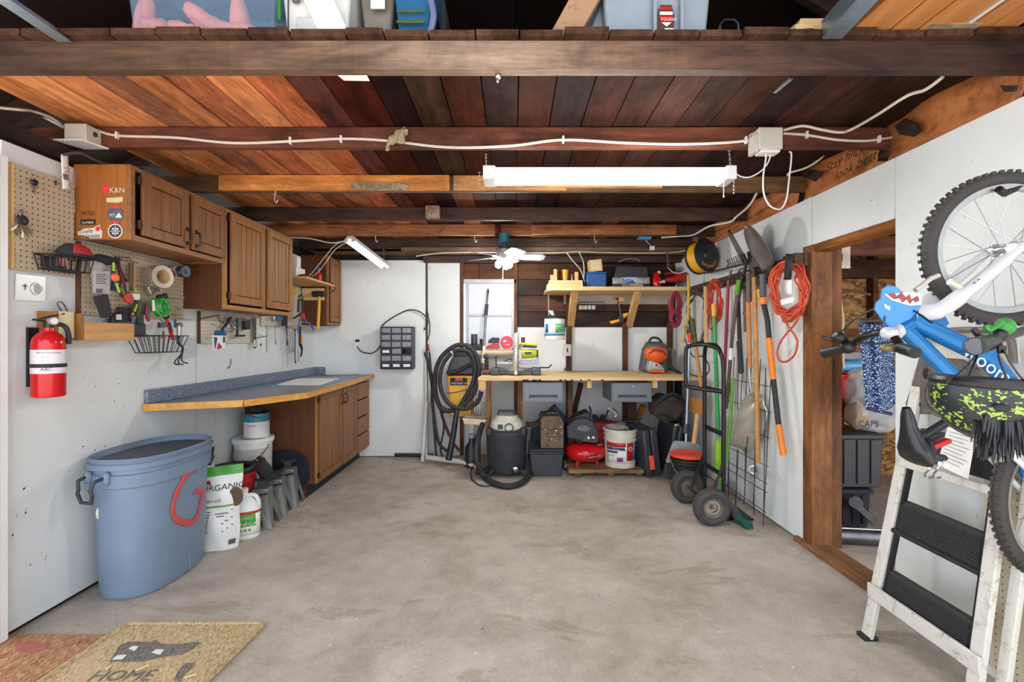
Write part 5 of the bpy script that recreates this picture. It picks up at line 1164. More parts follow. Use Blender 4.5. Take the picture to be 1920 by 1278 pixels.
put('latch_button', M().ell((x0+.15,4.517,zt-.14), (.011,.004,.011), 12, 6), 'chrome', t)
m = M(); rs = random.Random(2)
for k in range(12): m.box((x0+rs.uniform(.03,.2), 4.518, .28+rs.uniform(0,.2)), (.012*rs.random()+.004, .002, .006))
put('paint_speck', m, 'sticker_white', t, smooth=False)
t = thing('tarp', 'dark blue tarp bundled behind the rusty toolbox', 'tarp', (W(1040,0,5.0).x, 5.03, 0))
m = M().prism([W(1000,800,4.98), W(1042,760,4.98), W(1070,792,4.98), W(1068,860,4.98), W(990,860,4.98)], (0,.2,0)); m.blob(.01, 10)
put('folds', m, plain('tarp_blue', hx('203f5e'), .6), t)
# pallet, compressor, bucket
t = thing('pallet', 'low rough timber platform under the compressor and paste bucket', 'pallet', (.83, 4.75, 0))
x0, x1 = W(1066,0,4.47).x, W(1213,0,4.47).x
for k in range(3): m = M(); m.cur = hx(('8f7453','9c8260','7d654a')[k]); m.bx(x0-.02*(k%2), x1+.02*k-.03, 4.47+.19*k, 4.65+.19*k, .038, .075); put('deck_board', m, 'joist_wood', t, bevel=.004)
for x in (x0+.06, (x0+x1)/2, x1-.1): m = M(); m.cur = hx('5d4a38'); m.bx(x, x+.06, 4.48, 5.0, 0, .037); put('runner', m, 'plank_wood', t)
c = V((W(1098,0,4.66).x, 4.70, .076))
t = thing('air_compressor', 'red pancake air compressor with black shroud on the timber platform', 'compressor', c)
put('tank', M().lathe([(.01,.035),(.10,.037),(.16,.055),(.197,.09),(.205,.125),(.197,.16),(.16,.195),(.10,.213),(.01,.215)], 40, c), 'red_gloss', t, sharp=60)
for a in (-2.2, -.9, .7, 2.3): put('foot', M().bar(c+V((.15*cos(a),.15*sin(a),.065)), c+V((.165*cos(a),.165*sin(a),.012)), .03, .008).cyl(c+V((.165*cos(a),.165*sin(a),0)), c+V((.165*cos(a),.165*sin(a),.016)), .018), 'wine', t)
g = lambda px, py, o=0: W(px, py, 4.55)+V((0,o,0))
put('shroud', M().prism([g(1064,822), g(1122,832), g(1123,812), g(1113,790), g(1096,782), g(1078,786), g(1062,800)], (0,.26,0)), 'bin_black', t, bevel=.015)
put('shroud_back', M().prism([g(1062,800,.05), g(1080,782,.05), g(1106,772,.05), g(1112,790,.05)], (0,.2,0)), 'black_plastic', t, bevel=.01)
put('name_panel', M().prism([g(1082,805,-.003), g(1100,809,-.003), g(1108,803,-.003), g(1096,797,-.003), g(1083,799,-.003)], (0,-.003,0)), 'print_grey', t, smooth=False)
put('gauge_panel', M().prism([g(1089,826,-.01), g(1118,830,-.01), g(1120,818,-.01), g(1098,813,-.01)], (0,.01,0)), 'dark_grey_plastic', t, bevel=.003)
for px, py in ((1103,820), (1112,819)): put('gauge', M().cyl(g(px,py,-.018), g(px,py,-.011), .012), 'sticker_white', t)
put('tube_handle', M().tube(spline([g(1111,792,.02), g(1109,772,.04), g(1112,768,.2)], 4), .010, 8), 'bin_black', t)
m = M(); R0 = .2055
for i in range(9): pass
s_ = M().grid(lambda u, v: c+V((.2062*cos(-1.62+.55*u), .2062*sin(-1.62+.55*u), .092+.03*v+.012*u)), 8, 1)
put('name_plate', s_, 'ink', t, solid=.001); q = cyltxt('PORTER CABLE', c.x, c.y, .2078, c.z+.10, -1.58, .0195)
for i, p in enumerate(q.v): q.v[i] = p+V((0,0,.022*(p.x-c.x)/.1*.5))
put('lettering', q, 'sticker_white', t, smooth=False)
put('valve', M().cyl(g(1120,834,.0), g(1130,833,.0), .009), 'gold', t)
c = V((W(1164,0,4.6).x, 4.625, .076)); t = thing('bucket', 'white joint compound bucket with red and blue label on the timber platform', 'bucket', c)
tub(t, c, .145, .158, .37, plain('bucket_cream', hx('cfcabd'), .45), ribs=(.27, .31))
def wrap(r0, r1, z0, z1, a0, a1, mat, nm='label_panel'): return put(nm, M().grid(lambda u, v: c+V(((r0+(r1-r0)*v)*cos(a0+(a1-a0)*u), (r0+(r1-r0)*v)*sin(a0+(a1-a0)*u), z0+(z1-z0)*v)), 16, 1), mat, t, solid=.0008)
rr = lambda z: .145+.013*z/.37
wrap(rr(.05)+.001, rr(.25)+.001, .05, .25, -2.75, -.35, 'paper'); wrap(rr(.21)+.0022, rr(.25)+.0022, .21, .25, -2.75, -1.45, 'red_plastic', 'red_band'); wrap(rr(.18)+.0022, rr(.205)+.0022, .18, .205, -2.75, -1.5, 'book_blue', 'blue_band')
wrap(rr(.15)+.0022, rr(.172)+.0022, .15, .172, -2.7, -1.95, 'book_blue', 'blue_band'); wrap(rr(.08)+.0022, rr(.25)+.0022, .08, .25, -1.38, -.86, 'red_plastic', 'red_panel'); wrap(rr(.08)+.0022, rr(.25)+.0022, .08, .25, -.80, -.40, 'blue_plastic', 'blue_panel'); wrap(rr(.07)+.0022, rr(.11)+.0022, .07, .11, -2.0, -1.62, plain('magenta', hx('7e2a6e'), .5), 'purple_badge')
put('lettering', cyltxt('JOINT', c.x, c.y, rr(.13)+.0024, c.z+.115, -2.65, .03), 'ink', t, smooth=False); put('emblem', M().torus(c+V(((rr(.2)+.003)*cos(-1.12), (rr(.2)+.003)*sin(-1.12), .19)), .018, .004, (cos(-1.12), sin(-1.12), 0), 20, 6), 'sticker_white', t)
put('bail', M().tube(spline([c+V((.16,0,.30)), c+V((.14,-.10,.22)), c+V((.05,-.172,.185)), c+V((-.10,-.145,.20)), c+V((-.16,0,.30))], 8), .003, 6), 'steel', t)
solo('rag', 'grey rags stuffed in the top of the joint compound bucket', 'rag', M().ell(c+V((-.02,0,.375)), (.105,.10,.055), 18, 10).blob(.035, 12, 3), plain('grey_cloth', hx('8f877c'), .9))
solo('putty_knife', 'dark knife handle sticking out of the rags in the paste bucket', 'knife', M().tube([c+V((.05,-.03,.41)), c+V((.075,-.03,.35))], .012, 8), 'black_plastic')
t = thing('tool_bag', 'open red tool bag behind the compressor and the paste bucket', 'bag', (W(1150,0,4.95).x, 5.0, .076))
g = lambda px, py, o=0: W(px, py, 4.88)+V((0,o,0))
m = M().prism([g(1108,868), g(1196,868), g(1188,800), g(1150,795), g(1112,792)], (0,.28,0)).blob(.012, 9); put('body', m, plain('bag_red', hx('b01c20'), .7), t)
put('rim_band', M().prism([g(1112,806,-.012), g(1189,806,-.012), g(1187,800,-.012), g(1113,794,-.012)], (0,.008,0)), 'wine', t); put('handle', M().tube(spline([g(1136,790,.05), g(1142,770,.05), g(1150,768,.05), g(1158,776,.05), g(1152,784,.05)], 5), .010, 8), 'black_rubber', t)
put('reflective_tube', M().tube(spline([g(1141,768,.04), g(1145,767,.04), g(1157,776,.04), g(1153,783,.04)], 3), .011, 8), 'sticker_white', t)
for px, r in ((1117,.045), (1132,.042)): solo('work_glove' if r > .043 else 'knee_pad', 'dark rounded pad poking from the left end of the red tool bag' if r > .043 else 'second dark pad poking from the red tool bag', 'pad', M().ell(W(px,790,5.0)+V((0,.05,.0)), (r,.06,.07), 14, 10), 'charcoal_cloth')
solo('drill_bit', 'steel bar lying across the right end of the red tool bag', 'bar', M().cyl(W(1168,789,4.9), W(1198,790,4.9), .012), 'dark_steel')
# cases leaning at the right end
def case(name, lab, px, py0, d, w, h, dp, yaw, lean, mat):
    b = V((W(px,0,d).x, d, 0)); t = thing(name, lab, 'case', b)
    Tm = Matrix.Translation(b) @ Matrix.Rotation(yaw, 4, 'Z') @ Matrix.Rotation(lean, 4, 'Y')
    for i, (a, c_) in enumerate(((-w/2, -.003), (.003, w/2))): put('shell', M().bx(a, c_, 0, dp, .03, h).xf(Tm), mat, t, bevel=.02)
    return t, Tm
t, Tm = case('tool_case', 'black ribbed plastic tool case with an orange tag standing on edge', 1229, 0, 4.42, .15, .47, .42, radians(10), radians(-7), 'vac_black')
for k in range(4): put('rib', M().bar((-.082,.03,.40-.085*k), (-.082,.36,.33-.085*k+.06), .02, .012, (1,0,0)).xf(Tm), 'vac_black', t)
for k in range(2): put('front_rib', M().bx(-.05+.07*k, -.03+.07*k, -.010, .0, .05, .44).xf(Tm), 'vac_black', t)
put('orange_tag', M().bx(-.045, .0, -.016, -.011, .10, .23).xf(Tm), plain('tag_orange', hx('ee5a34'), .5), t)
t, Tm = case('tool_case', 'smooth black case with a silver edge next to the ribbed case', 1258, 0, 4.47, .10, .50, .38, radians(6), radians(10), 'bin_black')
put('silver_edge', M().bx(-.056, -.046, -.008, .003, .03, .50).xf(Tm), 'steel', t); put('corner', M().ell((-.03,.0,.50), (.03,.02,.02), 10, 6).xf(Tm), 'steel', t)
t = thing('duffel_bag', 'charcoal duffel bag slumped on the black cases under the bench', 'bag', (W(1255,0,4.72).x, 4.75, .52))
m = M().ell(W(1252,762,4.72), (.18,.19,.13), 48, 32).blob(.05, 7, 5).blob(.025, 19, 3).blob(.01, 45, 1); put('body', m, plain('duffel', hx('3d3630'), .95), t); put('strap', M().tube(spline([W(1226,760,4.58), W(1245,742,4.55), W(1268,738,4.58), W(1284,752,4.6)], 5), .014, 8, flat=.4).blob(.01, 9), 'charcoal_cloth', t)
t = thing('duffel_bag', 'black cloth bag in the dark right corner under the bench', 'bag', (W(1290,0,4.9).x, 4.95, 0))
put('body', M().ell((1.715, 5.0, .27), (.11,.19,.255), 24, 16).blob(.02, 8, 2), 'charcoal_cloth', t)
# ------------------------------------------------------------------ on the bench
t = thing('sill_shelf', 'short pine shelf board under the window behind the saw', 'shelf', (-.25, 5.24, 1.17))
put('board', M().bx(W(874,0,5.2).x, W(962,0,5.2).x, 5.12, 5.325, 1.165, 1.195), 'pine_x', t, bevel=.002)
dz = 1.196
t = thing('router', 'black plunge tool standing at the left end of the window shelf', 'router', (W(888,0,5.2).x, 5.2, dz))
p = lambda px, py: W(px, py, 5.18)
put('base', M().bx(p(874,0).x, p(905,0).x, 5.13, 5.26, dz, p(0,645).z), 'black_plastic', t, bevel=.012); put('motor', M().cyl((p(889,0).x,5.2,p(0,645).z), (p(889,0).x,5.2,p(0,626).z), .036), 'dark_grey_plastic', t, bevel=.004); put('knob', M().cyl((p(902,0).x,5.2,p(0,646).z), (p(902,0).x,5.2,p(0,635).z), .018), 'black_plastic', t)
t = thing('power_tool', 'red cordless tool with black battery on the window shelf', 'power tool', (W(924,0,5.2).x, 5.2, dz))
put('body', M().prism([p(909,653), p(937,653), p(936,645), p(926,643), p(914,648)], (0,.09,0)), 'red_plastic', t, bevel=.008); put('battery', M().prism([p(915,643), p(937,643), p(936,633), p(924,632), p(916,637)], (0,.08,0)), 'black_plastic', t, bevel=.006)
t = thing('line_reel', 'round red reel in a clear case on the window shelf', 'reel', (W(950,0,5.2).x, 5.2, dz))
c = V((p(950,0).x, 5.16, dz+.087)); put('disc', M().cyl(c, c+V((0,.04,0)), .070, n=32), plain('reel_red', hx('d31f34'), .25), t, bevel=.006); put('case', M().torus(c+V((0,.02,0)), .078, .009, (0,1,0), 32, 8), 'clear_plastic', t); put('spokes', M().box(c+V((-.02,-.003,.015)), (.03,.004,.02)).box(c+V((.01,-.003,-.025)), (.04,.004,.014)), 'sticker_white', t)
t = thing('paint_pole', 'long thin extension pole leaning against the window', 'pole', W(905,690,5.08))
a, b, c_ = W(905,694,4.98), W(911,590,5.2), W(915,548,5.29); a.z = max(a.z, .962)
put('lower_tube', M().tube([a, b], [.014,.012], 12), 'dark_steel', t); put('foam_grip', M().tube([b, b.lerp(c_, .45)], .020, 12), 'black_rubber', t); put('tip', M().tube([b.lerp(c_, .45), c_], [.010,.012], 10), 'steel', t); put('end', M().ell(c_+V((0,0,.01)), (.014,.014,.035), 10, 8), 'black_plastic', t); put('white_sleeve', M().tube([a.lerp(b,.12), a.lerp(b,.42)], .019, 10), 'cable_white', t)
t = thing('cordless_drill', 'cordless drill standing on its red battery at the left end of the bench', 'drill', (W(912,0,4.72).x, 4.72, .961))
p = lambda px, py, o=0: W(px, py, 4.68)+V((0,o,0))
put('battery', M().prism([p(904,703), p(920,703), p(919,693), p(905,693)], (0,.10,0)), 'black_plastic', t, bevel=.006); put('red_band', M().prism([p(904,697,-.002), p(920,697,-.002), p(919,694,-.002), p(905,694,-.002)], (0,.09,0)), 'red_plastic', t)
put('grip', M().tube([p(912,694,.05), p(912,682,.05), p(911,675,.05)], [.020,.019,.024], 12), 'black_rubber', t); put('motor', M().ell(p(911,668,.05), (.033,.075,.034), 16, 10), plain('drill_grey', hx('6e645c'), .4), t); put('chuck', M().cyl(p(911,668,-.02), p(911,668,-.06), .02, .012), 'black_plastic', t)
# miter saw
t = thing('miter_saw', 'compact silver and lime miter saw on the workbench', 'saw', (W(975,0,4.7).x, 4.7, .961))
d = 4.62; p = lambda px, py, o=0: W(px, py, d)+V((0,o,0)); zb = .961
put('base', M().bx(p(933,0).x, p(1012,0).x, d+.03, d+.24, zb+.03, zb+.062), plain('saw_grey', hx('4b5058'), .5, .3), t, bevel=.008)
for a, b in ((921,936), (998,1014)): put('foot', M().bx(p(a,0).x, p(b,0).x, d-.01, d+.27, zb, zb+.07), 'saw_grey', t, bevel=.012)
put('front_bar', M().tube([p(935,700,.0), p(960,697,-.02), p(985,697,-.02), p(1000,698,.0)], .009, 8), 'saw_grey', t)
put('fence', M().prism([p(930,684,.14), p(1012,684,.14), p(1011,670,.14), p(1008,670,.14), p(1005,676,.14), p(975,676,.14), p(973,681,.14), p(945,680,.14), p(930,678,.14)], (0,.03,0)), plain('saw_silver', hx('a0a2a8'), .4, .5), t, bevel=.003)
put('turntable', M().lathe([(.01,.04),(.12,.04),(.12,.068),(.01,.068)], 32, (p(968,0).x, d+.12, zb)), 'saw_silver', t)
put('blade_guard', M().prism([p(967.5+1*cos(0),0)*0+V((p(968,0).x-.024, d+.10+.125*cos(a), zb+.205+.145*sin(a))) for a in [k*2*pi/28 for k in range(28)]], (.05,0,0)), plain('guard_silver', hx('c6c4be'), .35, .5), t, bevel=.008)
put('guard_front', M().tube(spline([p(968,626,.05), p(967,650,-.03), p(966,675,-.04), p(965,692,-.02)], 5), .030, 14, flat=.75), 'guard_silver', t)
put('detent_handle', M().cyl(p(967,698,-.06), p(967,698,.02), .028), 'black_plastic', t, bevel=.004); put('detent_knob', M().ell(p(967,698,-.066), (.022,.012,.028), 14, 8), 'guard_silver', t)
plain('saw_lime', hx('b0b62c'), .45)
put('motor', M().tube([p(978,664,.10), p(1000,663,.10), p(1007,663,.10)], [.045,.045,.036], 16), 'saw_lime', t); put('motor_cap', M().cyl(p(1006,663,.10), p(1010,663,.10), .036), 'black_plastic', t)
put('lettering', M().prism([p(984,664,.053), p(997,664,.053), p(997,660,.053), p(984,660,.053)], (0,-.001,0)), 'navy', t, smooth=False)
put('handle', M().tube(spline([p(974,655,.09), p(978,646,.09), p(994,646,.08), p(1008,647,.07)], 5), .016, 10), 'saw_lime', t); put('handle_grip', M().tube([p(980,649,.085), p(1007,650,.07)], .012, 10), 'black_rubber', t); put('dust_port', M().cyl(p(981,642,.1), p(981,632,.1), .020), 'dark_grey_plastic', t)
put('clamp_screw', M().tube([p(930,690,.1), p(929,670,.1)], .006, 8).cyl(p(927,669,.1), p(932,669,.1), .012), 'black_plastic', t); put('cord', M().tube(spline([p(946,678,.12), p(955,674,.11), p(962,676,.1)], 4), .006, 6), 'black_rubber', t)
put('side_rod', M().tube([p(1012,690,.1), p(1030,690,.1), p(1036,684,.1)], .007, 8), 'black_plastic', t)
# wall socket by the tub
t = thing('outlet', 'beige outlet box on the stud right of the wipes tub', 'outlet', W(1064,656,5.32))
put('box_body', M().bx(W(1056,0,5.3).x, W(1071,0,5.3).x, 5.285, 5.328, W(0,667,5.3).z, W(0,645,5.3).z), 'offwhite_plastic', t, bevel=.004); put('slots', M().bx(W(1062,0,5.3).x, W(1065,0,5.3).x, 5.282, 5.286, W(0,660,5.3).z, W(0,652,5.3).z), 'recess', t)
cable('loose_cable', 'short black plug lead below the beige outlet box', [W(1064,668,5.3), W(1065,678,5.28), W(1062,688,5.25), W(1058,694,5.2)], .007, 'black_rubber')
# wipes tub
c = W(1040, 637, 4.9); t = thing('wipes_tub', 'white wipes tub with green and blue label hanging below the shelf', 'tub', c)
h = (637-597)*4.9/FP; r = .108
put('tub_body', M().lathe([(r*.94,0),(r,.01),(r,h-.02),(r*.97,h)], 36, c), 'white_plastic', t); put('lid', M().lathe([(r*1.01,h-.004),(r*1.02,h+.012),(r*.9,h+.028),(.01,h+.030)], 36, c), 'black_plastic', t)
def tw(z0, z1, a0, a1, o, mat, nm): return put(nm, M().grid(lambda u, v: c+V(((r+o)*cos(a0+(a1-a0)*u), (r+o)*sin(a0+(a1-a0)*u), z0+(z1-z0)*v)), 14, 1), mat, t, solid=.0006)
tw(.045, .17, -3.0, -.14, .001, plain('lab_teal', hx('cfe4e0'), .4), 'label_panel'); tw(.045, .062, -3.0, -.14, .0018, 'blue_plastic', 'blue_band'); tw(.075, .168, -1.6, -.75, .0018, plain('lab_green', hx('5fae6a'), .4), 'green_panel'); tw(.075, .165, -2.7, -2.3, .0018, 'blue_plastic', 'blue_panel'); tw(.085, .155, -.62, -.3, .0018, 'blue_plastic', 'dark_panel')
put('lettering', cyltxt('WIPES', c.x, c.y, r+.0028, c.z+.13, -1.55, .026), 'sticker_white', t, smooth=False)
put('wipe', M().grid(lambda u, v: c+V((-.01-.03*v+.03*(u-.5)*(1+v), .015*sin(u*7), h+.028+.055*v)), 6, 6), plain('wipe_blue', hx('b9cbe0'), .8), t, solid=.003)
put('hanger', M().tube([c+V((-.06,.0,h+.01)), c+V((-.062,.02,h+.14)), c+V((-.062,.02,h+.26))], .0025, 6), 'cable_white', t)
# ------------------------------------------------------------------ upper shelf
zs = 1.862
t = thing('wall_shelf', 'long pine wall shelf on slanted braces above the workbench', 'shelf', (1.05, 5.1, 1.45))
xa, xb = W(1026,0,4.86).x, 1.83
put('board', M().prism([(xa,4.92,zs-.04),(xa+.06,4.85,zs-.04),(xb,4.85,zs-.04),(xb,5.405,zs-.04),(xa,5.405,zs-.04)], (0,0,.04)), 'pine_x', t, bevel=.003)
for a, b in ((W(1077,545,4.92), W(1070,613,5.38)), (W(1196,545,4.92), W(1179,613,5.38))): a.z = zs-.042; put('brace', M().bar(a, b, .075, .04, (0,-1,.6)), 'pine_z', t, bevel=.002)
t = thing('pegboard', 'long beige pegboard strip under the wall shelf', 'pegboard', (1.15, 5.39, 1.7)); put('board', M().bx(W(1057,0,5.39).x, W(1262,0,5.39).x, 5.385, 5.395, W(0,570,5.39).z, W(0,541,5.39).z), 'peg_back', t)
# shelf contents
pp = lambda px, py, d=4.98: W(px, py, d)
t = thing('wooden_crate', 'small pale wooden crate at the left end of the wall shelf', 'crate', (pp(1060,0).x, 5.0, zs))
a, b = pp(1027,0,4.9).x, pp(1093,0,4.9).x
put('base_board', M().bx(a, b, 4.90, 5.16, zs+.001, zs+.04), 'pine_x', t, bevel=.002); put('front_slat', M().bx(a+.01, b-.005, 4.895, 4.9, zs+.041, zs+.07), 'pine_x', t)
for x, z in ((a+.03, .13), (a+.065, .19), (b-.08, .16)): put('post', M().bx(x, x+.035, 4.92, 4.96, zs+.041, zs+z), 'pine_z', t, bevel=.002)
t = thing('cup', 'orange plastic cup standing in the wooden crate', 'cup', (pp(1061,0).x, 5.0, zs+.041)); c = V((pp(1060,0).x, 5.02, zs+.041))
put('cup_body', M().lathe([(.030,0),(.040,.155),(.037,.155),(.028,.006)], 24, c), plain('cup_orange', hx('e8a018'), .35), t); put('base', M().lathe([(.001,.001),(.029,.001),(.029,.005),(.001,.005)], 20, c), 'cup_orange', t)
t = thing('glass_jar', 'red glass candle jar beside the orange cup', 'jar', (pp(1048,0).x, 5.02, zs+.041)); c = V((pp(1047,0).x, 5.03, zs+.041)); put('jar_body', M().lathe([(.026,0),(.030,.005),(.030,.13),(.026,.135)], 20, c), plain('jar_red', hx('6e2418'), .2), t); put('lid', M().cyl(c+V((0,0,.136)), c+V((0,0,.145)), .027), 'dark_steel', t)
t = thing('glass_jar', 'dark jar of screws at the right of the orange cup', 'jar', (pp(1075,0).x, 5.03, zs+.041)); c = V((pp(1075,0).x, 5.03, zs+.041)); put('jar_body', M().lathe([(.026,0),(.030,.005),(.030,.09),(.026,.095)], 20, c), plain('jar_purple', hx('3e2a3e'), .2), t); put('lid', M().cyl(c+V((0,0,.096)), c+V((0,0,.105)), .027), 'red_plastic', t)
t = thing('storage_box', 'blue ribbed plastic box on the wall shelf', 'box', (pp(1118,0).x, 5.03, zs)); a, b = pp(1100,0,4.95).x, pp(1137,0,4.95).x
m = M().bx(a, b, 4.95, 5.14, zs+.001, zs+.15); put('box_body', m, plain('box_blue', hx('235a94'), .45), t, bevel=.008)
for k in range(9): put('rib', M().bx(a+.014+k*.021, a+.020+k*.021, 4.946, 4.9495, zs+.01, zs+.13), 'box_blue', t)
put('lid', M().bx(a-.004, b+.004, 4.945, 5.145, zs+.151, zs+.166), 'box_blue', t, bevel=.004)
t = thing('carton', 'tilted tan cardboard carton on top of the blue box', 'carton', (pp(1117,0).x, 5.03, zs+.167)); c = V((pp(1117,0).x, 5.04, zs+.238)); put('carton_body', M().box(c, (.135,.13,.125), roty(radians(-6))), plain('cardboard', hx('d2b27a'), .8), t, bevel=.002); put('print', M().box(c+V((0,-.0665,0)), (.10,.002,.09), roty(radians(-6))), 'tape_tan', t)
t = thing('tool_bag', 'black tool bag stuffed with clothes on the wall shelf', 'bag', (pp(1180,0).x, 5.1, zs))
a, b = pp(1147,0).x, pp(1218,0).x
put('back_panel', M().bx(pp(1136,0,5.2).x, pp(1222,0,5.2).x, 5.24, 5.30, zs+.001, zs+.27), plain('bag_grey', hx('2b2d30'), .9), t, bevel=.02)
m = M().prism([(a,4.98,zs+.001),(b,4.98,zs+.001),(b-.03,4.98,zs+.22),(a+.06,4.98,zs+.23)], (0,.24,0)); m.blob(.01, 9)
put('body', m, 'bin_black', t); put('handle', M().tube(spline([pp(1160,491,4.95), pp(1175,485,4.95), pp(1195,486,4.95), pp(1200,490,4.95)], 5), .010, 8), 'leather', t)
put('blue_film', M().grid(lambda u, v: V((a+.13+(b-a-.17)*u, 4.975-.02*sin(u*5), zs+.05+.10*v*(.3+.7*u))), 6, 4).blob(.008, 20), plain('film_blue', hx('2a6ac0'), .25), t, solid=.002); put('clear_film', M().grid(lambda u, v: V((a+(b-a)*u, 4.962-.02*sin(u*9+v*3), zs+.04+.07*v)), 10, 4), 'clear_plastic', t, solid=.001); put('dark_clothes', M().ell(((a+b)/2, 5.06, zs+.17), (.12,.07,.055), 16, 8).blob(.02, 14), 'wine', t)
solo('wood_offcut', 'short grey board lying in front of the black tool bag', 'board', M().bx(pp(1168,0,4.9).x, pp(1206,0,4.9).x, 4.90, 4.95, zs+.001, zs+.04), worn('grey_wood', hx('a8937a'), hx('7a6650'), .7))
t = thing('bottle', 'small red bottle with white angled cap on the wall shelf', 'bottle', (pp(1232,0).x, 5.0, zs)); c = V((pp(1232,0).x, 5.0, zs+.001)); put('bottle_body', M().lathe([(.040,0),(.044,.01),(.044,.10),(.03,.125)], 20, c), 'red_gloss', t); put('cap', M().tube([c+V((-.02,0,.125)), c+V((.03,0,.165))], [.028,.02], 12), 'red_gloss', t); put('cap_tip', M().tube([c+V((-.0,0,.15)), c+V((.034,-.01,.17))], [.014,.018], 8), 'sticker_white', t)
t = thing('reciprocating_saw', 'red corded power tool lying at the right end of the wall shelf', 'power tool', (pp(1264,0).x, 5.0, zs)); g = lambda px, py, o=0: W(px, py, 4.96)+V((0,o,0))
put('body', M().tube([g(1250,523,.05), g(1262,523,.05), g(1275,520,.05), g(1286,516,.05)], [.022,.032,.045,.040], 14), 'red_plastic', t); put('handle', M().tube(spline([g(1248,512,.05), g(1262,510,.05), g(1278,510,.05)], 4), .014, 10), 'wine', t); put('nose', M().tube([g(1240,524,.05), g(1252,523,.05)], [.015,.022], 10), 'dark_steel', t)
solo('wood_wedge', 'small yellow wood wedge lying beside the red power tool', 'wedge', M().prism([g(1229,530), g(1248,530), g(1246,525)], (0,.06,0)), 'pine_x')
# basket of white cards, quick clamp, rope
t = basket('wire basket of white cards on the pegboard strip under the shelf', [W(1083,566,5.28), W(1134,566,5.28), W(1134,566,5.37), W(1083,566,5.37)], .10, .95, 8, .002)
for k in range(4): solo('card_box', ('left white card box in the small wire basket','second white card box from the left in the small wire basket','third white card box in the small wire basket','right hand white card box in the small wire basket')[k], 'box', M().bx(W(1086+8*k,0,5.3).x, W(1092.5+8*k,0,5.3).x, 5.30, 5.36, W(0,581,5.28).z+.01, W(0,572,5.28).z), 'paper')
t = thing('bar_clamp', 'yellow trigger bar clamp hanging on the shelf brace', 'clamp', W(1160,600,5.2)); g = lambda px, py, o=0: W(px, py, 5.2)+V((0,o,0))
put('bar', M().bar(g(1158,562), g(1164,592), .012, .024, (0,1,0)), 'dark_steel', t); put('fixed_jaw', M().prism([g(1153,565), g(1172,564), g(1168,557), g(1155,557)], (0,.03,0)), plain('clamp_yellow', hx('eaa01c'), .4), t, bevel=.004); put('pad', M().cyl(g(1157,560,-.012), g(1157,560,.0), .016), 'black_rubber', t)
put('grip', M().prism([g(1143,602), g(1147,607), g(1163,602), g(1176,592), g(1178,585), g(1168,588), g(1160,598)], (0,.03,0)), 'clamp_yellow', t, bevel=.004); put('trigger_box', M().prism([g(1160,592,-.008), g(1168,590,-.008), g(1170,603,-.008), g(1162,605,-.008)], (0,.045,0)), 'black_plastic', t, bevel=.003)
def rope_hank(name, lab, cat, c, w, h, r, mat, n=7, waist=.5, d=(0,1,0), seed=1, cinch=True):
    t = thing(name, lab, cat, V(c)-V((0,0,h/2))); rs = random.Random(seed); dv = V(d).normalized(); sd = dv.cross(Z_).normalized()
    for k in range(n):
        pts = []; ww = w*(.25+.75*rs.random()); hh = h*(.62+.38*rs.random()); o = dv*rs.uniform(-.03,.03)*(.5+w*4)
        for i in range(24):
            a = 2*pi*i/24; x = ww/2*cos(a); z = hh/2*sin(a)
            if cinch: x *= 1-.42*math.exp(-((z-h*(waist-.5))/(h*.12))**2)
            pts.append(V(c)+sd*(x+rs.uniform(-.004,.004))+o+V((0,0,z)))
        put('loop', M().tube(spline(pts, 3, True), r, 6, True), mat, t)
    if cinch:
        z = h*(waist-.5)
        for k in range(3): put('wrap', M().torus(V(c)+V((0,0,z-.018+.018*k)), w*.30, r*1.1, (.1*k-.1,.1,1), 20, 6, sy=.8), mat, t)
    return t
plain('rope_purple', hx('8e2444'), .6)
t = rope_hank('rope_hank', 'hank of crimson rope hanging from the right end of the wall shelf', 'rope', W(1266,580,4.80), .20, .37, .0075, 'rope_purple', 12, .42); put('hook', M().tube([W(1268,534,4.84), W(1268,548,4.80), W(1267,552,4.79)], .004, 6), 'sticker_white', t)
# backpack blower
c = V((W(1237,0,4.95).x, 5.0, .961)); t = thing('backpack_blower', 'orange and grey round backpack sprayer standing at the right end of the bench', 'blower', c)
p = lambda px, py, o=0: W(px, py, 4.86)+V((0,o,0))
plain('husq_orange', hx('e2601e'), .4); plain('husq_grey', hx('55565a'), .5)
put('frame', M().prism([p(1208,698,.12), p(1215,655,.12), p(1224,640,.12), p(1245,640,.12), p(1258,652,.12), p(1262,698,.12)], (0,.14,0)), 'husq_grey', t, bevel=.02)
put('engine_cover', M().ell(p(1233,663,.06), (.122,.11,.10), 26, 16, roty(radians(8))), 'husq_orange', t); put('cover_lip', M().tube(spline([p(1214,662,-.045), p(1224,656,-.065), p(1238,658,-.06), p(1249,666,-.035)], 5), .008, 8), 'wine', t); put('top_cap', M().ell(p(1234,650,.08), (.115,.10,.055), 24, 12), 'husq_grey', t)
put('handle', M().tube(spline([p(1221,640,.08), p(1227,633,.08), p(1238,634,.08), p(1246,642,.08)], 5), .012, 8), 'black_rubber', t)
put('lower_shell', M().prism([p(1218,697,.0), p(1248,698,.0), p(1246,690,.0), p(1238,682,.0), p(1220,676,.0), p(1216,690,.0)], (0,.14,0)), plain('husq_pale', hx('9fb0b8'), .4), t, bevel=.012); put('recoil', M().cyl(p(1230,684,-.012), p(1230,684,.01), .024), 'sticker_white', t); put('recoil_hub', M().cyl(p(1230,684,-.018), p(1230,684,.0), .014), 'wine', t); put('foot_bar', M().prism([p(1217,698,-.02), p(1246,699,-.02), p(1244,693,-.02), p(1219,692,-.02)], (0,.1,0)), 'husq_orange', t, bevel=.006)
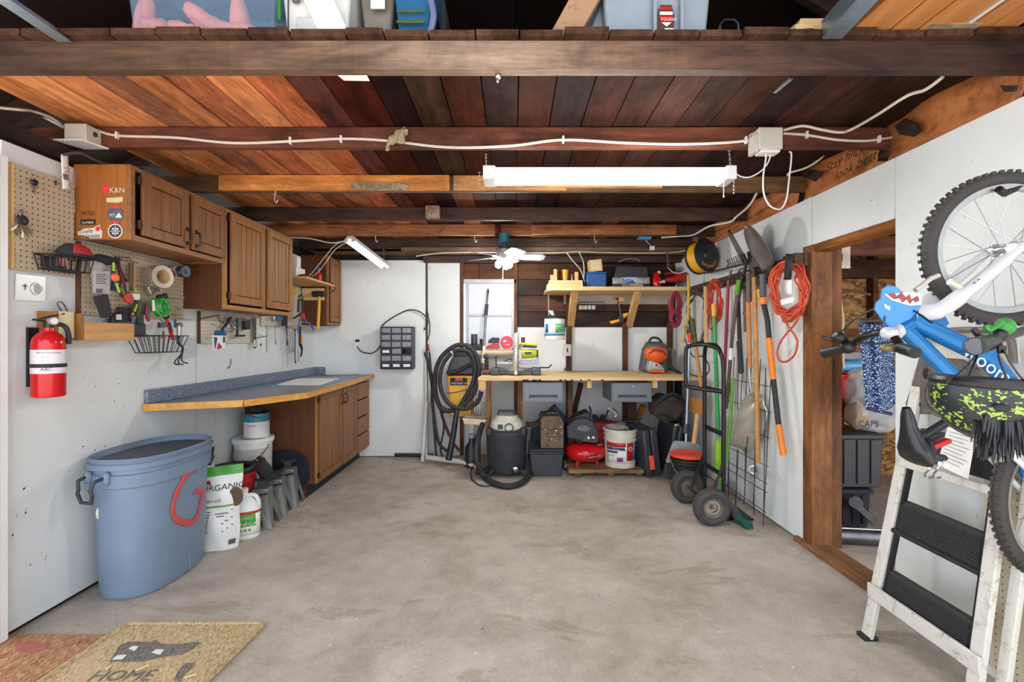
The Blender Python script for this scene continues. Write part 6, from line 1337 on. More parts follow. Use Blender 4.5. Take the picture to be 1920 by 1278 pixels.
put('hose', M().tube(spline([p(1252,660,.05), p(1258,670,.03), p(1254,682,.0), p(1262,692,-.02), p(1276,700,-.02)], 6), .016, 10), 'black_rubber', t); put('side_pad', M().prism([p(1265,690,.1), p(1272,690,.1), p(1274,660,.1), p(1269,652,.1), p(1265,655,.1)], (0,.14,0)), 'drill_grey', t, bevel=.01)
# ================================================================== RIGHT WALL TOOLS
plain('handle_red', hx('8c2030'), .4); plain('wood_handle', hx('b98246'), .5, var=.18); plain('wood_pale', hx('cda878'), .55, var=.12); plain('shaft_brown', hx('5c4a42'), .5); plain('loop_orange', hx('e07a1e'), .4); plain('cord_orange', hx('c24a2c'), .5); plain('blade_steel', hx('77736f'), .38, .75, var=.2)
plain('alu', hx('d6cfc2'), .3, .55, var=.08, scale=5); plain('rail_brown', hx('4a3226'), .6)
t = thing('tool_rail', 'long brown wooden rail for garden tools on the right wall', 'rail', (1.84, 4.0, 1.78))
put('board', M().bx(XR-.035, XR-.001, 2.955, 4.98, 1.775, 1.86), wood('rail_wood', hx('33221a'), hx('5e4232'), 'Y'), t, bevel=.003); put('end_block', M().bx(XR-.09, XR-.0355, 2.96, 3.10, 1.775, 1.86), 'rail_wood', t, bevel=.003); put('hook_strip', M().bx(XR-.10, XR-.036, 3.36, 3.72, 1.715, 1.76), 'black_plastic', t, bevel=.006)
for y in (3.45, 3.6, 3.85, 4.05, 4.3, 4.6): put('peg', M().cyl((XR-.036,y,1.80), (XR-.13,y,1.81), .008), 'dark_steel', t)
def tool(name, lab, cat, parts):
    lo = min((V(p) for q in parts for p in q[1]), key=lambda v: v.z); t = thing(name, lab, cat, lo)
    for nm, pts, r, m in parts: put(nm, M().tube(pts, r, 12), m, t)
    return t
o = .09
t = tool('bow_rake', 'garden bow rake with red shaft hanging head up on the rail', 'rake', [('shaft', [R(1366,524,o), R(1361,640,o), R(1356,752,o)], .013, 'handle_red'), ('neck', [R(1370,506,o), R(1369,515,o), R(1366,526,o)], .010, 'dark_steel')])
put('head_bar', M().tube([R(1321,512,.05), R(1350,506,.10), R(1398,494,.13)], .010, 8), 'dark_steel', t)
for k in range(9): put('tine', M().tube([R(1362+4*k,503-1.4*k,.10), R(1366+4*k,494-1.6*k,.16), R(1363+4*k,487-1.6*k,.20)], .004, 6), 'dark_steel', t)
def blade(t, ctr, w, h, tip, nrm, up, mat='blade_steel', name='blade'):
    c = V(ctr); up = V(up).normalized(); n = V(nrm).normalized(); s = n.cross(up).normalized()
    def f(u, v):
        k = (1-max(0, (v-tip)/(1-tip))**2.0)**.5 if v > tip else 1; x = (2*u-1)*w/2*k*(.85+.15*min(1, v*4)); return c+s*x+up*(h*v)-n*(.030*(1-(2*u-1)**2)*(1-v*.4))
    put(name, M().grid(f, 12, 16), mat, t, solid=.003)
t = tool('round_shovel', 'round point shovel with wood shaft hanging blade up in front of the square tool head', 'shovel', [('shaft', [R(1414,520,.10), R(1417,640,.10), R(1421,868,.10)], .0175, 'wood_handle'), ('socket', [R(1412,494,.10), R(1414,560,.10)], .020, 'rail_brown')])
blade(t, R(1440,499,.13), .24, .33, .35, (-.97,.10,-.2), (-.36,.25,.90))
t = tool('spade', 'narrow spade hanging blade up with its edge to the room beside the rake', 'spade', [('shaft', [R(1384,566,.07), R(1387,640,.07), R(1389,700,.07)], .016, 'black_rubber'), ('socket', [R(1398,498,.08), R(1390,530,.075), R(1384,568,.07)], .013, 'dark_steel'), ('end_grip', [R(1386,640,.065), R(1390,698,.065)], .021, plain('grip_navy', hx('2c3440'), .5))])
blade(t, R(1398,497,.12), .16, .30, .45, (-.95,.36,-.2), (-.42,.10,.90))
t = tool('mattock', 'square headed tool of brown steel hanging on the black hook strip', 'mattock', [('shaft', [R(1404,510,.11), R(1403,570,.11), R(1406,690,.11)], .0175, plain('wood_orange', hx('b97a3c'), .5)), ('socket', [R(1404,512,.11), R(1404,566,.11)], .020, 'shaft_brown')])
put('head', M().prism([R(1400,472,.12), R(1424,463,.12), R(1427,497,.12), R(1404,505,.12)], (.06,.03,0)), plain('head_brown', hx('5b5049'), .5, .5), t, bevel=.004); put('head_back', M().prism([R(1424,465,.11), R(1441,488,.11), R(1432,505,.11), R(1426,498,.11)], (.04,0,0)), 'dark_steel', t)
t = tool('hoe', 'long brown shafted tool with a lime green top grip and white band', 'hoe', [('shaft', [R(1382,552,.12), R(1372,640,.12), R(1362,765,.12)], .014, 'shaft_brown'), ('top_grip', [R(1386,524,.12), R(1381,552,.12)], .018, plain('grip_green', hx('5a9a32'), .45)), ('band', [R(1371,652,.12), R(1369.6,674,.12)], .0155, 'paper')])
put('neck', M().tube(spline([R(1386,526,.12), R(1384,512,.11), R(1392,502,.08)], 4), .007, 8), 'dark_steel', t)
t = tool('lopper', 'orange and black long handled cutter hanging right of the wooden shafts', 'lopper', [('jaw_socket', [R(1430,514,.10), R(1431,556,.10)], .021, 'husq_grey'), ('collar', [R(1431,558,.10), R(1432,571,.10)], .024, 'loop_orange'), ('shaft', [R(1432,570,.10), R(1439,600,.10), R(1442,634,.10)], .018, 'black_rubber'), ('orange_grip', [R(1442,634,.10), R(1450,711,.10)], .021, 'loop_orange'), ('middle_grip', [R(1450,711,.10), R(1460,796,.10)], .018, 'black_rubber'), ('end_grip', [R(1460,796,.10), R(1469,853,.10)], .021, 'loop_orange')])
t = tool('tool_clip', 'small yellow clip tool hanging behind the orange cutter', 'clip', [('upper_clip', [R(1422,543,.08), R(1424,560,.08)], .013, 'yellow_plastic'), ('lower_clip', [R(1425,562,.08), R(1430,582,.08)], .010, 'yellow_plastic')])
t = tool('hedge_shears', 'pair of dark shears with red ringed grips hanging behind the mattock shaft', 'shears', [('handle', [R(1394,518,.05), R(1397,570,.05), R(1398,622,.05)], .014, 'shaft_brown'), ('ring', [R(1397,586,.05), R(1397,590,.05)], .017, 'red_plastic')])
t = tool('garden_pole', 'bright green pole with yellow collar leaning behind the hand truck', 'pole', [('collar', [R(1338,570,.18), R(1339,593,.18)], .020, 'yellow_plastic'), ('shaft', [R(1339,593,.18), R(1343,700,.20), R(1347,820,.22)], .016, plain('pole_green', hx('1f9a46'), .35)), ('tip', [R(1347,824,.22), R(1347,893,.22)], .027, plain('lime_bright', hx('86c11e'), .4))])
t = tool('wood_stake', 'pale straight wooden stick hanging between the cord coils', 'stick', [('stick', [R(1323,534,.10), R(1324,650,.10)], .018, 'wood_pale')])
t = tool('garden_tool', 'wooden shaft with olive green top leaning behind the hand truck loop', 'tool', [('top_grip', [R(1298,598,.18), R(1304,645,.18)], .022, 'olive'), ('shaft', [R(1304,645,.18), R(1316,735,.18)], .016, 'wood_handle'), ('lower_shaft', [R(1308,776,.24), R(1301,830,.26)], .020, 'wood_pale')])
sg = [R(1292,744,.24), R(1318,749,.24), R(1319,780,.24), R(1293,772,.24)]
put('block', M().prism(sg, (.01,.02,0)), 'wood_handle', t, bevel=.002); xd = sg[1]-sg[0]
for k, s in enumerate(('KEEP', 'FREE')): put('lettering', M().text(s, sg[0]+V((.004,-.004,-.062-.065*k)), xd, Z_, .062, .001), 'ink', t, smooth=False)
# aluminium scoop
t = tool('scoop_shovel', 'aluminium grain scoop with bright crumpled blade hanging low on the right wall', 'shovel', [('neck', [R(1405,690,.10), R(1406,715,.10), R(1409,738,.09)], .009, 'steel')])
def sc(u, v):
    l = [(1406,737),(1396,745),(1384,768),(1372,798),(1361,832)]; r = [(1414,736),(1430,741),(1437,772),(1431,812),(1400,852)]; f = min(3.999, v*4); i = int(f); f -= i
    p = R(l[i][0]+(l[i+1][0]-l[i][0])*f, l[i][1]+(l[i+1][1]-l[i][1])*f, .17).lerp(R(r[i][0]+(r[i+1][0]-r[i][0])*f, r[i][1]+(r[i+1][1]-r[i][1])*f, .05), u)
    return p+V((.05, .06, 0))*sin(pi*u)*(1-.6*v)+V((.006*sin(v*17+u*5), 0, 0))
put('blade', M().grid(sc, 14, 18), 'alu', t, solid=.004)
put('rib', M().tube([sc(.35,.25)+V((-.006,0,0)), sc(.3,.9)+V((-.006,0,0))], .008, 8), 'alu', t); put('rib', M().tube([sc(.68,.25)+V((-.006,0,0)), sc(.68,.9)+V((-.006,0,0))], .008, 8), 'alu', t); put('rim', M().tube([sc(0,v/10) for v in range(11)]+[sc(u/6,1) for u in range(1,7)]+[sc(1,1-v/10) for v in range(1,11)], .005, 6), 'alu', t)
# cords
def coil(name, lab, ctr, w, h, r, mat, n, seed, nrm=(-1,-.35,0)):
    c = V(ctr); nn = V(nrm).normalized(); s = nn.cross(Z_).normalized(); t = thing(name, lab, 'cord', c-V((0,0,h/2))); rs = random.Random(seed)
    for k in range(n):
        ww, hh = w/2*rs.uniform(.72,1.0), h/2*rs.uniform(.86,1.0); ph = rs.uniform(-.25,.25); q = [c+nn*(rs.uniform(-.03,.03)+.012*sin(3*a+k))+s*(ww*cos(a)*(1+.10*sin(2*a+ph))+rs.uniform(-.01,.01))+V((0,0,hh*sin(a)+(h/2-hh)+.02*sin(a*2+k))) for a in [2*pi*i/14 for i in range(14)]]
        put('loop', M().tube(spline(q, 4, True), r, 6, True), mat, t)
    return t
t = coil('extension_cord', 'large orange extension cord coil held by a black strap on the right wall', R(1478,548,.10), .26, .36, .0065, 'cord_orange', 13, 4)
put('strap', M().grid(lambda u, v: R(1470+13*u+4*v, 476+48*(1-v), .13+.03*sin(v*3)), 2, 8), 'black_rubber', t, solid=.006, label='black hanging strap'); put('strap_tail', M().grid(lambda u, v: R(1470+14*u, 524+28*v, .13), 2, 4), 'white_plastic', t, solid=.004)
put('tag', M().prism([R(1463,562,.17), R(1488,556,.17), R(1488,566,.17), R(1465,572,.17)], (-.001,-.001,0)), 'paper', t)
put('tail', M().tube(spline([R(1473,598,.10), R(1478,612,.10), R(1490,628,.10), R(1495,642,.10), R(1490,664,.10), R(1476,677,.10), R(1463,676,.10), R(1457,662,.10), R(1462,644,.10), R(1474,626,.10), R(1490,608,.10), R(1499,590,.10)], 6), .0065, 7), 'cord_orange', t)
coil('extension_cord', 'small red orange cord bundle hanging beside the pale stick', R(1340,572,.12), .14, .42, .006, plain('cord_red', hx('c03c22'), .5), 8, 9)
t = coil('garden_hose', 'loops of thin black and grey cable in the back right corner', R(1308,600,.10), .32, .52, .006, plain('cable_dark', hx('3a4038'), .6), 5, 12); put('tail', M().tube(spline([R(1284,610,.12), R(1286,640,.12), R(1300,668,.12), R(1318,668,.12), R(1330,690,.12), R(1318,706,.12), R(1290,700,.12)], 6), .006, 6), 'cable_dark', t)
cable('strap', 'yellow webbing strap hanging straight down from the cable reel', [R(1290,516,.16), R(1291,545,.16), R(1290,590,.16), R(1285,622,.16), R(1281,640,.16)], .013, plain('strap_yellow', hx('d7a43a'), .6), 'strap')
# cable reel under the joists
c = W(1316, 481, 4.2); ax = V((.42,-.88,.10)).normalized()
t = thing('cable_reel', 'black cable reel wound with yellow cord hanging from the ceiling', 'reel', c-V((0,0,.16)))
for s_, nm in ((.055,'front_flange'), (-.055,'back_flange')): put(nm, M().lathe([(.01,-.006),(.14,-.008),(.150,-.003),(.150,.004),(.14,.010),(.05,.012),(.04,.026),(.01,.028)] if s_ > 0 else [(.01,-.006),(.150,-.006),(.150,.006),(.01,.006)], 40, c+ax*s_, ax), 'black_plastic', t)
m = M()
for k in range(6): m.torus(c+ax*(-.044+.0175*k), .128-.004*(k%2), .0105, ax, 36, 6)
put('cord', m, 'yellow_plastic', t); put('core', M().cyl(c-ax*.05, c+ax*.05, .10, n=28), 'yellow_plastic', t)
s2 = ax.cross(Z_)*-1; s2.normalize(); u2 = s2.cross(ax)*-1; u2.normalize()
q = M().text('EXTENSION', (0,0,0), (1,0,0), (0,1,0), .038, 0, 'CENTER')
cc = c+ax*.068
for i, p in enumerate(q.v): a = -pi/2+.15+p.x/.105; rr_ = .118-p.y; q.v[i] = cc+(-s2 if s2.x < 0 else s2)*(rr_*cos(a))+(u2 if u2.z > 0 else -u2)*(rr_*sin(a))
put('lettering', q, 'yellow_plastic', t, smooth=False)
put('hanger', M().tube(spline([c+V((-.03,0,.08)), c+V((-.02,0,.17)), c+V((.02,.0,.175)), c+V((.03,0,.08))], 5), .013, 10), 'black_rubber', t); put('strap', M().tube(spline([c+V((.0,-.0,.16)), c+V((.05,.05,.25)), V((c.x+.03,4.45,2.30))], 4), .008, 6), 'black_rubber', t)
# ------------------------------------------------------------------ hand truck
t = thing('hand_truck', 'black tubular hand truck with fat pneumatic tyres by the right wall', 'hand truck', (1.45, 3.55, 0))
plain('truck_black', hx('1d1d1f'), .38, .3, var=.1); plain('tyre', hx('3b3836'), .75, var=.15); plain('hub_silver', hx('b9b3a8'), .3, .85)
xf, ya, yb_, zt = 1.53, 3.42, 3.76, 1.27
put('frame', M().tube(spline([(xf,ya,.10), (xf,ya,.6), (xf,ya,1.08), (xf-.01,ya+.03,1.22), (xf-.02,ya+.10,zt), (xf-.02,yb_-.10,zt), (xf-.01,yb_-.03,1.22), (xf,yb_,1.08), (xf,yb_,.6), (xf,yb_,.10)], 6), .0155, 12), 'truck_black', t)
for z in (.93, .62, .32): put('cross_bar', M().bar((xf,ya,z), (xf,yb_,z), .035, .012, (1,0,0)), 'truck_black', t, bevel=.003)
put('loop_handle', M().tube(spline([(xf-.01,ya+.05,1.245), (xf-.10,3.50,1.275), (xf-.19,3.56,1.265), (xf-.215,3.58,1.22), (xf-.215,3.58,1.0), (xf-.20,3.575,.955), (xf-.15,3.55,.945), (xf,ya+.02,.93)], 6), .0155, 12), 'truck_black', t)
put('toe_plate', M().bx(xf+.012, xf+.21, ya-.02, yb_+.02, .004, .012).bx(xf+.0, xf+.012, ya-.02, yb_+.02, .004, .13), 'truck_black', t); put('axle', M().cyl((1.40,3.30,.13), (1.40,3.80,.13), .010), 'truck_black', t)
for y, s in ((3.32,-1), (3.78,1)):
    c = V((1.40, y, .1305)); w_ = put('tyre', M().lathe([(.070,-.036),(.10,-.044),(.122,-.034),(.130,-.016),(.130,.016),(.122,.034),(.10,.044),(.070,.036)], 40, c, (0,1,0), closed=True), 'tyre', t)
    put('hub', M().lathe([(.012,-.010),(.030,-.012),(.035,-.026),(.05,-.026),(.062,-.010),(.071,-.034),(.072,.034),(.06,.02),(.012,.02)], 32, c, (0,1,0)), 'hub_silver', w_); put('axle_nut', M().cyl(c+V((0,-.03,0)), c+V((0,-.01,0)), .014, n=6), 'leather', w_)
    put('tread', M().torus(c+V((0,.012,0)), .1285, .004, (0,1,0), 40, 6), 'tyre', w_); put('tread', M().torus(c+V((0,-.012,0)), .1285, .004, (0,1,0), 40, 6), 'tyre', w_)
    ys = ya if s < 0 else yb_
    put('strut', M().bar((xf,ys,.42), (1.41,y-.06*s,.14), .018, .008, (0,1,0)), 'truck_black', t)
# bucket with red lid behind it
c = V((1.50, 4.04, 0)); t = thing('bucket', 'black bucket with a red orange lid behind the hand truck wheels', 'bucket', c); tub(t, c, .125, .138, .30, 'black_plastic', ribs=(.24,.27)); put('lid', M().lathe([(.001,.305),(.125,.305),(.130,.312),(.147,.312),(.150,.318),(.148,.334),(.14,.338),(.13,.332),(.001,.330)], 40, c), plain('lid_red', hx('e0482c'), .4), t)
put('bail', M().tube(spline([c+V((-.148,0,.28)), c+V((-.13,-.10,.20)), c+V((-.03,-.165,.165)), c+V((.08,-.14,.17)), c+V((.148,0,.28))], 6), .0035, 6), 'galvanised', t); put('bail_grip', M().tube([c+V((-.05,-.163,.167)), c+V((.04,-.156,.165))], .010, 10), 'white_plastic', t)
m = M()
for k in range(4): m.box(c+V((.0+.025*k,.01*(k%2),.3325)), (.014,.012,.002))
put('print', m, 'ink', t, smooth=False)
t = thing('lobby_dustpan', 'grey upright dustpan with a silver pole leaning behind the red lidded bucket', 'dustpan', (1.45, 4.25, 0))
p = lambda px, py, d=4.22: W(px, py, d)
put('pan', M().prism([p(1250,868), p(1264,830), p(1270,827), p(1308,831), p(1316,840), p(1312,870)], (0,.05,0)), plain('pan_grey', hx('8d9398'), .45), t, bevel=.008); put('pole', M().tube([p(1286,829,4.24), p(1289,740,4.3), p(1293,640,4.36)], .013, 10), 'galvanised', t); put('grip', M().tube([p(1293,643,4.36), p(1293.5,624,4.37)], .018, 12), 'cord_red', t); put('pivot', M().tube([p(1285,812,4.235), p(1287,795,4.25)], .024, 10), 'dark_grey_plastic', t)
put('bristles', M().prism([p(1251,872), p(1262,868), p(1268,902), p(1246,897)], (0,.06,0)), 'dark_grey_plastic', t)
t = thing('hand_broom', 'green bristled broom head lying on the floor by the right wall', 'broom', (1.62, 3.3, 0)); a = F(1372,950,.06); a2 = F(1385,972,.045); b = F(1404,985,.03)
put('head', M().tube([a+V((-.06,.1,.05)), a, a2], [.02,.045,.05], 10, flat=.6), plain('broom_grey', hx('4a4a46'), .5), t)
put('bristles', M().tube([a2, a2.lerp(b,.5), b], [.045,.052,.058], 14, flat=.5).blob(.006, 60), plain('bristle_green', hx('1d5a4a'), .8), t); put('handle', M().tube([a+V((-.06,.1,.05)), V((1.60,3.50,.5)), V((1.665,3.56,1.02))], .012, 10), 'grip_green', t)
# folded wire trellis against the wall
t = thing('wire_trellis', 'folded black wire panel standing against the right wall behind the scoop', 'wire panel', (1.80, 3.6, 0)); yA, yB2 = 3.30, 3.92
m = M()
for k in range(10): y = yA+(yB2-yA)*k/9; m.tube([(XR-.11+.04*(k%2), y, .003+.05*(k%3)), (XR-.045, y+.02, 1.05+.06*(k%3))], .003, 6)
put('upright_wires', m, 'black_plastic', t); m = M()
for z in (.10,.24,.30,.42,.62,.80,.98): m.tube([(XR-.10+.05*z, yA-.01, z), (XR-.10+.05*z, yB2+.02, z)], .0028, 6)
put('cross_wires', m, 'black_plastic', t)
t = thing('pipe_stub', 'short steel pipe stub sticking out of the right wall low down', 'pipe', R(1413,880,.02)); put('pipe', M().cyl(R(1413,880,0), R(1411,880,.05), .022), 'dark_steel', t); put('flange', M().cyl(R(1413,880,0), R(1413,880,.008), .034), 'steel', t)
# ================================================================== STEP LADDER
worn('ladder_paint', hx('cfccc3'), hx('9a907c'), .55, amt=.41, scale=22); worn('tread_black', hx('2f3030'), hx('77776f'), .75, amt=.35, scale=26)
LD = lambda s, z, o=0: V((1.555+.20*z-o, (2.065-.002*z)*(1-s)+(1.60+.06*z)*s, z))
t = thing('step_ladder', 'old white folding step ladder with black treads leaning on the right wall', 'step ladder', (1.56, 1.83, 0))
for s in (0, 1):
    put('front_rail', M().bar(LD(s,.0), LD(s,1.18 if s == 0 else 1.0), .05, .022, (1,0,0)), 'ladder_paint', t, bevel=.004); e = .045*(1 if s == 0 else -1)
    put('rear_rail', M().bar(LD(s,.015)+V((.045,e,0)), LD(s,1.10)+V((.05,e,0)), .04, .02, (1,0,0)), 'ladder_paint', t, bevel=.004)
    put('inner_strip', M().bar(LD(s,.20)+V((.01,-e*.75,0)), LD(s,.80)+V((.01,-e*.75,0)), .012, .02, (1,0,0)), 'black_plastic', t)
for z0, z1 in ((.185,.315), (.485,.615)):
    a, b = LD(.08,z0), LD(.92,z0); q = put('tread', M().prism([LD(.08,z0,-.004), LD(.92,z0,-.004), LD(.92,z1,-.004), LD(.08,z1,-.004)], (.03,0,0)), 'tread_black', t, bevel=.003); m = M()
    for k in range(11): z = z0+.022+(z1-z0-.03)*k/11; m.tube([LD(.10,z,.0), LD(.90,z,.0)], .0034, 6)
    put('tread_ribs', m, 'tread_black', q); put('tread_nose', M().tube([LD(.06,z0,.004), LD(.94,z0,.004)], .011, 8), 'black_plastic', q)
put('platform', M().prism([LD(.10,.80,-.01), LD(.95,.80,-.01), LD(.95,.93,-.01), LD(.10,.93,-.01)], (.02,0,0)), 'tread_black', t, bevel=.003); put('top_bar', M().bar(LD(-.02,.775,.014), LD(1.02,.775,.014), .012, .032), 'ladder_paint', t, bevel=.003); put('bottom_bar', M().bar(LD(-.05,.205,.018), LD(1.06,.205,.018), .014, .062), 'ladder_paint', t, bevel=.003)
for s in (0, 1): put('foot', M().box(LD(s,.008), (.06,.05,.016)), 'black_rubber', t)
t = thing('notice', 'white printed paper hanging on the top of the step ladder', 'paper', LD(.62,.84,.03)); nq = [LD(.56,.97,.05), LD(.84,.965,.05), LD(.83,.80,.05), LD(.52,.82,.05)]
put('sheet', M().prism(nq, (-.001,0,0)), 'paper', t); m = M()
for k in range(9): a, b = nq[0].lerp(nq[3], .1+.09*k), nq[1].lerp(nq[2], .1+.09*k); m.tube([a.lerp(b,.1)+V((-.003,0,0)), a.lerp(b,.9-.1*(k%3))+V((-.003,0,0))], .0009, 4)
put('print', m, 'print_grey', t)
t = thing('double_hook', 'two steel hooks with dark clip hanging from the step ladder top', 'hook', W(1752,870,1.75)); put('clip', M().ell(W(1765,858,1.75), (.022,.015,.014), 12, 8), 'dark_grey_plastic', t)
for dx in (0, 16): put('hook', M().tube(spline([W(1754+dx,862,1.74), W(1742+dx,880,1.74), W(1734+dx,889,1.73), W(1738+dx,895,1.72), W(1748+dx,894,1.72)], 5), .0035, 7), 'steel', t)
# pegboard at far right
t = thing('pegboard', 'beige pegboard low on the right wall behind the bicycle wheel', 'pegboard', (XR-.02, 1.6, .05)); put('board', M().bx(XR-.026, XR-.02, 1.15, 1.835, .05, .92), pegmat('peg_right', hx('cfc2a6'), (1,2)), t)
for y in (1.16, 1.80): put('batten', M().bx(XR-.0195, XR-.001, y, y+.025, .06, .91), 'pine_z', t)
# ================================================================== BICYCLE hung by its front wheel
plain('bike_blue', hx('2074b6'), .22, .25, var=.05); plain('bike_white', hx('cfd0d2'), .25, var=.02); plain('plate_blue', hx('3b86c4'), .4, var=.04); plain('bike_black', hx('1b1b1d'), .4, var=.15); plain('rim_silver', hx('b8babc'), .3, .8)
YK = 1.55; K = lambda px, py, d=YK: W(px, py, d)
t = thing('bicycle', 'blue child bicycle hung upright by its front wheel on the right wall', 'bicycle', V((1.5, YK, .6)))
def wheel(c, r, ax, nm, ns=20):
    ax = V(ax).normalized(); w = put(nm, M().torus(c, r-.022, .022, ax, 56, 10), 'tyre', t); q = Z_.rotation_difference(ax); m = M()
    for k in range(64):
        a = 2*pi*k/64
        for s in (-.010, .010): p = V(c)+q @ V((cos(a+(.05 if s > 0 else 0))*(r-.001), sin(a+(.05 if s > 0 else 0))*(r-.001), s)); m.box(p, (.011,.011,.009), (q @ Quaternion((0,0,1), a)).to_matrix())
    put('knobs', m, 'tyre', w); put('rim', M().lathe([(r-.040,-.010),(r-.040,.010),(r-.058,.009),(r-.062,0),(r-.058,-.009)], 56, c, ax, closed=True), 'rim_silver', w); put('hub', M().lathe([(.008,-.045),(.022,-.034),(.012,-.028),(.013,.028),(.022,.034),(.008,.045)], 16, c, ax), 'rim_silver', w); m = M()
    for k in range(ns): a = 2*pi*k/ns; s = .03*(1 if k % 2 else -1); b = a+(.9 if k % 4 < 2 else -.9); m.tube([V(c)+q @ V((.02*cos(b), .02*sin(b), s)), V(c)+q @ V(((r-.06)*cos(a), (r-.06)*sin(a), 0))], .0013, 5)
    put('spokes', m, 'steel', w)
HF, HR = K(1883,467), K(1962,942,1.58)
wheel(HF, .252, (.10,1,.04), 'front_wheel'); wheel(HR, .244, (-.25,1,-.06), 'rear_wheel')
cr = K(1742,584); hd = K(1686,616)
for s in (-1, 1): put('fork_blade', M().tube(spline([HF+V((.0,.052*s,0)), HF.lerp(cr,.25)+V((0,.056*s,0)), HF.lerp(cr,.8)+V((0,.05*s,0)), cr+V((-.0,.03*s,.0)), cr+V((-.03,0,-.0))], 5), [.015]*5+[.020]*5+[.025]*5+[.027]*6, 12), 'bike_white', t)
put('dropout', M().ell(HF+V((-.03,-.056,-.01)), (.026,.007,.02), 12, 8), 'bike_white', t)
fd = (HF-cr).normalized(); m = M().text('20', HF.lerp(cr,.62)+V((-.006,-.069,-.010)), fd, V((-fd.z,0,fd.x)), .030, .0006); put('lettering', m, 'ink', t, smooth=False)
put('head_tube', M().tube([cr+V((-.02,0,-.012)), hd], [.026,.026], 18), 'bike_blue', t); put('headset', M().cyl(hd+V((.008,0,.008)), hd+V((-.022,0,-.022)), .024), 'bike_white', t)
BB = V((1.665, YK, 1.13)); ST = V((1.475, YK, 1.065)); SP = K(1735,815)
put('down_tube', M().tube([K(1706,599), K(1850,668), BB], [.028,.031,.026], 18), 'bike_blue', t); put('top_tube', M().tube([K(1692,614), K(1800,718), ST], [.025,.024,.020], 16), 'bike_blue', t); put('seat_tube', M().tube([BB, ST+V((-.03,0,-.015))], .018, 14), 'bike_blue', t)
put('seat_post', M().tube([ST+V((-.02,0,-.01)), SP], .014, 12), 'bike_black', t)
sx = V((.33,0,-.94)).normalized()
def sad(u, v):
    q_ = [(1699,764,.014,.010),(1701,778,.022,.016),(1704,800,.028,.020),(1709,822,.042,.026),(1714,842,.062,.030),(1719,858,.066,.026),(1723,868,.05,.012)]; f = min(5.999, v*6); i = int(f); f -= i; a = [q_[i][j]+(q_[i+1][j]-q_[i][j])*f for j in range(4)]
    return K(a[0], a[1])+V((a[3]*sin(2*pi*u)*.95, a[2]*cos(2*pi*u), a[3]*sin(2*pi*u)*.3))
m = M().grid(sad, 24, 24); put('saddle', m, plain('saddle', hx('202024'), .3, var=.1), t); put('saddle_base', M().ell(K(1728,842,YK), (.022,.05,.045), 14, 10), 'bike_black', t); put('saddle_clamp', M().tube([SP, K(1722,818)], .018, 10), 'bike_black', t)
put('seat_reflector', M().prism([K(1748,836,1.51), K(1785,822,1.51), K(1787,830,1.51), K(1750,846,1.51)], (0,.06,0)), 'red_plastic', t, bevel=.004); put('reflector_mount', M().prism([K(1746,830,1.53), K(1770,818,1.53), K(1772,826,1.53), K(1749,838,1.53)], (0,.04,0)), 'husq_grey', t)
for s in (-1, 1): put('seat_stay', M().tube([ST+V((.01,.03*s,-.01)), HR.lerp(ST,.45)+V((0,.055*s,0)), HR+V((0,.058*s,0))], .0095, 10), 'bike_white', t); put('chain_stay', M().tube([BB+V((0,.03*s,0)), HR+V((0,.058*s,0))], .0095, 10), 'bike_blue', t)
put('chainring', M().lathe([(.02,-.003),(.062,-.003),(.062,.003),(.02,.003)], 32, BB+V((0,-.05,0)), (0,1,0)), 'bike_black', t); put('crank_arm', M().bar(BB+V((0,-.065,0)), BB+V((.04,-.07,-.12)), .02, .012, (0,1,0)), 'bike_black', t)
nt = (BB-K(1706,599)).normalized(); put('lettering', M().text('woom', K(1706,599).lerp(BB,.40)+V((-.004,-.033,-.014)), nt, V((-nt.z,0,nt.x)), .068, .001), 'bike_white', t, smooth=False)
st = K(1668,624,1.54); put('stem', M().tube([hd+V((-.012,0,-.012)), st], .021, 12), 'alu', t); put('stem_face', M().ell(st, (.026,.03,.022), 14, 10), 'bike_white', t); put('bell', M().ell(K(1663,652,1.50), (.02,.02,.014), 12, 8), 'gold', t)
put('handlebar', M().tube(spline([K(1572,659,1.80), K(1592,650,1.76), K(1618,632,1.68), K(1642,624,1.60), st, K(1690,648,1.50), K(1706,658,1.46)], 6), .0125, 12), plain('bar_gloss', hx('2c221f'), .2, .4), t)
put('grip', M().tube([K(1546,662,1.86), K(1550,661,1.85), K(1575,655,1.79), K(1592,650,1.76)], [.021,.019,.017,.019], 14), 'bike_black', t); put('grip', M().tube([K(1688,652,1.50), K(1716,661,1.42)], .018, 12), 'bike_black', t)
put('brake_lever', M().tube(spline([K(1590,636,1.74), K(1575,632,1.76), K(1562,637,1.78), K(1546,633,1.82), K(1541,630,1.83)], 5), .006, 8), 'bike_black', t); put('brake_clamp', M().ell(K(1572,632,1.74), (.022,.03,.022), 12, 8), 'bike_black', t); put('shift_pod', M().ell(K(1590,650,1.74), (.026,.03,.026), 12, 8), 'bike_black', t)
for k, pts in enumerate(([(1578,622),(1600,600),(1632,582),(1664,573),(1690,566)], [(1612,612),(1640,592),(1668,578),(1700,577),(1718,585),(1748,606)], [(1580,627),(1610,630),(1650,622)], [(1606,642),(1640,644),(1690,640)])): put('brake_cable', M().tube(spline([K(x,y,1.66-.045*i-.02*k) for i, (x,y) in enumerate(pts)], 6), .0028, 6), 'bike_black', t)
m = M().tube([K(1716,544,1.50), K(1745,522,1.50), K(1760,516,1.50)], .008, 8); m.tube([K(1780,528,1.49), K(1800,538,1.49)], .010, 8); put('brake_caliper', m, 'alu', t)
put('rear_brake', M().bar(K(1868,846,1.52), K(1880,862,1.52), .02, .014, (0,1,0)).bar(K(1898,842,1.52), K(1916,866,1.52), .02, .014, (0,1,0)), 'alu', t)
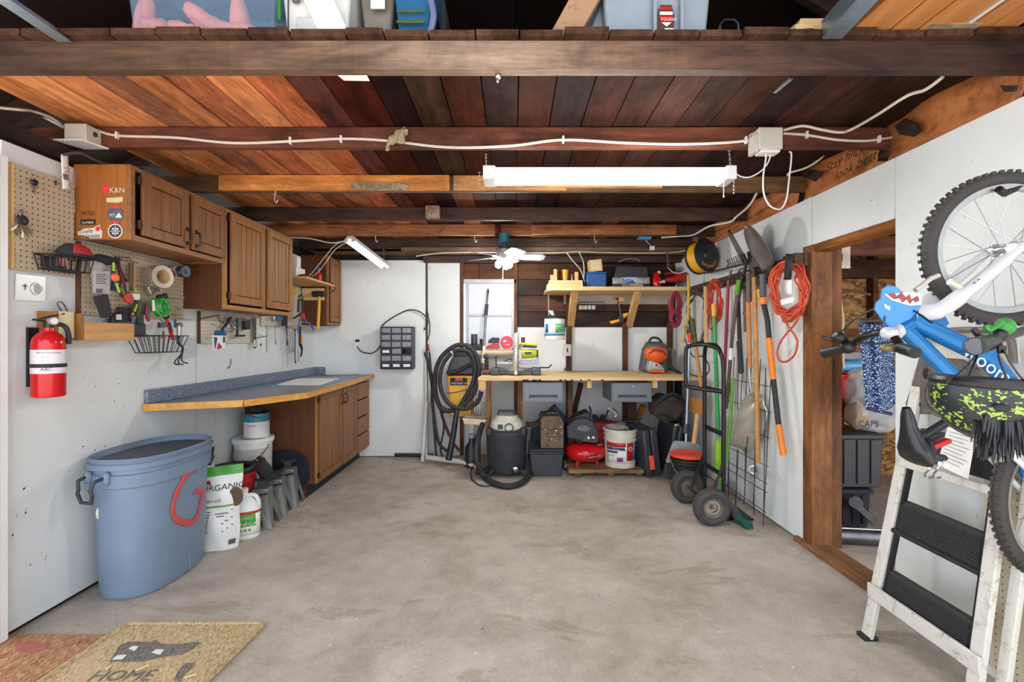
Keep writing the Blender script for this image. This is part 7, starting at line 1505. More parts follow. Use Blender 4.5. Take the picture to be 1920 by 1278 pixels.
# number plate with a toothy face
pl = [(1655,542),(1664,535),(1680,536),(1692,546),(1720,555),(1728,575),(1708,598),(1672,614),(1655,600),(1641,580),(1644,566),(1652,560)]
n_ = put('number_plate', M().prism([K(x,y,1.50-.0004*(x-1640)) for x, y in pl], (0,.006,0)), 'plate_blue', t, bevel=.002, label='blue front plate with a toothy mouth')
k = lambda pp, o, mt, nm: put(nm, M().prism([K(x,y,1.4985-.0004*(x-1640)-o) for x, y in pp], (0,-.0008,0)), mt, n_, smooth=False)
k([(1657,551),(1700,548),(1728,553),(1727,571),(1706,573),(1672,563)], .0, 'sticker_white', 'mouth'); k([(1663,551),(1677,549),(1681,555),(1690,547),(1698,557),(1706,551),(1708,561),(1720,554),(1724,563),(1716,567),(1712,562),(1706,570),(1700,561),(1692,567),(1686,559),(1676,561)], .001, 'wine', 'tongue'); k([(1657,569),(1669,575),(1668,582),(1659,577)], 0, 'sticker_white', 'eye'); k([(1657,593),(1661,591),(1660,602),(1656,604)], 0, 'navy', 'nostril')
put('plate_wing', M().prism([K(1742,590,1.58), K(1766,580,1.60), K(1780,606,1.60), K(1768,618,1.60), K(1745,604,1.58)], (0,.006,0)), 'plate_blue', t); put('plate_tail', M().prism([K(1700,604,1.57), K(1745,616,1.58), K(1736,636,1.58), K(1708,622,1.57)], (0,.006,0)), 'plate_blue', t)
put('wall_hook', M().tube(spline([V((XR-.005,YK-.02,1.84)), V((1.80,YK-.02,1.87)), K(1893,358,1.54), K(1884,362,1.53), K(1872,354,1.52)], 5), .011, 10), 'bike_black', t)
# second handlebar reaching in from the right edge
t = thing('scooter_handlebar', 'black handlebar with green brake lever reaching in from the right edge', 'handlebar', K(1880,640,1.25)); q = lambda px, py, d=1.25: W(px, py, d)
put('bar', M().tube([q(1846,645,1.22), q(1880,632,1.28), q(1950,610,1.40), q(2080,585,1.55)], .0125, 12), 'bike_black', t); put('grip', M().tube([q(1827,649,1.17), q(1860,640,1.24)], [.023,.021], 16), 'bike_black', t); put('end_cap', M().lathe([(.001,0),(.022,0),(.020,.006),(.001,.007)], 24, q(1826,649,1.168), (-.25,-.97,0)), 'husq_grey', t)
put('brake_lever', M().tube(spline([q(1848,610,1.22), q(1853,618,1.22), q(1866,612,1.22), q(1878,602,1.24)], 5), .007, 8), 'green_plastic', t); put('lever_body', M().ell(q(1884,612,1.26), (.026,.02,.024), 14, 10), 'green_plastic', t); put('clamp', M().ell(q(1872,628,1.26), (.02,.02,.02), 12, 8), 'bike_black', t); put('bracket', M().tube(spline([q(1826,616,1.22), q(1834,628,1.22), q(1850,634,1.23)], 4), .007, 8), 'bike_black', t)
# helmet hanging upside down from it
c = q(1858, 728, 1.14); t = thing('helmet', 'black child helmet with lime pattern and rubber spikes hanging upside down', 'helmet', c-V((0,0,.14)))
def hm():
    z = NT('helmet_shell'); z.pbr(.35); v = z.coord(scale=(1,1,1.3)); vo = z.add('ShaderNodeTexVoronoi', feature='DISTANCE_TO_EDGE'); vo.inputs['Scale'].default_value = 34; z.lk(v, vo.inputs['Vector']); n = z.noise(v, 105, 1, .4); w = z.noise(v, 30, 2, .5)
    a = z.math('MULTIPLY', z.math('GREATER_THAN', n, .57), z.math('GREATER_THAN', w, .46)); a = z.math('MAXIMUM', a, z.math('MULTIPLY', z.math('LESS_THAN', vo.outputs['Distance'], .045), z.math('GREATER_THAN', w, .56))); z.base(z.mix(a, hx('1c2226'), hx('8fb04a')))
hm()
Rm = rotz(radians(-12)) @ roty(radians(4))
shell = M().ell(c, (.120,.098,.128), 36, 16, Rm, z0=-1.0, z1=.12); put('shell', shell, 'helmet_shell', t); put('liner_rim', M().torus(c+V((0,0,.014)), .108, .012, Rm @ V((0,0,1)), 36, 8, sx=1.06, sy=.86), 'bike_black', t); put('liner', M().ell(c+V((0,0,-.008)), (.107,.086,.02), 28, 8, Rm), 'charcoal_cloth', t)
for dx, dz, w_ in ((-.055,-.035,.022), (.008,-.058,.026), (.075,-.045,.02)): put('vent', M().ell(c+V((dx,-.098*sqrt(max(.05,1-(dx/.12)**2-(dz/.128)**2))+.002,dz)), (w_,.006,.010), 14, 8), 'ink', t)
m = M(); rs = random.Random(8)
for k in range(90):
    u = k/89; a = -2.35+1.75*(k%30)/29; row = k//30; b = -.55-.32*row+rs.uniform(-.08,.08); n = V((cos(a)*cos(b)*.9, sin(a)*cos(b), sin(b))); p = c+Rm @ V((.118*n.x, .096*n.y, .126*n.z)); dd = (Rm @ V((n.x*.5-.18, n.y*.75, n.z-.75))).normalized(); m.tube([p, p+dd*.022, p+dd*rs.uniform(.045,.06)], [.0055,.004,.0008], 5)
put('rubber_spikes', m, 'bike_black', t)
bp = c+V((.088,-.072,-.012)); put('emblem', M().prism([bp+V((.020*cos(a)*(1 if i % 2 else .55), -.004, .020*sin(a)*(1 if i % 2 else .55))) for i, a in enumerate([pi/2+2*pi*j/10 for j in range(10)])], (0,-.003,0)), plain('badge_grey', hx('8d93b4'), .4), t)
for pts in ([(1778,715),(1805,692),(1832,662)], [(1812,716),(1822,692),(1833,664)], [(1892,720),(1880,690),(1872,660),(1874,634)], [(1918,712),(1896,682),(1876,640)]): put('strap', M().tube(spline([q(x,y,1.10+.06*i) for i, (x,y) in enumerate(pts)], 5), .0065, 8, flat=.3), 'bike_black', t)
put('buckle', M().box(q(1878,655,1.20), (.02,.008,.02)), 'bike_black', t, bevel=.002)
# dark cast bracket plate and pale child seat behind the bicycle
worn('cast_grey', hx('6b6462'), hx('473c39'), .6, .2, .45, 16); q = lambda px, py, o=.07: R(px, py, o)
t = thing('mounting_plate', 'scuffed grey brown moulded plate with ribs hanging behind the blue frame tubes', 'plate', q(1755,770))
put('plate', M().prism([q(1712,772), q(1709,756), q(1722,716), q(1735,668), q(1800,668), q(1838,690), q(1838,776), q(1770,776), q(1727,776)], (-.03,0,0)), 'cast_grey', t, bevel=.006)
for r_ in (.085, .065, .045): put('ring_rib', M().torus(q(1766,742,.10), r_, .007, (1,0,0), 32, 8), 'cast_grey', t)
for a, b in ((1722,758), (1735,700)): put('slot', M().ell(q(a,b,.101), (.004,.012,.014 if b > 720 else .024), 12, 8), 'ink', t)
t = thing('child_seat', 'pale child seat shell with brown rim hanging behind the bicycle frame', 'seat', q(1800,660,.05))
ar = [q(1722,668,.13), q(1728,640,.14), q(1738,625,.14), q(1770,620,.14), q(1830,618,.13), q(1880,622,.12), q(1896,640,.12), q(1900,680,.11)]
put('rim', M().tube(spline(ar, 5), .012, 10), 'drill_grey', t); put('shell', M().prism([p+V((.02,0,0)) for p in ar], (.006,0,0)), plain('seat_pale', hx('c9c6bd'), .5), t)
# ================================================================== THINGS BEYOND THE DOORWAY
plain('tote_dark', hx('2a2c31'), .5); g = lambda px, py, d=3.35: W(px, py, d)
def tote(lab, a, b, y0, y1, d, z0=None, mat='tote_dark', dp=.4):
    xa, xb = g(a,0,d).x, g(b,0,d).x; za = g(0,y1,d).z if z0 is None else z0; zb = g(0,y0,d).z; t = thing('storage_tote', lab, 'tote', ((xa+xb)/2, d+dp/2, za))
    put('tote_body', M().prism([(xa+.03,d+.02,za),(xb-.03,d+.02,za),(xb-.01,d+.02,zb-.03),(xa+.01,d+.02,zb-.03)], (0,dp-.04,0)), mat, t, bevel=.01); put('rim', M().bx(xa, xb, d, d+dp, zb-.03, zb), mat, t, bevel=.006)
    for k in (1,2,3): put('rib', M().bx(xa+(xb-xa)*k/4-.01, xa+(xb-xa)*k/4+.01, d+.010, d+.022, za+.03, zb-.04), mat, t)
    return t
tote('small dark tote with a grey lid at the foot of the stack beyond the doorway', 1567, 1640, 918, 992, 3.25, .001, 'charcoal_cloth', .42)
q = g(1600,0,3.25); t = thing('folding_handle_tool', 'grey lever tool with round pivot leaning on the small tote', 'tool', g(1618,985,3.2)); put('arm', M().bar(g(1604,945,3.2), g(1640,980,3.2), .045, .02, (0,1,0)), 'dark_steel', t, bevel=.004); put('pivot', M().cyl(g(1605,942,3.22), g(1605,942,3.16), .04), 'husq_grey', t)
tote('large black tote stacked on the small tote beyond the doorway', 1562, 1664, 815, 916, 3.22, None, 'tote_dark', .45)
t = thing('bin', 'dark red bin standing behind the totes beyond the doorway', 'bin', (2.6, 3.75, 0)); put('bin_body', M().lathe([(.13,0),(.17,.6),(.165,.6),(.12,.01)], 24, (2.58,3.80,0)), plain('dark_red', hx('6e1216'), .5), t); put('rim', M().torus((2.58,3.80,.6), .17, .012, (0,0,1), 28, 8), 'dark_red', t)
t = thing('duct_pipe', 'short grey metal duct lying on the floor just inside the doorway', 'duct', g(1605,1020,3.0)); put('pipe', M().cyl(V((2.06,3.03,.05)), V((2.42,2.98,.05)), .049, n=24), 'dark_steel', t); put('seam', M().cyl(V((2.06,3.03,.099)), V((2.42,2.98,.099)), .006, n=8), 'steel', t)
t = thing('bucket', 'bright red bucket on the tote stack beyond the doorway', 'bucket', g(1575,800,3.2)); c = V((g(1566,0,3.5).x-.05, 3.53, g(0,815,3.22).z+.002)); tub(t, c, .11, .14, .40, plain('bucket_red', hx('d0161c'), .35))
t = thing('plastic_bag', 'clear plastic bag of clothes with black lettering on the tote stack', 'bag', g(1625,815,3.2)); zb_ = g(0,815,3.22).z+.003
m = M().ell((g(1632,0,3.35).x,3.36,zb_+.22), (.19,.12,.24), 44, 28).blob(.05, 7, 3).blob(.018, 24, 5)
for i, p in enumerate(m.v): m.v[i] = V((p.x, p.y, max(zb_, p.z)))
put('film', m, 'clear_plastic', t); put('clothes', M().ell((g(1630,0,3.4).x,3.38,zb_+.18), (.16,.09,.17), 22, 14).blob(.04, 9, 6), plain('clothes', hx('2f3440'), .9), t); put('light_cloth', M().ell((g(1592,0,3.4).x,3.33,zb_+.12), (.06,.06,.11), 16, 10).blob(.03, 14), plain('cloth_tan', hx('a08a72'), .9), t)
put('lettering', M().text('XL', (g(1622,0,3.2).x, 3.215, g(0,760,3.2).z), (1,-.0,-.05), Z_, .085, .001).text('CAPS', (g(1612,0,3.2).x, 3.215, g(0,800,3.2).z), (1,0,-.02), Z_, .06, .001), 'ink', t, smooth=False)
solo('blue_pouch', 'light blue plastic pouch on top of the bag of clothes', 'pouch', M().ell((g(1600,0,3.4).x,3.45,g(0,686,3.4).z), (.14,.08,.05), 18, 10).blob(.02, 12), plain('pouch_blue', hx('6aa6d8'), .3))
def weave():
    z = NT('woven_blue'); z.pbr(.8); vo = z.add('ShaderNodeTexVoronoi'); vo.inputs['Scale'].default_value = 75; z.lk(z.coord(scale=(1,1,1.4)), vo.inputs['Vector']); z.base(z.ramp(vo.outputs['Distance'], [(.25, hx('cfe0f0')), (.38, hx('24508a')), (.6, hx('122a4e'))]))
weave()
t = thing('towel', 'navy and white woven towel hanging in the doorway behind the handlebar', 'towel', g(1650,760,2.75)); put('cloth', M().grid(lambda u, v: g(1612+14*v+62*u-10*u*v, 600+165*v+8*sin(u*4), 2.62+.16*u+.03*sin(u*9)), 14, 18), 'woven_blue', t, solid=.012); put('hem', M().tube([g(1626+5*k,765+1.2*k,2.63+.014*k) for k in range(10)], .010, 8), 'navy', t)
t = thing('towel_rail', 'dark bar carrying the woven towel in the doorway', 'rail', g(1640,600,2.7)); put('rod', M().tube([g(1608,601,2.60), g(1690,598,2.80)], .012, 8), 'dark_steel', t); put('bracket', M().tube([g(1690,598,2.80), g(1690,560,2.80)], .010, 8), 'dark_steel', t)
t = thing('paper_sack', 'white paper sack pinned high on the framing beyond the doorway', 'sack', g(1583,500,3.6)); put('sheet', M().grid(lambda u, v: g(1574+20*u, 452+51*v, 3.40+.02*sin(v*5)), 4, 8), plain('sack', hx('d9cdb8'), .8), t, solid=.004); put('print', M().prism([g(1575,476,3.39), g(1580,476,3.39), g(1580,492,3.39), g(1575,492,3.39)], (0,-.001,0)), 'ink', t, smooth=False)
cable('cable', 'dark cable sagging across the strand board beyond the doorway', [g(1570,543,4.3), g(1590,544,4.3), g(1612,548,4.3), g(1632,552,4.3)], .012, 'leather')
solo('wood_strip', 'thin pale strip of wood leaning in the doorway framing', 'strip', M().tube([g(1575,560,3.2), g(1580,600,3.2), g(1578,640,3.2), g(1581,690,3.2)], .010, 8), 'tape_tan')
solo('shelf_board', 'dark shelf under the strand board window beyond the doorway', 'shelf', M().bx(2.05, 2.9, 3.75, 4.2, g(0,676,3.75).z, g(0,660,3.75).z), 'dark_steel')
# ================================================================== LAMPS
emis('lamp_tube', (.985, 1, .985, 1), 33.0); emis('short_tube', (1, .99, .97, 1), 5.5); emis('lamp_bulb', (1, .98, .95, 1), 260.0); plain('lamp_white', hx('dedede'), .35, var=.02)
def chain(a, b, n, r=.0018):
    m = M(); a, b = V(a), V(b)
    for k in range(n): c = a.lerp(b, (k+.5)/n); m.torus(c, (b-a).length/n*.42, r, (1,0,0) if k % 2 else (0,1,0), 10, 5, sx=1.0, sy=.55)
    return m
# long ceiling light
d = 2.33; a, b = W(906,323,d), W(1380,323,d)
t = thing('shop_light', 'long white shop light hanging on chains under the ceiling joists', 'light', ((a.x+b.x)/2, d+.05, a.z-.03))
hb = put('housing', M().prism([(a.x,d+.0,a.z-.030),(a.x,d+.115,a.z-.030),(a.x,d+.115,a.z+.012),(a.x,d+.085,a.z+.03),(a.x,d+.03,a.z+.03),(a.x,d,a.z+.012)], (b.x-a.x,0,0)), 'lamp_white', t, bevel=.002)
tx0, tx1 = W(928,0,d).x, W(1362,0,d).x
put('diffuser', M().prism([(tx0,d-.004,a.z-.028),(tx0,d+.02,a.z-.031),(tx0,d+.095,a.z-.031),(tx0,d+.119,a.z-.028),(tx0,d+.119,a.z-.004),(tx0,d-.004,a.z+.022)], (tx1-tx0,0,0)), 'lamp_tube', t)
for x in (a.x, tx1): put('end_cap', M().bx(x-.001, x+(tx0-a.x if x == a.x else b.x-tx1)+.001, d-.010, d+.122, a.z-.034, a.z+.033), 'lamp_white', t, bevel=.004)
for px, yy in ((911,288), (1367,281)): put('chain', chain(W(px,yy,2.40), (W(px,0,2.40).x+.003, d+.06, a.z+.03), 9), 'steel', t)
put('pull_cord', M().tube([W(1357,335,2.32), W(1357,366,2.32)], .0016, 6).ell(W(1357,368,2.32), (.004,.004,.007), 8, 6), 'cable_white', t); put('chain', chain(W(1376,336,2.35), W(1376,363,2.35), 8), 'steel', t); put('chain', chain(W(899,322,2.34), W(899,346,2.34), 6), 'steel', t)
# short tube light by the back wall
a, b = V((-1.545,4.42,2.262)), V((-1.376,5.06,2.105)); dr = (b-a).normalized(); sd = dr.cross(Z_).normalized(); up = sd.cross(dr)
t = thing('shop_light', 'short twin tube light tilted down toward the back wall', 'light', b-V((0,0,.03)))
put('housing', M().prism([a+sd*x+up*z for x, z in ((-.03,.03),(.03,.03),(.062,-.018),(.055,-.022),(.02,0),(-.02,0),(-.055,-.022),(-.062,-.018))], b-a), 'lamp_white', t)
for s in (-1, 1): put('tube', M().cyl(a+sd*.034*s+up*-.018+dr*.02, b+sd*.034*s+up*-.018-dr*.02, .0135, n=12), 'short_tube', t); put('socket', M().box(a+sd*.034*s+up*-.015+dr*.008, (.03,.014,.03)), 'lamp_white', t)
for p in (a+dr*.04, b-dr*.05): put('chain', chain(p+up*.03, (p.x, p.y, 2.30 if p.y < 4.6 else 2.29), 6 if p.y < 4.6 else 10), 'steel', t)
# ceiling fan with lamps
c = W(945, 482, 4.4); t = thing('ceiling_fan', 'white ceiling fan with three lit bulbs in front of the window', 'fan', c-V((0,0,.2)))
put('motor', M().lathe([(.03,-.02),(.07,-.02),(.078,.0),(.078,.07),(.06,.085),(.02,.09)], 28, c), plain('fan_grey', hx('8c8a8c'), .4, .3), t); put('down_rod', M().cyl(c+V((0,0,.085)), c+V((0,0,.22)), .012), 'dark_steel', t); put('canopy', M().lathe([(.02,.13),(.045,.14),(.05,.22),(.02,.225)], 20, c), plain('canopy_blue', hx('1f6a86'), .5), t)
for k, ang in enumerate([.09+1.2566*j for j in range(5)]):
    e = V((cos(ang), sin(ang), 0)); s = V((-e.y, e.x, 0)); tl = -.016
    put('blade_arm', M().tube([c+e*.07, c+e*.14], .009, 8), 'fan_grey', t)
    pl = [c+e*.12+s*-.04, c+e*.17+s*-.062, c+e*.35+s*-.075, c+e*.385+s*-.04, c+e*.385+s*.04, c+e*.35+s*.07, c+e*.17+s*.055, c+e*.12+s*.035]
    put('blade', M().prism([p+V((0,0,tl*((p-c).dot(s))/.07)) for p in pl], (0,0,.006)), plain('blade_white', hx('a9abae'), .5), t)
put('light_kit', M().lathe([(.02,-.05),(.045,-.045),(.05,-.02),(.02,-.019)], 20, c), 'fan_grey', t)
for ang in (-2.6, -.55, 1.3):
    q = c+V((.060*cos(ang), .06*sin(ang), -.072)); put('bulb', M().ell(q, (.030,.030,.036), 16, 12), 'lamp_bulb', t); put('bulb_socket', M().cyl(q+V((0,0,.03)), c+V((.02*cos(ang),.02*sin(ang),-.03)), .016), 'fan_grey', t)
put('pull_chain', M().tube([c+V((-.01,-.03,-.06)), c+V((-.01,-.03,-.20))], .002, 6).ell(c+V((-.01,-.03,-.205)), (.005,.005,.012), 8, 6), 'cable_white', t)
# ================================================================== WIRING
def jbox(lab, px0, px1, py0, py1, d, tilt):
    a, b = W(px0,py1,d), W(px1,py0,d); t = thing('junction_box', lab, 'junction box', ((a.x+b.x)/2, d, a.z))
    put('box_body', M().bx(a.x, b.x, d, 2.398, a.z, b.z), 'offwhite_plastic', t, bevel=.003); return t, a, b
t, a, b = jbox('steel junction box with a white bottom cover at the left end of the joist', 120, 161, 231, 263, 2.31, 0); put('cover', M().prism([(a.x-.035,2.29,a.z-.008),(a.x+.10,2.29,a.z-.008),(b.x+.035,2.40,a.z-.008),(a.x+.02,2.40,a.z-.008)], (0,0,.007)), 'white_plastic', t); put('knockout', M().cyl((b.x,2.36,a.z+.05), (b.x+.004,2.36,a.z+.05), .012), 'dark_steel', t)
t, a, b = jbox('steel junction box with a white receptacle at the right end of the joist', 1424, 1468, 238, 278, 2.32, 0); put('receptacle', M().bx(a.x+.01, b.x-.01, 2.325, 2.385, a.z-.016, a.z-.0005), 'white_plastic', t, bevel=.003); put('cover_flange', M().bx(a.x-.018, a.x-.001, 2.33, 2.396, a.z-.012, b.z-.03), 'offwhite_plastic', t)
J = lambda px, py: W(px, py, 2.393)
cable('cable', 'white cable stapled along the front of the second joist', [J(162,237), J(180,243), J(220,254), J(330,258), J(440,268), J(560,264), J(640,260), J(720,263), J(840,276), J(960,273), J(1055,262), J(1180,268), J(1290,270), J(1395,264), J(1407,253), J(1422,246)], .0068, 'cable_white')
for k, (px, py, w_) in enumerate(((220,254,'by the left junction box'), (545,264,'left of the rag'), (640,261,'just left of the cotton rag'), (1056,262,'right of centre'), (1398,263,'by the right junction box'), (1512,253,'right of the right junction box'), (1648,261,'at the kraft insulation'))):
    solo('cable_staple', 'white cable staple on the second joist '+w_, 'staple', M().box(J(px,py)+V((0,-.002,0)), (.010,.016,.034)), 'white_plastic')
cable('cable', 'upper white cable rising to the left eaves from the junction box', [W(118,236,2.36), W(95,220,2.30), W(60,208,2.22), W(40,206,2.15), W(0,202,2.1), W(-40,196,2.05)], .0065, 'cable_white')
cable('cable', 'second white cable running into the dark left eaves', [W(122,240,2.39), W(80,218,2.39), W(40,196,2.38), W(0,178,2.37), W(-40,160,2.36)], .0065, 'cable_white')
cable('cable', 'thick white cable looping right from the junction box to the header', [W(1468,244,2.36), W(1505,236,2.36), W(1540,243,2.36), W(1575,248,2.36), W(1597,242,2.36), W(1640,218,2.2), W(1700,180,2.0), W(1735,168,1.9), W(1767,145,1.8)], .0068, 'cable_white')
cable('cable', 'white cable from the right junction box into the kraft insulation', [W(1468,250,2.385), J(1512,253), J(1570,262), J(1620,264), J(1648,261), J(1690,255), W(1725,252,2.37)], .0062, 'cable_white')
cable('loose_cable', 'white lamp cord hanging in a long loop from the right junction box', [W(1434,281,2.35), W(1436,296,2.35), W(1431,330,2.35), W(1432,362,2.36), W(1443,385,2.38), W(1462,392,2.4), W(1474,375,2.41), W(1479,340,2.42), W(1484,292,2.42), W(1480,284,2.42)], .004, 'white_plastic')
cable('loose_cable', 'white cord curving from the junction box to the end of the long light', [W(1446,284,2.36), W(1440,305,2.36), W(1425,322,2.36), W(1405,332,2.36), W(1390,331,2.36), W(1381,326,2.36)], .0035, 'white_plastic')
cable('cable', 'white cable sweeping down the right side across the far joists', [W(1550,284,2.75), W(1535,300,2.85), W(1510,315,2.95), W(1480,324,3.05), W(1478,330,3.06)], .0068, 'cable_white')
cable('cable', 'white cable sagging from the right header to the back joists', [W(1420,360,3.2), W(1405,385,3.4), W(1382,405,3.7), W(1368,416,3.8), W(1330,424,4.0), W(1300,440,4.38), W(1270,443,4.38), W(1240,445,4.38)], .008, 'cable_white')
cable('cable', 'grey wire along the back plate over the window', [W(780,480,5.0), W(830,474,5.0), W(900,473,5.0), W(1010,474,5.0), W(1060,473,5.0), W(1085,472,5.0), W(1180,474,5.0), W(1260,473,5.0), W(1290,468,5.0)], .006, 'cable_white')
cable('cable', 'pale wire dropping from the back plate to the crate on the shelf', [W(1062,473,5.0), W(1075,490,5.0), W(1088,505,5.03), W(1096,528,5.04)], .005, 'cable_white'); cable('cable', 'pale wire hanging beside the blue box on the wall shelf', [W(1086,473,5.0), W(1094,492,4.94), W(1095,512,4.94), W(1094,523,4.94)], .005, 'cable_white')
cable('cable', 'white cable from the tall cabinet to the tilted tube light', [W(540,445,4.36), W(580,447,4.36), W(620,455,4.38), W(646,452,4.4)], .006, 'cable_white'); cable('loose_cable', 'pair of thin cords from the tilted light to the plywood shelf', [W(648,452,4.40), W(630,458,4.42), W(612,478,4.42), W(592,503,4.42), W(577,521,4.41)], .0035, 'cable_white'); cable('loose_cable', 'second thin cord hanging into the plywood shelf', [W(648,455,4.42), W(628,468,4.45), W(612,490,4.45), W(598,508,4.5), W(583,520,4.52)], .0035, 'cable_white')
cable('cable', 'thin double wire under the back plate right of the tilted light', [W(712,463,5.0), W(730,474,5.0), W(755,479,5.0), W(790,474,5.0), W(830,470,5.02)], .005, 'cable_dark'); cable('cable', 'grey cable passing over the stickered cabinet into the eaves', [L(118,290,.12), L(150,287,.15), L(180,300,.15), L(215,309,.15), L(300,314,.14)], .007, 'dark_steel')
for k, (px, py, yy, lab) in enumerate(((704,443,4.41,'left of the fan'), (890,443,4.41,'near the fan'), (1115,444,4.41,'above the wall shelf'), (515,363,3.1,'on the newer orange joist board'))):
    p = W(px, py-3, yy); solo('cup_hook', 'small white cup hook screwed under a joist '+lab, 'hook', M().tube(spline([V((p.x,yy+.01,2.296)), p+V((0,0,-.05)), p+V((.012,0,-.07)), p+V((.02,0,-.05))], 4), .003, 6), 'cable_white')
# odds and ends on the joists
t = thing('rag', 'tan cotton rag stuffed over the cable on the second joist', 'rag', W(743,262,2.37)); put('cloth', M().tube(spline([W(762,245,2.37), W(748,250,2.36), W(738,262,2.35), W(728,270,2.35), W(726,282,2.35)], 5), [.022]*6+[.018]*7+[.010]*8, 10).blob(.012, 40), plain('rag_tan', hx('a3937a'), .95), t); put('end', M().ell(W(752,262,2.36), (.022,.018,.03), 12, 8).blob(.012, 45), 'rag_tan', t)
solo('wood_block', 'weathered grey block nailed on the newer orange joist board', 'block', M().prism([W(658,346,3.085), W(668,341,3.085), W(752,343,3.085), W(766,348,3.085), W(763,356,3.085), W(700,357,3.085), W(660,354,3.085)], (0,.012,0)), 'grey_wood'); solo('wood_block', 'small square block on the dark fourth joist', 'block', M().bx(W(798,0,3.8).x, W(824,0,3.8).x, 3.79, 3.853, 2.30, 2.395), 'grey_wood')
J1 = lambda px, py, d=1.72: W(px, py, d)
solo('paper_scrap', 'white paper scrap under the nearest joist', 'paper', M().prism([J1(634,141,1.735), J1(688,141,1.735), J1(693,151,1.76), J1(645,150,1.76)], (0,0,-.002)), 'paper'); solo('wood_block', 'pale orange block under the nearest joist near the middle', 'block', M().bx(J1(992,0).x, J1(1048,0).x, 1.755, 1.80, 2.325, 2.40), 'pine_x'); solo('metal_clip', 'bright metal clip under the nearest joist near the middle', 'clip', M().ell(J1(934,142,1.74), (.012,.01,.014), 10, 6).ell(J1(933,150,1.75), (.006,.006,.012), 8, 6), 'steel')
solo('metal_strip', 'bright metal strip caught between the left ceiling planks', 'strip', M().bar(W(220,140,1.93), W(262,165,2.07), .012, .006), 'galvanised'); solo('metal_strip', 'silver bar lying between the right ceiling planks', 'strip', M().bar(W(1484,147,1.95), W(1452,173,2.08), .014, .008), 'galvanised')
solo('adaptor', 'white power adaptor dangling above the wall shelf', 'adaptor', M().box(W(1223,465,4.5), (.04,.03,.035)).tube([W(1221,461,4.5), W(1210,450,4.43)], .003, 6), 'white_plastic', bevel=.004); solo('air_freshener', 'blue and white flat card under the fifth joist', 'card', M().prism([W(1194,448,4.36), W(1199,443,4.36), W(1222,443,4.36), W(1220,448,4.36)], (0,.03,0)), plain('card_blue', hx('3c86c0'), .5)); cable('hanging_strap', 'dark metal strap hanging above the red tool on the shelf', [W(1250,470,4.9), W(1252,485,4.9), W(1253,502,4.9)], .012, 'recess', 'strap')
cable('loose_cable', 'pale cord curling from the strap to the cable reel', [W(1253,502,4.88), W(1262,510,4.8), W(1275,512,4.7), W(1288,506,4.6)], .005, 'cable_white')
# ================================================================== LOFT
ZL = 2.429; U = lambda px, py=66, d=1.745: W(px, py, d)
def rail(name, lab, a, b, w, mat='galvanised'):
    a, b = V(a), V(b); t = thing(name, lab, 'rail', a.lerp(b,.5)-V((0,0,w))); s = (b-a).cross(Z_).normalized()
    put('flange', M().bar(a, b, w, .004), mat, t); put('web', M().bar(a+s*w/2+V((0,0,w*.45)), b+s*w/2+V((0,0,w*.45)), .004, w*.9), mat, t); return t
rail('steel_rail', 'galvanised angle rail running toward the camera at the upper left', W(122,78,1.69), W(122,78,1.69)+V((-.02,-1.0,.02)), .05); rail('steel_rail', 'galvanised angle rail running toward the camera at the upper right', W(1560,72,1.69), W(1560,72,1.69)+V((.0,-1.0,.10)), .07)
def loftbox(name, lab, cat, p0, p1, h, dp, mat, y0=1.74): a, b = U(p0).x, U(p1).x; t = thing(name, lab, cat, ((a+b)/2, y0+dp/2, ZL)); put('body', M().prism([(a+.02,y0+.01,ZL),(b-.02,y0+.01,ZL),(b+.01,y0-.01,ZL+h),(a-.01,y0-.01,ZL+h)], (0,dp,0)), mat, t, bevel=.012); return t, a, b
t, a, b = loftbox('storage_bin', 'clear blue tinted bin with pink flower bundles in the loft', 'bin', 238, 522, .32, .40, 'clear_bin')
plain('pink_cloth', hx('f59a86'), .9)
for px, py, rx, rz, an in ((268,42,.03,.10,.2), (290,52,.07,.035,.1), (375,32,.08,.035,.6), (405,50,.09,.03,.2), (345,58,.06,.03,0), (448,40,.035,.10,-.1), (440,62,.10,.03,0)): put('bundle', M().ell(U(px,py,1.84)+V((0,.02*(rx*20%1),0)), (rx,.05,rz), 16, 10, roty(an)).blob(.012, 25), 'pink_cloth', t)
put('lid', M().bx(a-.02, b+.02, 1.72, 2.16, ZL+.321, ZL+.345), 'clear_bin', t, bevel=.006)
t, a, b = loftbox('cooler', 'white cooler chest with moulded handle recess in the loft', 'cooler', 527, 660, .34, .38, plain('cooler_white', hx('d8d8d2'), .4)); put('handle_recess', M().bx(U(560).x, U(600).x, 1.722, 1.732, ZL+.02, ZL+.065), plain('recess_pale', hx('bfc2bd'), .5), t, bevel=.004); put('side_seam', M().bx(U(543).x, U(544.5).x, 1.728, 1.735, ZL, ZL+.3), 'recess', t); put('green_band', M().bx(U(527).x-.004, U(527).x+.004, 1.728, 1.736, ZL+.06, ZL+.15), 'green_plastic', t); put('latch', M().bx(U(553).x, U(566).x, 1.718, 1.732, ZL+.12, ZL+.3), 'husq_grey', t, bevel=.004)
t, a, b = loftbox('storage_bin', 'grey loft bin with hanging white paper behind the painted brace', 'bin', 666, 732, .30, .35, plain('bin_taupe', hx('7a7468'), .6), 1.80); put('paper_note', M().bx(U(691).x, U(718).x, 1.770, 1.774, ZL+.13, ZL+.30), 'paper', t)
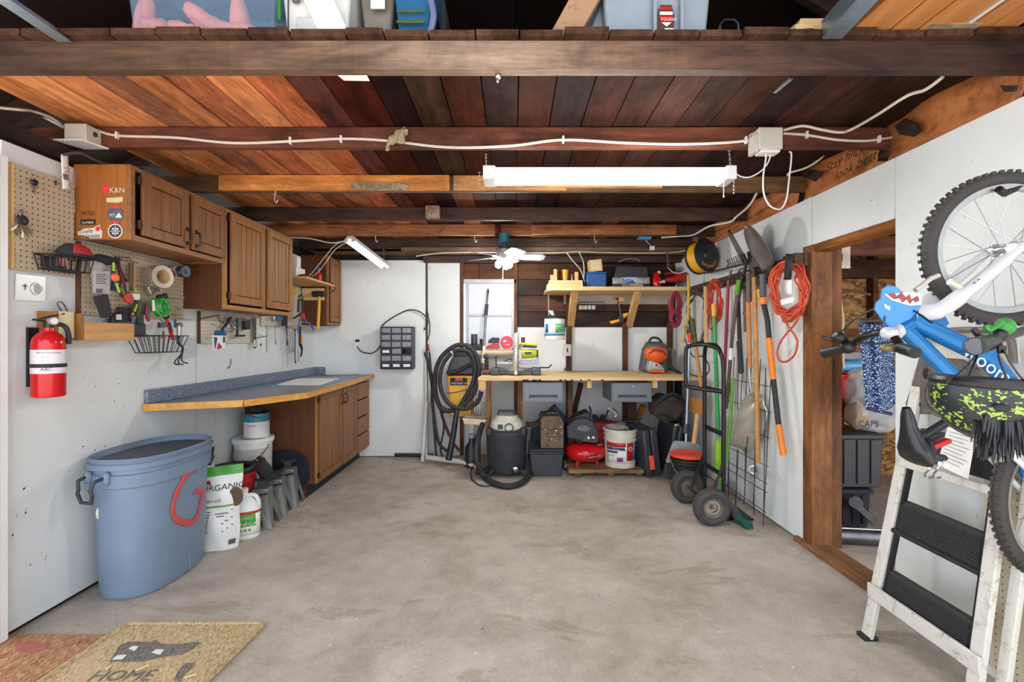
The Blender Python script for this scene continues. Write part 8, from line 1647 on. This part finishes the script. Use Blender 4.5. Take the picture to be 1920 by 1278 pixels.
t, a, b = loftbox('camp_chair', 'blue and green plaid camp chair bag with lilac frame in the loft', 'chair', 738, 815, .30, .25, plain('plaid_blue', hx('165a86'), .8)); put('frame', M().tube(spline([U(808,0,1.72), U(813,30,1.72), U(806,60,1.72), U(790,64,1.72), U(742,66,1.72)], 5), .012, 8), plain('lilac', hx('6d7594'), .5), t); put('side_panel', M().prism([U(822,0), U(834,0), U(838,40), U(836,66), U(826,66)], (0,.2,0)), 'navy_cloth', t, bevel=.006); put('green_stripe', M().bx(U(746).x, U(798).x, 1.724, 1.729, ZL+.045, ZL+.055).bx(U(746).x, U(798).x, 1.724, 1.729, ZL+.085, ZL+.092), 'olive', t)
def beam(name, lab, a, b, w, mat): return solo(name, lab, 'brace', M().bar(a, b, w, .04, (0,1,0)), mat)
beam('truss_brace', 'white painted diagonal brace rising from the nearest joist', W(634,76,1.735), W(520,-170,1.735), .10, worn('brace_white', hx('e4e0d6'), hx('b8b0a0'), .6, amt=.34, scale=12)); beam('truss_brace', 'bare knotty wood diagonal brace rising from the nearest joist', W(1055,76,1.735), W(1190,-170,1.735), .095, worn('brace_wood', hx('a88462'), hx('7c5c42'), .7, amt=.42, scale=7))
t, a, b = loftbox('storage_tote', 'grey blue loft tote with a dark red label', 'tote', 1128, 1335, .36, .40, 'grey_plastic'); m = M()
for px in (1222, 1272): put('rib', M().bx(U(px).x, U(px).x+.012, 1.722, 1.735, ZL, ZL+.35), 'grey_plastic', t)
lq = put('label', M().prism([U(1232,62,1.726), U(1263,62,1.726), U(1264,30,1.726), U(1259,10,1.726), U(1238,10,1.726), U(1232,30,1.726)], (0,-.002,0)), plain('label_brown', hx('4a3230'), .5), t, smooth=False); put('red_stripe', M().prism([U(1237,13,1.722), U(1260,13,1.722), U(1261,19,1.722), U(1236,19,1.722)], (0,-.001,0)).prism([U(1236,30,1.722), U(1262,30,1.722), U(1260,40,1.722), U(1238,40,1.722)], (0,-.001,0)), 'red_plastic', lq, smooth=False)
put('lettering', M().prism([U(1237,22,1.722), U(1261,22,1.722), U(1261,28,1.722), U(1237,28,1.722)], (0,-.001,0)).text('TOUGH', U(1238.5,39,1.720), X_, Z_, .016, .0006), 'sticker_white', lq, smooth=False); put('shield', M().prism([U(1240,42,1.722), U(1259,42,1.722), U(1250,50,1.722)], (0,-.001,0)), 'sticker_white', lq, smooth=False); put('price_tag', M().prism([U(1246,53,1.722), U(1263,53,1.722), U(1263,61,1.722), U(1246,61,1.722)], (0,-.001,0)), 'paper', lq, smooth=False)
put('left_wall_fold', M().prism([U(1100,70,1.80), U(1128,0,1.80), U(1150,0,1.80), U(1128,70,1.80)], (0,.2,0)), 'grey_plastic', t, bevel=.01)
t = thing('wire_basket', 'small dark wire arch basket on the loft edge', 'basket', (U(1362).x, 1.78, ZL)); put('arch', M().tube([U(1340,70,1.76), U(1352,44,1.76), U(1358,37,1.76), U(1376,37,1.76), U(1384,44,1.76), U(1386,70,1.76)], .003, 6), 'dark_steel', t); put('mesh', M().prism([U(1340,70,1.77), U(1352,46,1.77), U(1353,70,1.77)], (0,.002,0)).prism([U(1380,70,1.77), U(1383,46,1.77), U(1386,70,1.77)], (0,.002,0)), 'dark_steel', t)
wood('lumber', hx('9c6332'), hx('d3935a'), 'Y', .9)
for k, (p0, p1, lab) in enumerate(((1582,1650,'orange timber plank in the loft nearest the right steel rail'), (1652,1700,'middle orange timber plank of the loft stack'), (1702,1772,'right orange timber plank of the loft stack'))): solo('lumber_plank', lab, 'plank', M().bx(U(p0).x, U(p1).x-.004, .85, 2.3, ZL+.001, ZL+.028), 'lumber', bevel=.003)
solo('metal_strip', 'long white metal strip beside the loft planks', 'strip', M().bx(U(1775).x, U(1781).x, .9, 1.8, ZL+.001, ZL+.012), 'white_plastic')
for k, (p0, p1, y0, lab) in enumerate(((1788,1822,1.32,'shorter moulded trim board at the right of the loft planks'), (1824,1872,1.16,'longer moulded trim board at the right of the loft planks'))): solo('trim_moulding', lab, 'moulding', M().prism([(U(p0).x,y0,ZL+.001),(U(p1).x,y0,ZL+.001),(U(p1).x,y0,ZL+.03),(U(p0).x+.03,y0,ZL+.05),(U(p0).x,y0,ZL+.03)], (0,1.0,0)), 'lumber')
solo('plywood_scrap', 'pale plywood scrap on the loft edge left of the right steel rail', 'board', M().prism([(U(1492).x,1.76,ZL+.001),(U(1560).x,1.76,ZL+.001),(U(1560).x,1.78,ZL+.10),(U(1512).x,1.78,ZL+.10)], (0,.03,0)), 'pine_x'); solo('wood_scrap', 'short bent wood scrap at the loft edge', 'scrap', M().bar((U(1474).x,1.72,ZL+.012), (U(1512).x,1.74,ZL+.03), .05, .018), 'pine_x')
solo('wood_offcut', 'dark board end jutting over the loft edge under the planks', 'board', M().bx(U(1712).x, U(1800).x, 1.66, 1.70, ZL-.002, ZL+.012), 'grey_wood')
cable('cable', 'pale cable running along the rafter at the upper right corner', [W(1868,80,1.74), W(1890,76,1.74), W(1920,68,1.74), W(1990,50,1.74)], .007, 'cable_white')
# ------------------------------------------------------------------ light
w = bpy.data.worlds.new('sky'); SC.world = w; w.use_nodes = True
bg = w.node_tree.nodes['Background']; bg.inputs[0].default_value = (.90, .955, 1.06, 1); bg.inputs[1].default_value = 2.3
# sun high behind the camera: it lights the drive outside the open garage door and the yard by the side door
sl = bpy.data.lights.new('sun', 'SUN'); sl.energy = 9.0; sl.angle = radians(.6); sl.color = (1, .96, .90)
so = bpy.data.objects.new('sun', sl); COL.objects.link(so); so.rotation_euler = V((.3, 1.0, -1.9)).to_track_quat('-Z', 'Y').to_euler(); so.location = (-2, -5, 8)
VS = SC.view_settings
VS.view_transform = 'Standard'; VS.look = 'None'; VS.gamma = 1.0; VS.use_curve_mapping = False; VS.exposure = 0.6
SC.display_settings.display_device = 'sRGB'
SC.cycles.use_denoising = True
SC.cycles.max_bounces = 8; SC.cycles.diffuse_bounces = 5
# ------------------------------------------------------------------ repeats share a group phrase
GROUPS = {'jack_stand': 'jack stands by the base cabinet', 'wrench': 'wrenches on the far pegboard', 'tape_roll': 'tape rolls on the crowded pegboard', 'key_ring': 'key rings on the left wall', 'pegboard': 'pegboards on the walls',
 'wall_cabinet': 'oak wall cabinets', 'tool_cabinet': 'grey steel drawers under the workbench', 'chrome_tube': 'chrome tubes by the workbench', 'card_box': 'white card boxes in the wire basket', 'cable_staple': 'cable staples on the second joist',
 'cup_hook': 'cup hooks under the joists', 'lumber_plank': 'timber planks in the loft', 'trim_moulding': 'moulded trim boards in the loft', 'wood_splinter': 'splinters on the doormat', 'doormat': 'coir doormats', 'steel_rail': 'galvanised rails at the loft edge',
 'tool_case': 'black cases under the workbench', 'duffel_bag': 'dark bags under the workbench', 'pvc_pipe': 'pale pipes by the back panels', 'hose': 'dark hoses by the yellow vacuum', 'clamp': 'clamps on the middle pegboard', 'pliers': 'pliers on the pegboards',
 'extension_cord': 'orange cord coils on the right wall', 'junction_box': 'junction boxes on the second joist', 'shop_light': 'shop lights under the ceiling', 'jug': 'white jugs on the floor', 'bucket': 'buckets and pails', 'truss_brace': 'truss braces on the nearest joist',
 'glass_jar': 'jars in the wooden crate', 'cable': 'cables along the ceiling', 'loose_cable': 'loose power cables', 'wire_basket': 'small wire baskets'}
for o in list(COL.objects):
    if o.parent is None and 'label' in o and 'kind' not in o:
        g = GROUPS.get(o.name.split('.')[0])
        if g: o['group'] = g
